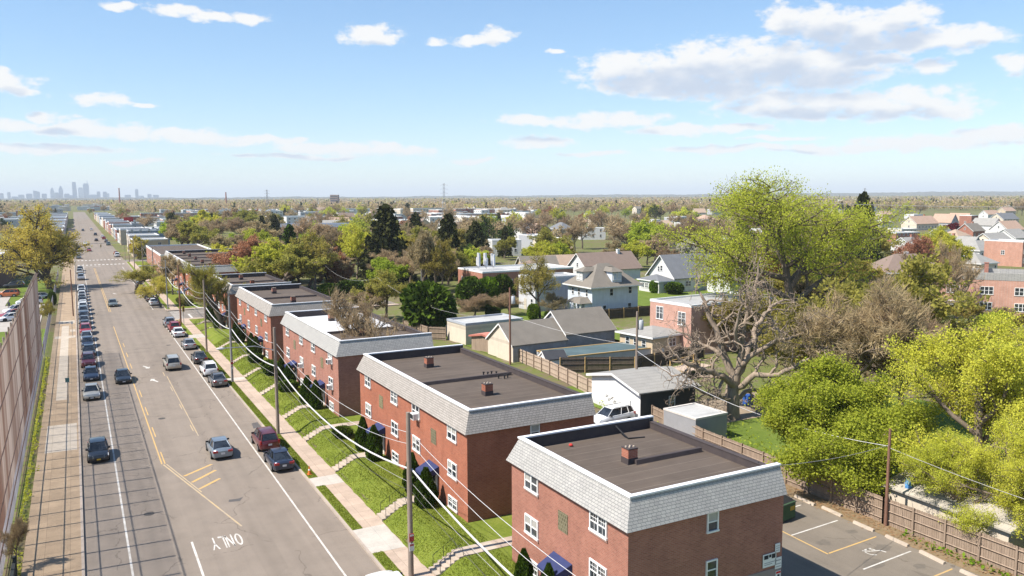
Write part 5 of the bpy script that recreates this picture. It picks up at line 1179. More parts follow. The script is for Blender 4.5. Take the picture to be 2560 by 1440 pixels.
pole('utility pole on the verge by the parked silver sedan', 16.25, 126.3, 10.9, M_pole, 0.15)
pole('reddish utility pole carrying a signal box at the side street', 15.9, 156.0, 11.0, M_poler, 0.16)
pole('grey steel lamp pole on the far corner of the side street', 15.9, 179.0, 10.4, M_polegrey, 0.13, lamp=(9.2, 4.4))
pole('utility pole by the orange budding street tree', 16.2, 214, 11.0, M_pole, 0.14)
pole('utility pole in front of the long brick house beyond the side street', 16.2, 248, 11.0, M_pole, 0.14, arms=1)
pole('utility pole by the plain brick hall', 16.2, 286, 11.0, M_pole, 0.14, arms=1)
pole('utility pole at the far crossing', 16.5, 319, 11.0, M_pole, 0.14, arms=1)
pole('brown utility pole on the fence side kerb', -0.2-1.0, 178.5, 9.2, M_poler, 0.13)
pole('yard pole with a white transformer above the cream garage', 49.9, 93.6, 10.2, M_poler, 0.15, trans=8.6, arms=0)
pole('yard pole with a red-marked transformer beside the scribbled garage', 51.8, 68.6, 10.0, M_pole, 0.16, trans=8.6, ring=4.6)
pole('short brown yard pole by the wooden fence at lower right', 47.0, 34.5, 6.7, M_poler, 0.115)
pole('tall grey pole with lamp between reddish trees behind the roofs', 49.9, 192, 12.6, M_polegrey, 0.16, lamp=(7.2, -1.0), arms=1)
pole('thin pale pole beside the dark spruces', 70.5, 176, 13.0, M_polegrey, 0.12, arms=1)
pole('pale lamp pole before the grey-roofed bungalow', 122.6, 140.8, 13.8, M_pole, 0.15, lamp=(9.6, -2.0), arms=1)
pole('white lamp pole beyond the tall fence at the sports ground', -9.6, 266, 11.0, M_coping, 0.12, lamp=(10.6, 1.2))
def signal(x, y, z, label, parent=None):
    t = thing('traffic_signal', label, 'traffic signal', (x, y, z)); mb = MB(); mb.box(-0.17, -0.13, -0.5, 0.17, 0.13, 0.5); mb.build('housing', M_signal, t)
    for i in range(3):
        m1 = MB(); m1.tube([(0, -0.13, 0.32-i*0.32), (0, -0.22, 0.32-i*0.32)], 0.11, 8); m1.build('lens', M_trimb, t)
    m1 = MB(); m1.tube([(0, 0.2, -z), (0, 0.2, 0.6)] if z < 4 else [(0, 0, 0.5), (0, 0, 0.9)], 0.05, 6); m1.build('bracket', M_polegrey, t)
signal(16.35, 155.2, 3.1, 'yellow signal head on a short post beside the reddish pole at the side street')
signal(8.0, 330, 5.6, 'signal head hanging over the far crossing, nearer the middle lane'); signal(3.0, 330, 5.6, 'signal head hanging over the far crossing on the left lane')
mb = MB(); mb.tube([(15.8, 330.2, 0), (15.8, 330.2, 6.4), (2.0, 330.2, 6.6)], 0.09, 6); tag(mb.build('signal_mast', M_polegrey), 'grey mast arm reaching over the far crossing', 'mast arm')
def sign_post(name, label, x, y, h, w, sh, m, z=0.0):
    t = thing(name, label, 'sign', (x, y, z)); mb = MB(); mb.tube([(0, 0, 0), (0, 0, h)], 0.035, 6); mb.build('post', M_galv, t)
    mb = MB(); mb.box(-w/2, -0.06, h-sh, w/2, -0.04, h); mb.build('panel', m, t)
sign_post('bus_stop_sign', 'small teal sign on a thin post standing on the brown pavement', -1.7, 102.0, 2.9, 0.4, 0.5, color('teal_sign', (0.10, 0.22, 0.22)), 0.13)
sign_post('street_sign', 'pale blue street sign on a grey post across the side street', 18.6, 181.5, 3.6, 1.0, 0.5, color('blue_sign', (0.30, 0.45, 0.6)))
sign_post('parking_sign', 'small white sign on a thin post on the kerb near the row of cars', -1.3, 152.0, 2.5, 0.32, 0.45, M_signw, 0.13)
sign_post('shop_sign', 'red shop sign board on a post beside the far crossing', 18.8, 336, 5.8, 2.2, 2.6, color('red_board', (0.5, 0.03, 0.03)))
sign_post('red_banner', 'bright red board far down the avenue among roofs', 33, 620, 9.5, 6.0, 3.0, color('red_board', (0.5, 0.03, 0.03)))
def cone(x, y, z, label):
    t = thing('traffic_cone', label, 'traffic cone', (x, y, z)); mo = color('cone_orange', (0.62, 0.17, 0.03))
    mb = MB(); mb.tube([(0, 0, 0.03), (0, 0, 0.72)], [0.15, 0.03], 10); mb.build('cone', mo, t); mb = MB(); mb.box(-0.2, -0.2, 0, 0.2, 0.2, 0.035); mb.build('base', mo, t)
    mb = MB(); mb.tube([(0, 0, 0.36), (0, 0, 0.48)], [0.098, 0.078], 10, caps=False); mb.build('band', M_coping, t)
cone(15.95, 65.3, 0.17, 'orange cone on the verge behind the blue-black sedan'); cone(15.9, 158.5, 0.13, 'orange cone at the kerb by the side street corner')

M_cable = plain('white_cable', (0.66, 0.64, 0.62), (0.42, 0.41, 0.42), 3.0, 0.6)
M_wire = plain('grey_wire_cable', (0.42, 0.40, 0.38), (0.30, 0.29, 0.28), 3, 0.6)
M_wired = plain('dark_wire', (0.10, 0.095, 0.09), (0.07, 0.065, 0.06), 3, 0.7)
def cable(name, label, pts, r, m, sag=0.5, n=14):
    out = []
    for (a, b) in zip(pts, pts[1:]):
        a = Vector(a); b = Vector(b); s = sag*((b-a).length/28.0)**2
        for i in range(n):
            t = i/n; p = a.lerp(b, t); p.z -= 4*s*t*(1-t); out.append(p)
    out.append(Vector(pts[-1])); mb = MB(); mb.tube(out, r, 5)
    o = mb.build(name, m); tag(o, label, 'cable', 'overhead cables'); return o
PX = [(16.75, 12, 0), (16.75, 44.3, 0), (16.25, 78.4, 0), (16.2, 103.8, 0), (16.25, 126.3, 0), (15.9, 156, 0), (15.9, 179, 0), (16.2, 214, 0), (16.2, 248, 0), (16.2, 286, 0), (16.2, 319, 0)]
cable('overhead_cable', 'thick white cable slung from pole to pole along the houses', [(x+0.2, y, 6.75) for x, y, _ in PX[:7]], 0.055, M_cable, 1.0)
cable('overhead_cable', 'thin grey wire just under the thick white cable', [(x+0.18, y, 5.9) for x, y, _ in PX[:7]], 0.012, M_wire, 0.75)
cable('overhead_cable', 'second thin wire below the thick white cable, lowest on the poles', [(x+0.12, y, 5.45) for x, y, _ in PX[:7]], 0.012, M_wired, 0.95)
cable('overhead_cable', 'pale wire high on the poles, passing the brick walls', [(x+0.16, y, 9.0) for x, y, _ in PX], 0.014, M_cable, 0.9)
cable('overhead_cable', 'second pale wire running close below the highest one', [(x+0.2, y, 8.3) for x, y, _ in PX[:6]], 0.013, M_cable, 1.1)
cable('overhead_cable', 'wire joining the pole tops toward the far crossing', [(x, y, 10.2) for x, y, _ in PX[5:]], 0.02, M_wired, 0.5)
BP = [(49.9, 93.6), (51.8, 68.6), (47.0, 34.5), (49.9, 140), ]
cable('overhead_cable', 'pair of pale yard wires dropping from the scribbled garage pole to the lower right', [(51.8, 68.6, 6.6), (47.0, 34.5, 6.3)], 0.022, M_cable, 1.0)
cable('overhead_cable', 'thin yard wire from the transformer pole across the grey workshop roof', [(49.9, 93.6, 7.4), (51.8, 68.6, 7.2)], 0.018, M_cable, 0.6)
cable('overhead_cable', 'yard wire running back from the transformer pole over the lawns', [(49.9, 93.6, 7.2), (47.5, 140, 8.5), (49.9, 192, 9.5)], 0.018, M_wire, 0.8)
cable('overhead_cable', 'yard wire sagging from the garage pole towards the pinkish brick row house', [(51.8, 68.6, 7.6), (74.5, 88.6, 6.8)], 0.016, M_wire, 0.9)
cable('overhead_cable', 'thin wire from the lower right yard pole off the edge of the frame', [(47.0, 34.5, 6.2), (46.4, 8.0, 6.6)], 0.018, M_wire, 0.8)
cable('overhead_cable', 'wire crossing the parking lot from the nearest brick roof to the short yard pole', [(32.4, 31.0, 8.4), (47.0, 34.5, 6.4)], 0.014, M_wire, 0.8)
cable('overhead_cable', 'long straight wire in front of the pale roofs at the right edge', [(118, 112, 21.7), (190, 73, 21.0)], 0.05, M_wire, 0.1)
cable('overhead_cable', 'wire from the bungalow lamp pole towards the white cottage', [(122.6, 140.8, 13.0), (160, 118, 14.0)], 0.02, M_wire, 0.5)

# ------------------------------------------------------------------ yard and street things
def dumpster():
    m = color('dumpster_green', (0.05, 0.10, 0.045), 0.7, 3); t = thing('dumpster', 'dark green rubbish container at the corner of the nearest house', 'dumpster', (41.7, 38.9, 0.8), deg(8))
    mb = MB(); mb.prism([(-0.95, -0.75), (0.8, -0.75), (0.95, 0.75), (-0.95, 0.75)], 0.12, 1.25); mb.build('bin', m, t)
    mb = MB(); mb.quad((-1.0,-0.8,1.22),(0.9,-0.8,1.22),(0.98,0.8,1.5),(-1.0,0.8,1.5)); mb.build('lid', M_trimb, t)
    for x in (-0.98, 0.98):
        mb = MB(); mb.box(x-0.06, -0.4, 0.7, x+0.06, 0.4, 0.9); mb.build('lifting_sleeve', m, t)
    mb = MB(); mb.box(0.2, -0.765, 0.7, 0.7, -0.755, 1.0); mb.build('sticker', M_signal, t)
dumpster()
ends = [((45.78,41.19),(45.62,39.26)), ((45.8,38.7),(45.65,36.94)), ((45.54,35.84),(45.45,34.2)), ((45.45,33.28),(45.35,31.6)), ((45.3,30.73),(45.05,28.95)), ((45.0, 27.9), (44.9, 26.2)), ((44.9, 25.2), (44.8, 23.5))]
wl = ['wheel stop nearest the dumpster', 'wheel stop second from the dumpster', 'wheel stop at the foot of the short brown yard pole', 'wheel stop at the head of the wheelchair bay', 'wheel stop next after the wheelchair bay', 'wheel stop second after the wheelchair bay', 'wheel stop farthest from the dumpster']
for (a, b), l in zip(ends, wl):
    A = Vector((*a, 0.8)); B = Vector((*b, 0.8)); d = (B-A).normalized(); n = Vector((-d.y, d.x, 0)); mb = MB(); pr = [(-0.13, 0), (0.13, 0), (0.08, 0.16), (-0.08, 0.16)]
    vs = [A+n*x+Vector((0,0,z)) for x, z in pr]+[B+n*x+Vector((0,0,z)) for x, z in pr]
    mb.add(vs, [(0,1,2,3),(7,6,5,4),(0,4,5,1),(1,5,6,2),(2,6,7,3),(3,7,4,0)]); tag(mb.build('wheel_stop', M_conc), 'low concrete '+l, 'wheel stop', 'concrete wheel stops along the back fence')
def bag():
    t = thing('tarpaulin_bundle', 'crumpled bright blue plastic bundle caught above the wooden fence by the short yard pole', 'plastic bundle', (49.3, 34.6, 3.2)); r = random.Random(4); mb = MB(); mb.ball((0, 0, 0), 0.26, 0.22, 0.42, 9, 7)
    mb.v = [(x*(0.75+0.5*r.random()), y*(0.75+0.5*r.random()), z*(0.85+0.3*r.random())) for x, y, z in mb.v]; mb.build('plastic', color('blue_plastic', (0.10, 0.30, 0.62)), t)
    mb = MB(); mb.tube([(0.05, 0, -0.3), (0.4, 0.1, -0.9), (0.5, 0.15, -2.4)], 0.03, 5); mb.build('cord', M_wired, t)
bag()
def blue_bin():
    t = thing('recycling_bin', 'bright blue recycling bin on the dirt behind the dead tree', 'bin', (62.0, 62.6, 0.8)); m = color('blue_bin', (0.03, 0.10, 0.35)); mb = MB(); mb.prism([(-0.4,-0.4),(0.4,-0.4),(0.4,0.4),(-0.4,0.4)], 0, 1.0); mb.build('tub', m, t); mb = MB(); mb.box(-0.45,-0.45,1.0,0.45,0.48,1.08); mb.build('lid', m, t)
blue_bin()
def woodpile():
    t = thing('timber_deck', 'unfinished timber deck frame behind the dead tree', 'deck', (66.5, 77.0, 0.8), deg(15)); r = random.Random(5)
    mb = MB(); mb.box(-2.6, -1.4, 0.9, 2.6, 1.4, 1.0); mb.build('deck_boards', M_woodpale, t)
    for x in (-2.5, 0, 2.5):
        for y in (-1.3, 1.3):
            mb = MB(); mb.box(x-0.07, y-0.07, 0, x+0.07, y+0.07, 2.0); mb.build('post', M_newpost, t)
    for y in (-1.3, 1.3):
        mb = MB(); mb.box(-2.6, y-0.04, 1.85, 2.6, y+0.04, 1.95); mb.build('rail', M_newpost, t)
    for k in range(4):
        mb = MB(); mb.tube([(-2.5+k*1.3, -1.34, 0.1), (-1.2+k*1.3, -1.34, 1.85)], 0.05, 4); mb.build('brace', M_woodpale, t)
woodpile()
def person(x, y, rz, label):
    # continuous body: skin modifier over a walking skeleton
    V = [(0,0,.95),(0,0,1.15),(0,0,1.38),(0,0,1.52),(0,.02,1.62),(0,.02,1.74), (.1,0,.9),(.11,.16,.5),(.11,.1,.08),(.11,.22,.04), (-.1,0,.9),(-.11,-.1,.5),(-.11,-.28,.1),(-.11,-.16,.04),
         (.19,0,1.4),(.25,-.12,1.13),(.27,-.06,.88),(-.19,0,1.4),(-.25,.1,1.13),(-.26,.24,.92)]
    E = [(0,1),(1,2),(2,3),(3,4),(4,5),(0,6),(6,7),(7,8),(8,9),(0,10),(10,11),(11,12),(12,13),(2,14),(14,15),(15,16),(2,17),(17,18),(18,19)]
    R = [.14,.13,.15,.06,.095,.08,.095,.065,.05,.04,.095,.065,.05,.04,.07,.048,.04,.07,.048,.04]
    me = bpy.data.meshes.new('person'); me.from_pydata(V, E, []); t = thing('person', label, 'person', (x, y, 0.02), rz)
    o = link('body', me, t); md = o.modifiers.new('Skin', 'SKIN')
    for i, s in enumerate(me.skin_vertices[0].data): s.radius = (R[i], R[i]); s.use_root = (i == 0)
    o.modifiers.new('Sub', 'SUBSURF').render_levels = 1
    me.materials.append(color('dark_clothing', (0.05, 0.055, 0.07), 0.7, 3))
    mb = MB(); mb.ball((0, 0.02, 1.7), .1, .11, .12, 10, 7); mb.build('head', color('skin', (0.35, 0.22, 0.16)), t); mb = MB(); mb.ball((0, -.005, 1.735), .107, .115, .11, 10, 7); mb.build('hair', M_dark, t)
person(-12.9, 196.4, deg(160), 'person in dark clothes walking across the pale car park beyond the fence')

# ------------------------------------------------------------------ far landmarks
def at_dist(x, y, D):
    r = ray(x, y); k = D/math.hypot(r.x, r.y); return Vector((r.x*k, r.y*k, HC+r.z*k))
M_tower = plain('hazed_tower_cladding', (0.46, 0.52, 0.60), (0.38, 0.43, 0.50), 0.01, 0.5, fine=0.06)  # distance haze partly put into both tower colours, pale and bluish
M_tower2 = plain('pale_hazed_tower_cladding', (0.60, 0.64, 0.68), (0.5, 0.54, 0.58), 0.01, 0.5, fine=0.06)
M_stack = brickmat('stack_brick', (0.36, 0.13, 0.09), (0.30, 0.10, 0.07), (0.3, 0.18, 0.14), 3, 1)
SKY = [ # left px, right px, top px, style, label
 (127,137,467,'taper','hazy tower with a pointed top, left of a matching pair on the skyline'), (148,159,463,'taper','hazy spired tower, right of the matching pair on the skyline'),
 (182,193.5,455,'slope','tall plain hazy tower with a slanted right edge'), (197,209,468.5,'flat','broad flat-topped hazy tower between the two tallest'), (209.5,224,458.5,'spire','tallest hazy tower with a thin spire'),
 (84,101,476,'wedge','hazy block with a sloping roof left of the pointed pair'), (19,27.5,480,'flat','slim pale slab with a notch near the left edge'), (0,10,483,'flat','hazy block touching the left edge of the frame'),
 (29,46,491,'flat','low wide hazy block right of the slim pale slab'), (46,62,486.5,'flat','low stepped hazy block in the left part of the skyline'), (66,82,484,'flat','hazy block just left of the sloping-roof one'), (105,118,484,'flat','small hazy tower between the sloping roof and the pointed pair'),
 (137,148,481,'flat','hazy mid-height block between the pointed pair'), (161,175,484,'flat','hazy block right of the spired tower'), (175,183,488,'flat','low hazy block at the foot of the slanted tower'), (224,243,486,'flat','long low hazy block right of the tallest tower'),
 (243,252,478.5,'flat','squarish hazy tower, first standing apart right of the tallest'), (258,268,479,'flat','squarish hazy tower, second standing apart right of the tallest'), (267,274,483,'flat','shorter hazy tower leaning against the second squarish one'),
 (312,328,487,'flat','low hazy building right of the brick stack on the horizon'), (339,347,472.5,'flat','single slim hazy tower right of the brick stack'), (347,360,489,'flat','low hazy building at the foot of the single slim tower'), (369,379.5,485,'flat','small hazy tower farther right of the single slim one'), (383,398,487,'flat','low wide hazy block, rightmost of the skyline towers')]
def skyline():
    D = 9800.0
    for i, (xl, xr, yt, st, lab) in enumerate(SKY):
        a = at_dist(xl, 500, D+150*math.sin(i*2.3)); b = at_dist(xr, 500, D+150*math.sin(i*2.3)); top = at_dist((xl+xr)/2, yt, D+150*math.sin(i*2.3)).z
        c = (a+b)/2; w = (b-a).length; h = max(20, top); rz = math.atan2((b-a).y, (b-a).x)
        t = thing('skyscraper', lab, 'skyscraper', (c.x, c.y, -5), rz, 'towers of the distant city skyline'); h += 5
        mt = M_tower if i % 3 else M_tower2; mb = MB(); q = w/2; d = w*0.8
        if st == 'taper':
            for k, (f, z0, z1) in enumerate(((1, 0, .72), (.74, .72, .83), (.46, .83, .92))): mb.box(-q*f, 0, h*z0, q*f, d, h*z1)
            mb.build('shaft', mt, t); m2 = MB(); m2.add([(-q*.4, 0, h*.92), (q*.4, 0, h*.92), (q*.4, d*.6, h*.92), (-q*.4, d*.6, h*.92), (0, d*.3, h)], [(0,1,4),(1,2,4),(2,3,4),(3,0,4)]); m2.build('spire', mt, t)
        elif st == 'slope':
            mb.add([(-q,0,0),(q*1.25,0,0),(q*1.25,d,0),(-q,d,0),(-q*.9,0,h),(q*.7,0,h),(q*.7,d,h),(-q*.9,d,h)], [(0,1,5,4),(1,2,6,5),(2,3,7,6),(3,0,4,7),(4,5,6,7)]); mb.build('shaft', mt, t)
        elif st == 'wedge':
            mb.add([(-q,0,0),(q,0,0),(q,d,0),(-q,d,0),(-q,0,h),(q,0,h*.86),(q,d,h*.86),(-q,d,h)], [(0,1,5,4),(1,2,6,5),(2,3,7,6),(3,0,4,7),(4,5,6,7)]); mb.build('shaft', mt, t)
        else:
            mb.box(-q, 0, 0, q, d, h*.93); mb.box(-q*.8, d*.1, h*.93, q*.8, d*.9, h); mb.build('shaft', mt, t)
            if st == 'spire': m2 = MB(); m2.box(q*.4, d*.3, h, q*.62, d*.5, h*1.16); m2.build('spire', mt, t)
skyline()
def stack(px, yt, yb, D, wpx, label):
    b = at_dist(px, yb, D); t_ = at_dist(px, yt, D); w = wpx/F*D/2; mb = MB(); mb.tube([(0, 0, -3), (0, 0, t_.z)], [w*1.25, w*0.85], 10); mb.tube([(0, 0, t_.z), (0, 0, t_.z+w*0.8)], w*1.0, 10)
    tag(mb.build('chimney_stack', M_stack, None, (b.x, b.y, 0)), label, 'chimney stack')
stack(299, 471.5, 498, 2300, 3.0, 'tall reddish brick chimney stack rising beside the distant skyline'); stack(565.5, 482, 505, 1900, 3.2, 'brown brick chimney stack on the horizon above the green treetops')
def pylon(px, yt, yb, D, label, style='lattice'):
    b = at_dist(px, yb, D); h = at_dist(px, yt, D).z; t = thing('power_pylon', label, 'pylon', (b.x, b.y, 0), -YAW+0.15, 'power pylons on the horizon'); w = h*0.075; r = D/F*0.28
    mb = MB()
    if style == 'lattice':
        for s in (-1, 1):
            for u in (-1, 1): mb.tube([(s*w, u*w, 0), (s*w*.3, u*w*.3, h*.6), (s*w*.25, u*w*.25, h)], r, 4)
        for i in range(10):
            z0, z1 = h*i/10, h*(i+1)/10; f = lambda z: w*(1-.7*min(1, z/(h*.6))) if z < h*.6 else w*.28
            mb.tube([(-f(z0), -f(z0), z0), (f(z1), -f(z1), z1)], r*.7, 3); mb.tube([(f(z0), -f(z0), z0), (-f(z1), -f(z1), z1)], r*.7, 3)
    else:
        mb.tube([(0, 0, 0), (0, 0, h*.98)], [r*2.6, r*1.6], 6)
    mb.build('tower', M_galv, t)
    for i, zz in enumerate((.7, .82, .94) if style == 'lattice' else ()):
        m2 = MB(); m2.tube([(-h*.12, 0, h*zz), (0, 0, h*zz+h*.02), (h*.12, 0, h*zz)], r*.8, 3); m2.build('crossarm', M_polegrey, t)
    if style != 'lattice':
        m2 = MB(); s = h*.21; z = h*.80
        for a, b_ in (((-s, z-h*.12), (-s*.95, z)), ((-s*.95, z), (0, h)), ((0, h), (s*.95, z)), ((s*.95, z), (s, z-h*.12)), ((-s*.95, z), (s*.95, z)), ((-s*.65, h*1.0), (-s*.5, z+h*.09)), ((s*.65, h*1.0), (s*.5, z+h*.09))): m2.tube([(a[0], 0, a[1]), (b_[0], 0, b_[1])], r, 4)
        m2.build('crossarm', M_polegrey, t)
pylon(1110, 458, 500, 900, 'thin lattice pylon above the trees, left of the picture centre'); pylon(1834, 436, 560, 420, 'steel pole pylon with a roof-shaped top left of the big pale green tree', 'pole'); pylon(668, 474, 505, 1200, 'small faint pylon above the brown woods')
pylon(1990+170, 470, 520, 1500, 'tiny lattice pylon right of the big pale green tree')
def tower_block():
    b = at_dist(835, 500, 1500); h = at_dist(835, 487, 1500).z; t = thing('tower_block', 'lone brown high-rise block on the horizon', 'tower block', (b.x, b.y, 0), -YAW, None); mb = MB(); w = 19/F*1500/2; mb.box(-w, 0, 0, w, 12, h); mb.build('wall', color('brown_panel', (0.30, 0.22, 0.2)), t)
    for i in range(6):
        m2 = MB(); m2.box(-w*.9, -0.15, 3+i*h/6.6, w*.9, -0.02, 4.6+i*h/6.6); m2.build('window_band', M_glass2, t)
tower_block()
for i, (x, y, l) in enumerate(((6.9, 90.5, 'round iron manhole cover in the middle of the avenue before the parked dark red car'), (11.9, 136.0, 'round iron manhole cover in the lane beside the parked silver sedan'), (3.6, 63.0, 'round iron manhole cover inside the fence shadow'))):
    mb = MB(); mb.tube([(0, 0, 0.002), (0, 0, 0.012)], 0.36, 20); mb.tube([(0, 0, 0.012), (0, 0, 0.015)], 0.28, 20)
    tag(mb.build('manhole_cover', plain('cast_iron', (0.09, 0.08, 0.072), (0.055, 0.05, 0.046), 8), None, (x, y, 0)), l, 'manhole cover', 'manhole covers in the avenue')
# ------------------------------------------------------------------ trees
M_bark = plain('grey_brown_bark', (0.20, 0.155, 0.12), (0.11, 0.085, 0.065), 1.5, 0.95, fine=9, stretch=(3, 3, 0.5))
M_barkd = plain('dark_bark', (0.10, 0.08, 0.065), (0.055, 0.045, 0.038), 1.5, 0.95, fine=9, stretch=(3, 3, 0.5))
M_barkp = plain('pale_dead_bark', (0.37, 0.29, 0.215), (0.16, 0.12, 0.09), 1.3, 0.95, fine=7, stretch=(3, 3, 0.6))
LEAF = {
 'spring': leafmat('spring_leaves', (0.56, 0.56, 0.075), (0.43, 0.45, 0.06), 0.52),
 'yellow': leafmat('yellow_green_leaves', (0.66, 0.64, 0.09), (0.52, 0.52, 0.07), 0.5, 0.02, 0.15),
 'green': leafmat('fresh_green_leaves', (0.43, 0.485, 0.06), (0.28, 0.345, 0.04), 0.5, 0.02, 0.15),
 'olive': leafmat('olive_leaves', (0.41, 0.365, 0.085), (0.30, 0.265, 0.065), 0.5, 0.03, 0.3),
 'tan': leafmat('tan_buds', (0.48, 0.37, 0.21), (0.35, 0.265, 0.155), 0.45, 0.025, 0.3),
 'brown': leafmat('bare_twigs', (0.46, 0.34, 0.20), (0.32, 0.235, 0.14), 0.45, 0.02, 0.35),
 'gold': leafmat('golden_catkins', (0.64, 0.53, 0.11), (0.50, 0.41, 0.085), 0.55, 0.015, 0.15),
 'red': leafmat('reddish_buds', (0.42, 0.19, 0.11), (0.29, 0.145, 0.095), 0.35, 0.02, 0.25),
 'maroon': leafmat('maroon_leaves', (0.15, 0.016, 0.022), (0.075, 0.010, 0.014), 0.2, 0.02, 0.25),
 'conifer': leafmat('dark_needles', (0.062, 0.066, 0.022), (0.028, 0.032, 0.012), 0.1, 0.03, 0.35),
 'pine': leafmat('mid_green_needles', (0.068, 0.095, 0.018), (0.026, 0.043, 0.010), 0.15, 0.03, 0.3),
 'ever': leafmat('evergreen_leaves', (0.085, 0.13, 0.016), (0.034, 0.06, 0.010), 0.15, 0.02, 0.25),
 'arbor': leafmat('arborvitae_sprays', (0.062, 0.10, 0.012), (0.028, 0.05, 0.007), 0.12, 0.02, 0.2),
 'blossom': leafmat('white_blossom', (0.60, 0.57, 0.48), (0.42, 0.40, 0.3), 0.2, 0.02, 0.1),
 'bush': leafmat('bright_bush_leaves', (0.17, 0.26, 0.02), (0.08, 0.14, 0.012), 0.25, 0.02, 0.2)}
def _nrm(a): return a/(np.linalg.norm(a)+1e-9)
def grow(rng, p, d, L, r, lev, P, B, T):
    ns = P['seg'][min(lev, len(P['seg'])-1)]; pts = [p]; ds = [d]
    for i in range(ns):
        d = _nrm(d+rng.normal(0, P['wob'][min(lev, len(P['wob'])-1)], 3)+np.array([0, 0, P['trop'][min(lev, len(P['trop'])-1)]]))
        p = p+d*L/ns; pts.append(p); ds.append(d)
    last = lev == P['lev']
    B.append((np.array(pts), np.linspace(r, r*(0.35 if last else 0.55), ns+1), lev))
    if last:
        for k in range(1, ns+1): T.append((pts[k], ds[k], L))
        return
    nc = P['nc'][min(lev, len(P['nc'])-1)]; az = rng.uniform(0, 6.28)
    a = np.cross(d, [0.3, 0.9, 0.2]); 
    for c in range(nc):
        t = P['t0'][min(lev, len(P['t0'])-1)]+(1-P['t0'][min(lev, len(P['t0'])-1)])*(c+rng.uniform(0.2, 0.8))/nc
        i = min(ns-1, int(t*ns)); q = pts[i]+(pts[i+1]-pts[i])*(t*ns-i); dd = ds[i+1]
        u = _nrm(np.cross(dd, [0.31, 0.87, 0.21])); w = np.cross(dd, u); az += 2.4+rng.normal(0, 0.4)
        an = math.radians(P['ang'][min(lev, len(P['ang'])-1)]+rng.normal(0, 9)); nd = _nrm(dd*math.cos(an)+(u*math.cos(az)+w*math.sin(az))*math.sin(an))
        grow(rng, q, nd, L*P['rat']*(1.12-0.4*t)*rng.uniform(0.8, 1.15), r*(0.62-0.17*t), lev+1, P, B, T)
    grow(rng, pts[-1], ds[-1], L*P['rat']*0.85, r*0.5, lev+1, P, B, T)
def branch_mesh(B, name, mat, nside=(8, 6, 4, 3, 3, 3)):
    V = []; Q = []; o = 0
    for pts, rad, lev in B:
        n = nside[min(lev, 5)]; k = len(pts); t = np.gradient(pts, axis=0); t /= np.linalg.norm(t, axis=1)[:, None]+1e-9
        ref = np.array([0.33, 0.91, 0.23]); a = np.cross(t, ref); a /= np.linalg.norm(a, axis=1)[:, None]+1e-9; b = np.cross(t, a)
        q = np.arange(n)*2*math.pi/n
        ring = pts[:, None, :]+(a[:, None, :]*np.cos(q)[None, :, None]+b[:, None, :]*np.sin(q)[None, :, None])*rad[:, None, None]
        V.append(ring.reshape(-1, 3)); idx = o+np.arange(k*n).reshape(k, n); nx = np.roll(idx, -1, axis=1)
        Q.append(np.stack([idx[:-1], nx[:-1], nx[1:], idx[1:]], -1).reshape(-1, 4)); o += k*n
    me = np_mesh(name, np.concatenate(V), np.concatenate(Q), mat); me.shade_smooth(); return me
def leaf_quads(rng, C, size, aspect=1.0, D=None, flat=0.0, jit=0.4):
    n = len(C); s = size*rng.uniform(1-jit, 1+jit, n)[:, None]
    u = rng.normal(0, 1, (n, 3)); 
    if D is not None: u = u*0.35+D*1.0
    u /= np.linalg.norm(u, axis=1)[:, None]; w = np.cross(u, rng.normal(0, 1, (n, 3))+np.array([0, 0, flat])); 
    if flat: w = np.cross(u, np.array([0, 0, 1.0])[None]+rng.normal(0, 1/flat, (n, 3)))
    w /= np.linalg.norm(w, axis=1)[:, None]+1e-9; u = u*s*aspect*0.5; w = w*s*0.5
    v = np.stack([C-u, C-0.1*u+w, C+u, C-0.1*u-w], 1).reshape(-1, 3); return v, np.arange(n*4).reshape(-1, 4)
_proto = {}
def deciduous(key, seed, lev=4, nc=(5, 5, 4, 3), ang=(42, 45, 50, 50), rat=0.62, trop=(0.02, 0.10, 0.08, 0.05), wob=(0.06, 0.14, 0.2, 0.26), L0=0.42, leaf=0.02, per=5, spread=0.035, aspect=1.0, t0=(0.45, 0.3, 0.25, 0.2), trunkr=0.02, twig=False, seg=(5, 5, 4, 3), radmin=0.0, dome=0.0):
    """unit tree: height 1, crown about 1 wide; returns (branch mesh maker args, leaf verts)"""
    rng = np.random.default_rng(seed); P = dict(lev=lev, nc=nc, ang=ang, rat=rat, trop=trop, wob=wob, seg=seg, t0=t0); B = []; T = []
    grow(rng, np.zeros(3), np.array([0.0, 0, 1]), L0, trunkr, 0, P, B, T)
    tp = np.array([t[0] for t in T]); lo = np.percentile(tp, 2, 0); hi = np.percentile(tp, 98, 0); hi[2] = np.percentile(tp[:, 2], 99); sx = 1.0/max(hi[0]-lo[0], hi[1]-lo[1]); sz = 1.0/hi[2]; sc = np.array([sx, sx, sz])
    B = [(b*sc, np.maximum(r*0.5*(sx+sz)*0.9, radmin), l) for b, r, l in B]
    tp = tp*sc
    def dm(a):
        a = a.copy(); f = 1+dome*np.clip((a[:, 2]-0.55)/0.45, 0, 1.1); a[:, 0] *= f; a[:, 1] *= f; a[:, 2] = np.where(a[:, 2] > 0.8, 0.8+(a[:, 2]-0.8)*(1-0.35*min(1, dome)), a[:, 2]); return a
    if dome: B = [(dm(b), r, l) for b, r, l in B]; tp = dm(tp)
    C = np.repeat(tp, per, 0); D = np.repeat(np.array([t[1] for t in T]), per, 0)
    C = C+rng.normal(0, spread, C.shape); _proto[key] = dict(B=B, C=C, D=D, leaf=leaf, aspect=aspect, twig=twig, rng=rng)
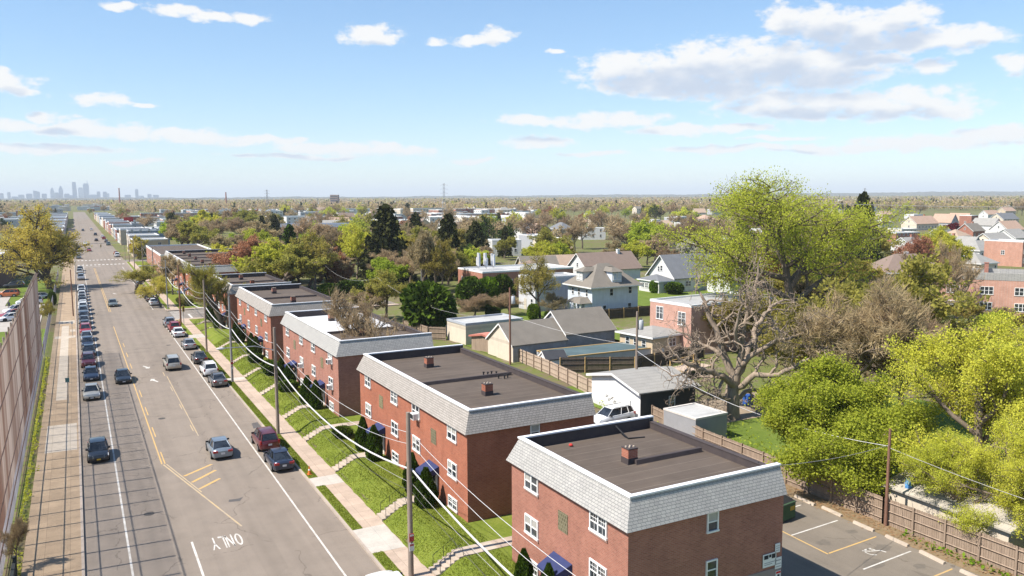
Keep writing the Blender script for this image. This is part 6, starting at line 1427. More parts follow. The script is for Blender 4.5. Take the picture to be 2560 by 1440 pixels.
def spruce(key, seed, n=34, droop=0.25, dens=9, width=0.36, gap=0.10, leaf=0.032, ragged=0.25, top=0.0):
    rng = np.random.default_rng(seed); B = [(np.array([[0, 0, 0], [0.004, 0, 0.5], [0, 0, 0.99]]), np.array([0.02, 0.012, 0.002]), 0)]; C = []; D = []
    for i in range(n):
        z = gap+(0.985-gap)*(i/n)**0.92; R = width*0.5*((1-z)/(1-gap))**0.78+0.012
        for k in range(int(7+7*(1-z))):
            a = rng.uniform(0, 6.28); L = R*(1-ragged*rng.random()**1.5)*(0.9+0.2*rng.random()); d = np.array([math.cos(a), math.sin(a), 0])
            m_ = 4; pts = np.array([[d[0]*L*t, d[1]*L*t, z+0.02*t*(1-t)*4*0.5-droop*L*t*t+0.01*rng.normal()*t] for t in np.linspace(0, 1, m_)])
            B.append((pts, np.linspace(0.004, 0.0012, m_)*(1.3-z), 3))
            for t in np.linspace(0.18, 1.04, max(3, int(dens*L/0.18*1.0)+2)):
                for h in range(3):
                    C.append([d[0]*L*t+rng.normal(0, .012+.05*L*t), d[1]*L*t+rng.normal(0, .012+.05*L*t), z-droop*L*t*t+rng.normal(0, .008)-0.012*h]); D.append([d[0]+rng.normal(0, .5), d[1]+rng.normal(0, .5), -0.35])
    sc = np.array([1/width, 1/width, 1]); B = [(b*sc, r*1.3, l) for b, r, l in B]
    _proto[key] = dict(B=B, C=np.array(C)*sc, D=np.array(D)*np.array([1, 1, 0.6]), leaf=leaf*1.7, aspect=1.7, twig=False, rng=rng)
def mound(key, seed, n, leaf, shape='ball', lumps=9, trunk=True, inner=0.72):
    rng = np.random.default_rng(seed); u = rng.normal(0, 1, (n, 3)); u /= np.linalg.norm(u, axis=1)[:, None]
    ld = rng.normal(0, 1, (lumps, 3)); ld /= np.linalg.norm(ld, axis=1)[:, None]; f = np.clip(u@ld.T, 0, 1)**5; bump = 0.86+0.2*f.max(1)+rng.normal(0, 0.03, n)
    rad = (rng.random(n)**0.35*(1-inner)+inner)*bump
    if shape == 'ball': C = u*rad[:, None]*np.array([0.5, 0.5, 0.5])+np.array([0, 0, 0.5])
    else:
        z = rng.random(n)**0.85; pr = np.sin(np.pi*np.clip(z, 0, 1)**0.62*0.93+0.12)**0.75*(1-0.25*z); a = rng.uniform(0, 6.283, n)
        lob = 1+0.13*np.sin(a*4+z*9+seed)+0.09*np.sin(a*7-z*17); C = np.stack([np.cos(a)*pr*lob*0.5*(0.8+0.2*rng.random(n)**0.5), np.sin(a)*pr*lob*0.5*(0.8+0.2*rng.random(n)**0.5), z+rng.normal(0, 0.008, n)], 1)
        u = np.stack([np.cos(a)*0.4, np.sin(a)*0.4, np.full(n, 1.0)], 1)
    B = [(np.array([[0, 0, -0.05], [0, 0, 0.3], [0, 0, 0.6]]), np.array([0.045, 0.04, 0.02]), 0)]
    for k in range(10):
        a = k*2.4; B.append((np.array([[0, 0, 0.15], [0.2*math.cos(a), 0.2*math.sin(a), 0.35+0.03*k], [0.33*math.cos(a), 0.33*math.sin(a), 0.45+0.035*k]]), np.array([0.02, 0.012, 0.005]), 2))
    _proto[key] = dict(B=B, C=C, D=u, leaf=leaf, aspect=1.3, twig=False, rng=rng)
def variants(base, seeds, fn, **kw):
    for i, s in enumerate(seeds): fn('%s%d' % (base, i), s, **kw)
variants('airy', (11, 12, 13), deciduous, per=6, leaf=0.024, spread=0.022)
variants('full', (21, 22), deciduous, per=10, leaf=0.034, spread=0.03, nc=(6, 5, 4, 3), t0=(0.3, 0.2, 0.2, 0.2), L0=0.36)
variants('bare', (31, 32, 33), deciduous, per=7, leaf=0.0052, aspect=13.0, spread=0.02, twig=True, ang=(34, 38, 42, 45), trop=(0.02, 0.14, 0.12, 0.1), radmin=0.0009)
variants('bud', (41, 42, 43), deciduous, per=6, leaf=0.016, aspect=1.6, spread=0.022, ang=(36, 40, 45, 45), trop=(0.02, 0.12, 0.1, 0.08), radmin=0.001)
variants('round', (51, 52), deciduous, per=12, leaf=0.022, spread=0.02, nc=(8, 5, 4, 4), t0=(0.22, 0.2, 0.2, 0.2), L0=0.30, ang=(52, 48, 48, 48), trop=(0.02, 0.06, 0.05, 0.03), radmin=0.0008)
variants('stem', (61, 62), deciduous, per=3, leaf=0.006, aspect=14.0, spread=0.018, twig=True, nc=(7, 4, 3, 3), t0=(0.05, 0.25, 0.25, 0.2), L0=0.22, ang=(26, 22, 25, 30), trop=(0.05, 0.12, 0.1, 0.08), trunkr=0.016, radmin=0.0012)
variants('spruce', (71, 72, 73), spruce)
variants('pine', (81, 82), spruce, n=20, width=0.55, dens=8, gap=0.14, ragged=0.5, droop=0.05, leaf=0.042)
variants('tuft', (85,), spruce, n=26, width=0.34, dens=8, gap=0.05, ragged=0.15, droop=-0.2, leaf=0.04)
variants('arbor', (91, 92, 93), mound, n=7000, leaf=0.05, shape='cone')
variants('bushy', (95, 96), mound, n=5200, leaf=0.07)
variants('open', (97, 98), mound, n=2600, leaf=0.10, inner=0.35)
for k, s in (('fairy', 111), ('fairz', 112)): deciduous(k, s, lev=3, nc=(5, 5, 4), per=4, leaf=0.055, spread=0.035, seg=(3, 3, 2))
for k, s in (('fbare', 121), ('fbarf', 122)): deciduous(k, s, lev=3, nc=(5, 5, 4), per=5, leaf=0.016, aspect=7, spread=0.04, twig=True, seg=(3, 3, 2), ang=(34, 38, 42), trop=(0.02, 0.14, 0.1), radmin=0.002)
for k, s in (('fround', 131), ('froune', 132)): deciduous(k, s, lev=3, nc=(7, 5, 4), t0=(0.2, 0.2, 0.2), L0=0.3, ang=(52, 48, 48), per=4, leaf=0.055, spread=0.03, seg=(3, 3, 2))
for k, s in (('fspruce', 141), ('fsprucf', 142)): spruce(k, s, n=16, dens=4, leaf=0.06)
_tm = {}
def tree_meshes(key, leafk, bark, leafscale=1.0):
    k = (key, leafk, bark.name, leafscale)
    if k in _tm: return _tm[k]
    p = _proto[key]
    kb = (key, bark.name)
    if kb not in _tm: _tm[kb] = branch_mesh(p['B'], 'trunk_'+key, bark)
    v, q = leaf_quads(np.random.default_rng(abs(hash(key)) % 1000 if False else len(key)*7+ord(key[-1])), p['C'], p['leaf']*leafscale, p['aspect'], p['D'] if p['aspect'] > 1.2 else None)
    _tm[k] = (_tm[kb], np_mesh('crown_'+key, v, q, LEAF[leafk])); return _tm[k]
def tree(name, label, x, y, h, w, key, leafk, bark=None, rz=None, group=None, cat='tree', crown='crown', z=None, leafscale=1.0):
    t = thing(name, label, cat, (x, y, gz(x, y)-0.05 if z is None else z), rnd.uniform(0, 6.28) if rz is None else rz, group); t.scale = (w, w, h)
    a, b = tree_meshes(key, leafk, bark or M_bark, leafscale); link('trunk', a, t); link(crown, b, t); return t
def tree_px(name, label, px, by, ty, hw, key, leafk, bark=None, z=0.8, rz=None, group=None, cat='tree', leafscale=1.0, crown='crown'):
    g = G(px, by, z); d = depth(g); h = (by-ty)*d/F*1.0; w = 2.05*hw*d/F
    return tree(name, label, g.x, g.y, h, w, key, leafk, bark, rz, group, cat, crown, leafscale=leafscale)

# --- the dead tree with heavy twisted limbs in the middle yard
def dead_tree():
    base = Vector((56.9, 59.6, 0.75)); d = depth(base); rt = Vector((math.cos(YAW), -math.sin(YAW), 0)); fwv = Vector((math.sin(YAW), math.cos(YAW), 0)); k = d/F
    rng = np.random.default_rng(17)
    def W(px, py, dep): return np.array(base+rt*((px-1830)*k)+Vector((0, 0, 1))*((1045-py)*k*1.01)+fwv*dep)
    limbs = [([(1830,1052,0),(1829,1010,0),(1831,970,.1),(1836,935,.2)], .62, .44),
     ([(1832,962,0),(1800,935,-.8),(1770,918,-1.5),(1728,905,-2.2),(1700,893,-2.8),(1668,872,-3.2),(1645,880,-3.4)], .3, .07),
     ([(1835,940,.2),(1812,892,.6),(1796,842,.9),(1772,790,1.4),(1770,760,1.8),(1752,735,2.2)], .33, .08),
     ([(1838,936,.2),(1850,880,0),(1846,820,-.5),(1862,755,-.8),(1874,705,-1),(1880,640,-1)], .3, .05),
     ([(1840,938,.2),(1875,890,1.2),(1898,838,2),(1925,795,2.6),(1955,772,3),(1992,762,3.6)], .3, .07),
     ([(1838,968,0),(1878,932,-1.2),(1925,922,-2),(1968,898,-2.6),(2000,872,-3.2),(2030,850,-3.6)], .27, .06),
     ([(1835,1002,0),(1868,985,1),(1900,985,1.8),(1925,996,2.4),(1956,985,3)], .2, .07),
     ([(1828,1000,0),(1795,985,-1),(1760,975,-1.8),(1725,955,-2.4),(1690,935,-3)], .19, .05),
     ([(1845,915,.2),(1885,872,-.8),(1935,842,-1.4),(1975,826,-2),(2012,800,-2.6)], .24, .06),
     ([(1822,905,.6),(1795,880,2),(1762,872,3),(1735,850,3.8),(1712,842,4.4)], .18, .05),
     ([(1800,945,-.8),(1780,975,-2),(1752,990,-2.6),(1738,1018,-3),(1720,1030,-3.2)], .13, .04),
     ([(1850,870,0),(1828,838,-1.6),(1818,790,-2.4),(1826,750,-3),(1815,712,-3.4)], .17, .05)]
    B = []; P = dict(lev=3, nc=(3, 4, 3), ang=(48, 55, 58), rat=0.62, trop=(0.02, 0.05, 0.03), wob=(0.3, 0.36, 0.36), seg=(5, 6, 5), t0=(0.2, 0.2, 0.2)); T = []
    for li, (pts, r0, r1) in enumerate(limbs):
        A = np.array([W(*p) for p in pts]); tt = np.linspace(0, len(A)-1, (len(A)-1)*3+1)
        A = np.stack([np.interp(tt, np.arange(len(A)), A[:, i]) for i in range(3)], 1); A[1:] += rng.normal(0, 0.10 if li else 0.03, A[1:].shape); R = np.linspace(r0, r1, len(A)); B.append((A, R, 0 if li == 0 else 1))
        if li == 0: continue
        n = 8
        for j in range(n):
            f = 0.25+0.75*(j+rng.random())/n; i = min(len(A)-2, int(f*(len(A)-1))); dd = _nrm(A[i+1]-A[i]); u = _nrm(np.cross(dd, rng.normal(0, 1, 3))); nd = _nrm(dd*0.55+u*0.85+np.array([0, 0, 0.25]))
            grow(rng, A[i], nd, rng.uniform(1.5, 2.9), R[i]*0.55, 1, P, B, T)
    B = [(b, np.maximum(r*1.3, 0.02), l) for b, r, l in B]
    t = thing('dead_tree', 'big leafless dead tree with heavy twisted pale limbs standing in the back yard', 'tree')
    nb = len(limbs); main = [b for b in B if b[2] <= 1 and b[1][0] > 0.1]; tw = [b for b in B if not (b[2] <= 1 and b[1][0] > 0.1)]
    link('trunk', branch_mesh(main, 'dead_trunk', M_barkp, (12, 9, 6, 4, 3)), t); link('branches', branch_mesh(tw, 'dead_branches', M_barkp, (6, 5, 4, 3, 3)), t)
dead_tree()

# --- the other large trees, each placed where its foot stands
deciduous('giant', 205, lev=5, nc=(8, 4, 4, 3, 3), per=5, dome=0.9, leaf=0.0085, spread=0.022, L0=0.34, ang=(52, 44, 45, 48, 50), trop=(0.02, 0.07, 0.07, 0.05, 0.03), wob=(0.05, 0.13, 0.16, 0.2, 0.25), t0=(0.32, 0.3, 0.25, 0.2, 0.2), trunkr=0.022, rat=0.64, seg=(5, 5, 4, 3, 3))
deciduous('maple', 214, lev=4, nc=(8, 5, 4, 4), per=38, leaf=0.0142, spread=0.034, t0=(0.15, 0.2, 0.2, 0.2), L0=0.30, ang=(50, 48, 48, 48), trop=(0.02, 0.06, 0.05, 0.03))
deciduous('clump', 223, lev=4, nc=(8, 4, 4, 4), per=23, leaf=0.0098, spread=0.022, t0=(0.08, 0.25, 0.25, 0.2), L0=0.26, ang=(30, 32, 38, 45), trop=(0.05, 0.1, 0.06, 0.04), trunkr=0.0125, wob=(0.06, 0.12, 0.18, 0.24))
deciduous('globe', 231, lev=4, nc=(10, 5, 4, 4), per=6, leaf=0.014, spread=0.02, t0=(0.16, 0.2, 0.2, 0.2), L0=0.30, ang=(50, 46, 46, 48), trop=(0.02, 0.07, 0.05, 0.03), trunkr=0.024)
tree_px('pale_green_tree', 'huge airy pale green tree with dark spreading limbs, tallest in the picture', 1985, 850, 432, 178, 'giant', 'spring', M_bark, rz=0.6)
tree('bright_green_tree', 'dense bright green leafy tree overhanging the wooden back fence', 50.4, 41.5, 9.0, 10.2, 'maple', 'green', M_bark, 1.0, z=0.6)
tree('yellow_green_tree', 'large many-stemmed yellow-green tree at the right edge, in front of others', 56.0, 34.0, 12.6, 11.5, 'clump', 'yellow', M_bark, 0.3)
tree('yellow_green_tree', 'yellow-green tree at the right edge, half cut off, trunk bare and straight', 69.0, 36.0, 10.8, 11.0, 'clump', 'yellow', M_bark, 2.1)
tree('yellow_green_tree', 'thin low yellow-green tree reaching over the wooden fence at lower right', 50.4, 27.5, 8.6, 6.5, 'clump', 'yellow', M_bark, 4.0, leafscale=0.8)
tree_px('golden_tree', 'big rounded golden-yellow tree beside the avenue at the left', 126, 722, 526, 86, 'globe', 'gold', M_barkd, z=0.0, rz=1.2)
tree_px('brown_thicket_tree', 'broad brown twiggy tree right of the dead tree', 2130, 1050, 705, 145, 'bare0', 'brown', M_bark)
tree_px('olive_thicket_tree', 'wide olive-yellow budding tree behind the brown twiggy one', 2190, 940, 650, 140, 'bud0', 'olive', M_bark, leafscale=1.3)
tree_px('olive_thicket_tree', 'small olive budding tree squeezed between the dead tree and the brown thicket', 2030, 1000, 760, 85, 'bud1', 'olive', M_bark, leafscale=1.3)
tree_px('brown_thicket_tree', 'slender brown twiggy tree behind the bright green leafy one', 2250, 1080, 760, 110, 'bare1', 'brown', M_bark)
tree_px('leafless_tree', 'bare pale-limbed pollarded tree, left of two, among bushes at the right', 2325, 800, 640, 48, 'stem1', 'brown', M_barkp)
tree_px('leafless_tree', 'bare forked tree, right of two, before the mansard-banded brick house', 2390, 795, 612, 46, 'stem0', 'brown', M_barkp)
tree_px('olive_thicket_tree', 'olive bushy tree under the cluster of pale roofs at right', 2440, 775, 700, 45, 'bud2', 'olive', M_bark, leafscale=1.4)
tree_px('tan_tree', 'tan budding tree at the right edge above the brick house', 2545, 720, 676, 30, 'bud0', 'tan', M_bark, leafscale=1.3)
tree_px('rusty_tree', 'rust-tinted twiggy tree between the shingled brown house and pale roofs', 2275, 712, 592, 50, 'bud1', 'red', M_bark)
tree_px('dark_cedar', 'dark ragged cedar half hidden behind the huge pale green tree', 2150, 690, 478, 46, 'pine0', 'conifer', M_barkd)
tree_px('maroon_tree', 'deep red leaved small tree showing through the huge pale green tree', 1905, 745, 628, 52, 'airy0', 'maroon', M_barkd)
tree_px('maroon_tree', 'small deep red tree by the salmon-roofed row at far right', 2382, 590, 556, 24, 'round1', 'maroon', M_barkd, leafscale=1.5)
tree_px('stemmy_tree', 'bare many-stemmed vase-shaped tree between the two brick apartment houses', 912, 992, 742, 85, 'stem0', 'tan', M_bark, z=1.0, leafscale=1.1)
tree_px('stemmy_tree', 'brown budding many-stemmed tree hiding the brick house at the side street corner', 556, 822, 660, 58, 'stem1', 'olive', M_bark, z=0.8, leafscale=1.3)
tree_px('tall_spruce', 'tallest dark spruce, broad and pointed, left of the picture centre', 967, 700, 500, 62, 'spruce0', 'conifer', M_barkd)
tree_px('tall_spruce', 'narrow dark spruce just right of the tallest one', 1041, 640, 524, 29, 'spruce1', 'conifer', M_barkd)
tree_px('tall_spruce', 'dark spruce with ragged sides above the low brick block', 1122, 690, 525, 43, 'spruce2', 'conifer', M_barkd)
tree_px('tall_spruce', 'open-crowned dark spruce leaning over the white antenna panels', 1188, 668, 543, 42, 'pine1', 'conifer', M_barkd)
tree_px('tall_spruce', 'dark spruce pair member, left one behind the red-leaved tree', 657, 610, 534, 18, 'spruce1', 'conifer', M_barkd)
tree_px('tall_spruce', 'dark spruce pair member, right one behind the red-leaved tree', 687, 612, 530, 21, 'spruce2', 'conifer', M_barkd)
tree_px('green_pine', 'mid-green pine with layered branches right of the red-leaved tree', 728, 700, 552, 36, 'pine0', 'pine', M_barkd)
tree_px('red_tree', 'wide coppery red budding tree left of the picture centre', 632, 720, 592, 76, 'round1', 'red', M_barkd, leafscale=0.9)
tree_px('spring_tree', 'bright lime-green tree left of the tallest spruce', 893, 690, 556, 40, 'airy1', 'yellow', M_bark)
tree_px('spring_tree', 'lime-tipped grey tree beside the dark red shrubby tree', 785, 735, 578, 55, 'airy2', 'olive', M_bark)
tree_px('maroon_tree', 'brownish red dense tree below the tallest spruce, left side', 832, 720, 606, 38, 'round0', 'red', M_barkd)
tree_px('tan_tree', 'tall tan-olive poplar-like tree right of the tallest spruce', 1052, 740, 575, 36, 'bud1', 'tan', M_bark, leafscale=1.4)
tree_px('tan_tree', 'tan-green tree with bare trunk by the white transformer pole', 1105, 740, 600, 40, 'bud2', 'olive', M_bark, leafscale=1.3)
tree_px('willow_bush', 'yellow-olive willowy bush behind the half white roof', 965, 800, 680, 62, 'airy0', 'olive', M_bark)
tree_px('willow_bush', 'orange-tan willowy bush right behind the half white roof', 905, 800, 716, 50, 'bud0', 'tan', M_bark, leafscale=1.4)
tree_px('evergreen_tree', 'dark green spreading evergreen over the blue shed', 1072, 832, 698, 68, 'open0', 'ever', M_barkd)
tree_px('evergreen_tree', 'clipped round evergreen with bare stem, left of three before the low brick block', 1175, 775, 690, 38, 'bushy0', 'ever', M_bark)
tree_px('evergreen_tree', 'clipped round evergreen with bare stem, middle of three before the low brick block', 1218, 768, 692, 36, 'bushy1', 'bush', M_bark)
tree_px('evergreen_tree', 'clipped round evergreen, right and tallest of three before the low brick block', 1255, 765, 684, 34, 'bushy0', 'ever', M_bark)
tree_px('forked_tree', 'slim dark forked tree in front of the white flat-roofed house', 1350, 795, 640, 48, 'airy1', 'olive', M_barkd, leafscale=0.7)
tree_px('brown_shrub', 'brown bare shrub on the lawn under the clipped evergreens, left', 1185, 798, 736, 42, 'bare2', 'brown', M_bark)
tree_px('brown_shrub', 'brown bare shrub on the lawn under the clipped evergreens, right', 1275, 790, 735, 34, 'bare1', 'brown', M_bark)
tree_px('brown_shrub', 'pinkish-brown bare shrub against the blue-grey wall of the white flat-roofed house', 1395, 795, 733, 30, 'bud1', 'tan', M_bark)
tree_px('round_bush', 'bright green round bush before the white flat-roofed house', 1333, 798, 758, 16, 'bushy0', 'bush', cat='bush', crown='foliage')
tree_px('round_bush', 'dark green round bush beside the transformer pole', 1232, 795, 766, 20, 'bushy1', 'ever', cat='bush', crown='foliage')
tree_px('round_bush', 'small bright bush at the foot of the slim forked tree', 1372, 795, 776, 11, 'bushy1', 'bush', cat='bush', crown='foliage')
tree_px('round_bush', 'bright green hedge bush behind the fourth apartment house, left', 822, 738, 698, 28, 'bushy0', 'bush', cat='bush', crown='foliage')
tree_px('round_bush', 'dark green hedge bush behind the fourth apartment house, right', 878, 735, 690, 36, 'bushy1', 'ever', cat='bush', crown='foliage')
tree_px('round_bush', 'clipped bush before the dark-grey roofed bungalow, left', 1637, 732, 698, 14, 'bushy0', 'bush', cat='bush', crown='foliage')
tree_px('round_bush', 'wide clipped bush before the dark-grey roofed bungalow, right', 1685, 735, 704, 24, 'bushy1', 'ever', cat='bush', crown='foliage')
tree_px('street_tree', 'olive-brown street tree by the parked cars beyond the side street, nearest the crossing', 340, 735, 662, 46, 'bud0', 'olive', M_barkd, z=0.0)
tree_px('street_tree', 'orange-tan street tree at the far corner of the side street', 402, 768, 694, 36, 'bud1', 'gold', M_barkd, z=0.0, leafscale=1.0)
tree_px('street_tree', 'thin orange budding street tree before the long brick house', 432, 738, 640, 30, 'bud2', 'tan', M_barkd, z=0.0, leafscale=1.3)
tree_px('street_tree', 'orange-tan tree between the plain brick hall and the blue-grey building', 345, 648, 594, 22, 'round1', 'gold', M_barkd, z=0.0)
tree_px('street_tree', 'white blossoming tree beside the blue-grey corner building', 378, 618, 598, 14, 'round0', 'blossom', M_barkd, z=0.0, leafscale=1.2)
tree_px('fence_vine_tree', 'small shrubby tree overgrowing the low fence by the end of the tall fence', 122, 812, 752, 16, 'airy2', 'olive', M_barkd, z=0.0)
tree_px('fence_vine_tree', 'low vine-covered shrub leaning on the low fence', 132, 762, 728, 10, 'bushy1', 'ever', M_barkd, z=0.0)
tree('yellow_green_tree', 'low yellow-green sapling leaning over the pale outbuilding roof', 49.6, 31.2, 6.2, 6.0, 'clump', 'yellow', M_bark, 1.1, leafscale=0.9)
tree('yellow_green_tree', 'yellow-green tree hiding the right half of the pale outbuilding', 51.2, 24.6, 9.5, 7.5, 'clump', 'yellow', M_bark, 5.2, leafscale=0.9)
tree_px('olive_thicket_tree', 'olive budding tree against the side of the pinkish brick row house, left', 1795, 885, 745, 50, 'bud1', 'olive', M_bark, leafscale=1.2)
tree_px('olive_thicket_tree', 'olive budding tree against the side of the pinkish brick row house, right', 1895, 890, 735, 62, 'bud2', 'olive', M_bark, leafscale=1.2)
tree_px('golden_tree', 'golden-tan budding tree at the left edge beyond the school wing', 8, 690, 592, 42, 'bud0', 'gold', M_barkd, z=0.0, leafscale=1.2)
tree_px('fence_weed_tree', 'leafless weed sapling at the foot of the tall fence near the camera', 40, 1420, 1290, 28, 'bare2', 'brown', M_bark, z=0.1)
ar = [(26.6,0), (29.3,0)]
def doorway_evergreens():
    lab = {0: 'nearer', 1: 'farther'}; nm = ['nearest apartment house', 'near door of the second apartment house', 'far door of the second apartment house', 'near door of the half white roofed house', 'far door of the half white roofed house', 'near door of the fourth apartment house', 'far door of the fourth apartment house', 'near door of the corner apartment house', 'far door of the corner apartment house']
    ys = [35.77, 53.7, 65.2, 84.05, 96.15, 115.7, 128.3, 146.0, 156.8]; r = random.Random(6); prot = None
    for i, y in enumerate(ys):
        for s in (0, 1):
            h = r.uniform(2.5, 3.2); w = r.uniform(1.35, 1.75); o = -1.55 if s == 0 else 1.45
            if i == 0: o = -0.6 if s == 0 else 2.2; h = 2.7-0.3*s; w = 1.2
            tree('columnar_evergreen', 'columnar evergreen, %s of two at the %s' % (lab[s], nm[i]), 21.0+r.uniform(-.15, .15), y+o, h, w, 'arbor%d' % ((i+s) % 3), 'arbor', M_barkd, z=1.0 if y < 140 else 0.5, group='columnar evergreens flanking the entrances', cat='evergreen', crown='foliage')
    for x, y, h, w, l in ((20.6, 71.4, 1.1, 2.0, 'low round clipped bush before the bare many-stemmed tree'), (20.4, 92.0, 1.3, 2.3, 'round clipped bush on the lawn before the half white roofed house'), (20.8, 101.5, 1.6, 2.6, 'dark spreading bush at the far corner of the half white roofed house'), (20.3, 110.6, 1.3, 2.0, 'round clipped bush at the fourth apartment house'), (19.8, 183.6, 2.2, 3.6, 'big rounded dark bush on the far corner lawn of the side street'), (20.8, 104.4, 1.4, 2.2, 'clipped bush beside the path behind the half white roofed house')):
        tree('lawn_bush', l, x, y, h, w, 'bushy%d' % (int(y) % 2), 'ever' if y < 180 else 'olive', M_barkd, z=0.95 if y < 140 else 0.1, cat='bush', crown='foliage')
doorway_evergreens()
def weeds():
    r = np.random.default_rng(3); n = 1500; y = r.uniform(50, 133, n); x = FX+0.55+np.abs(r.normal(0, 0.28, n))*(0.6+0.4*np.sin(y*0.9)); z = 0.1+r.random(n)**2*0.3*(0.5+0.5*np.sin(y*1.7)**2)
    v, q = leaf_quads(r, np.stack([x, y, z], 1), 0.15, 1.4)
    tag(link('weeds', np_mesh('weeds', v, q, LEAF['spring'])), 'strip of green weeds growing along the foot of the tall fence', 'weeds', kind='stuff')
    n = 9000; y = r.uniform(12, 70, n); x = 47.9+r.exponential(1.6, n); z = 0.8+r.random(n)**2*0.7*np.minimum(1, r.random(n)*1.5); v, q = leaf_quads(r, np.stack([x, y, z], 1), 0.17, 1.4)
    tag(link('undergrowth', np_mesh('undergrowth', v, q, LEAF['green'])), 'tangle of low green undergrowth behind the wooden back fence', 'undergrowth', kind='stuff')
    n = 700; y = r.uniform(14, 60, n); x = 46.6+r.normal(0, 0.35, n); c = np.floor(y/3.3); keep = np.sin(c*12.9) > 0.1; z = 0.82+r.random(n)*0.25; v, q = leaf_quads(r, np.stack([x, y, z], 1)[keep], 0.16, 1.5)
    tag(link('fence_weeds', np_mesh('fence_weeds', v, q, LEAF['bush'])), 'tufts of weeds on the parking lot side of the wooden back fence', 'weeds', kind='stuff')
    # grass blades standing out of lawns and verge
    n = 120000; X = []; 
    yy = r.uniform(28, 132, n); xx = np.where(r.random(n) < 0.2, r.uniform(15.7, 16.38, n), r.uniform(18.1, 22.2, n)); ok = np.ones(n, bool)
    for s in STEPS: ok &= ~((np.abs(yy-s) < 0.68) & (xx > 17.5))
    for a, b in ((48.4, 52.6), (62.2, 64.4), (104.6, 106.2)): ok &= ~((yy > a) & (yy < b) & (xx < 17))
    zz = np.where(xx < 17, 0.17, np.interp(xx, [18.0, 18.25, 18.8, 19.4, 19.9, 22.4], [0.13, 0.2, 0.55, 0.92, 1.04, 1.06])); P_ = np.stack([xx, yy, zz+0.03], 1)[ok]; m_ = len(P_)
    v, q = leaf_quads(r, P_, 0.04, 2.0, np.tile(np.array([[0, 0, 1.0]]), (m_, 1))); tag(link('grass_blades', np_mesh('grass_blades', v, q, leafmat('grass_blade', (0.20, 0.245, 0.035), (0.14, 0.185, 0.024), 0.45))), 'short green grass on the front lawns and the verge', 'grass', kind='stuff')
weeds()
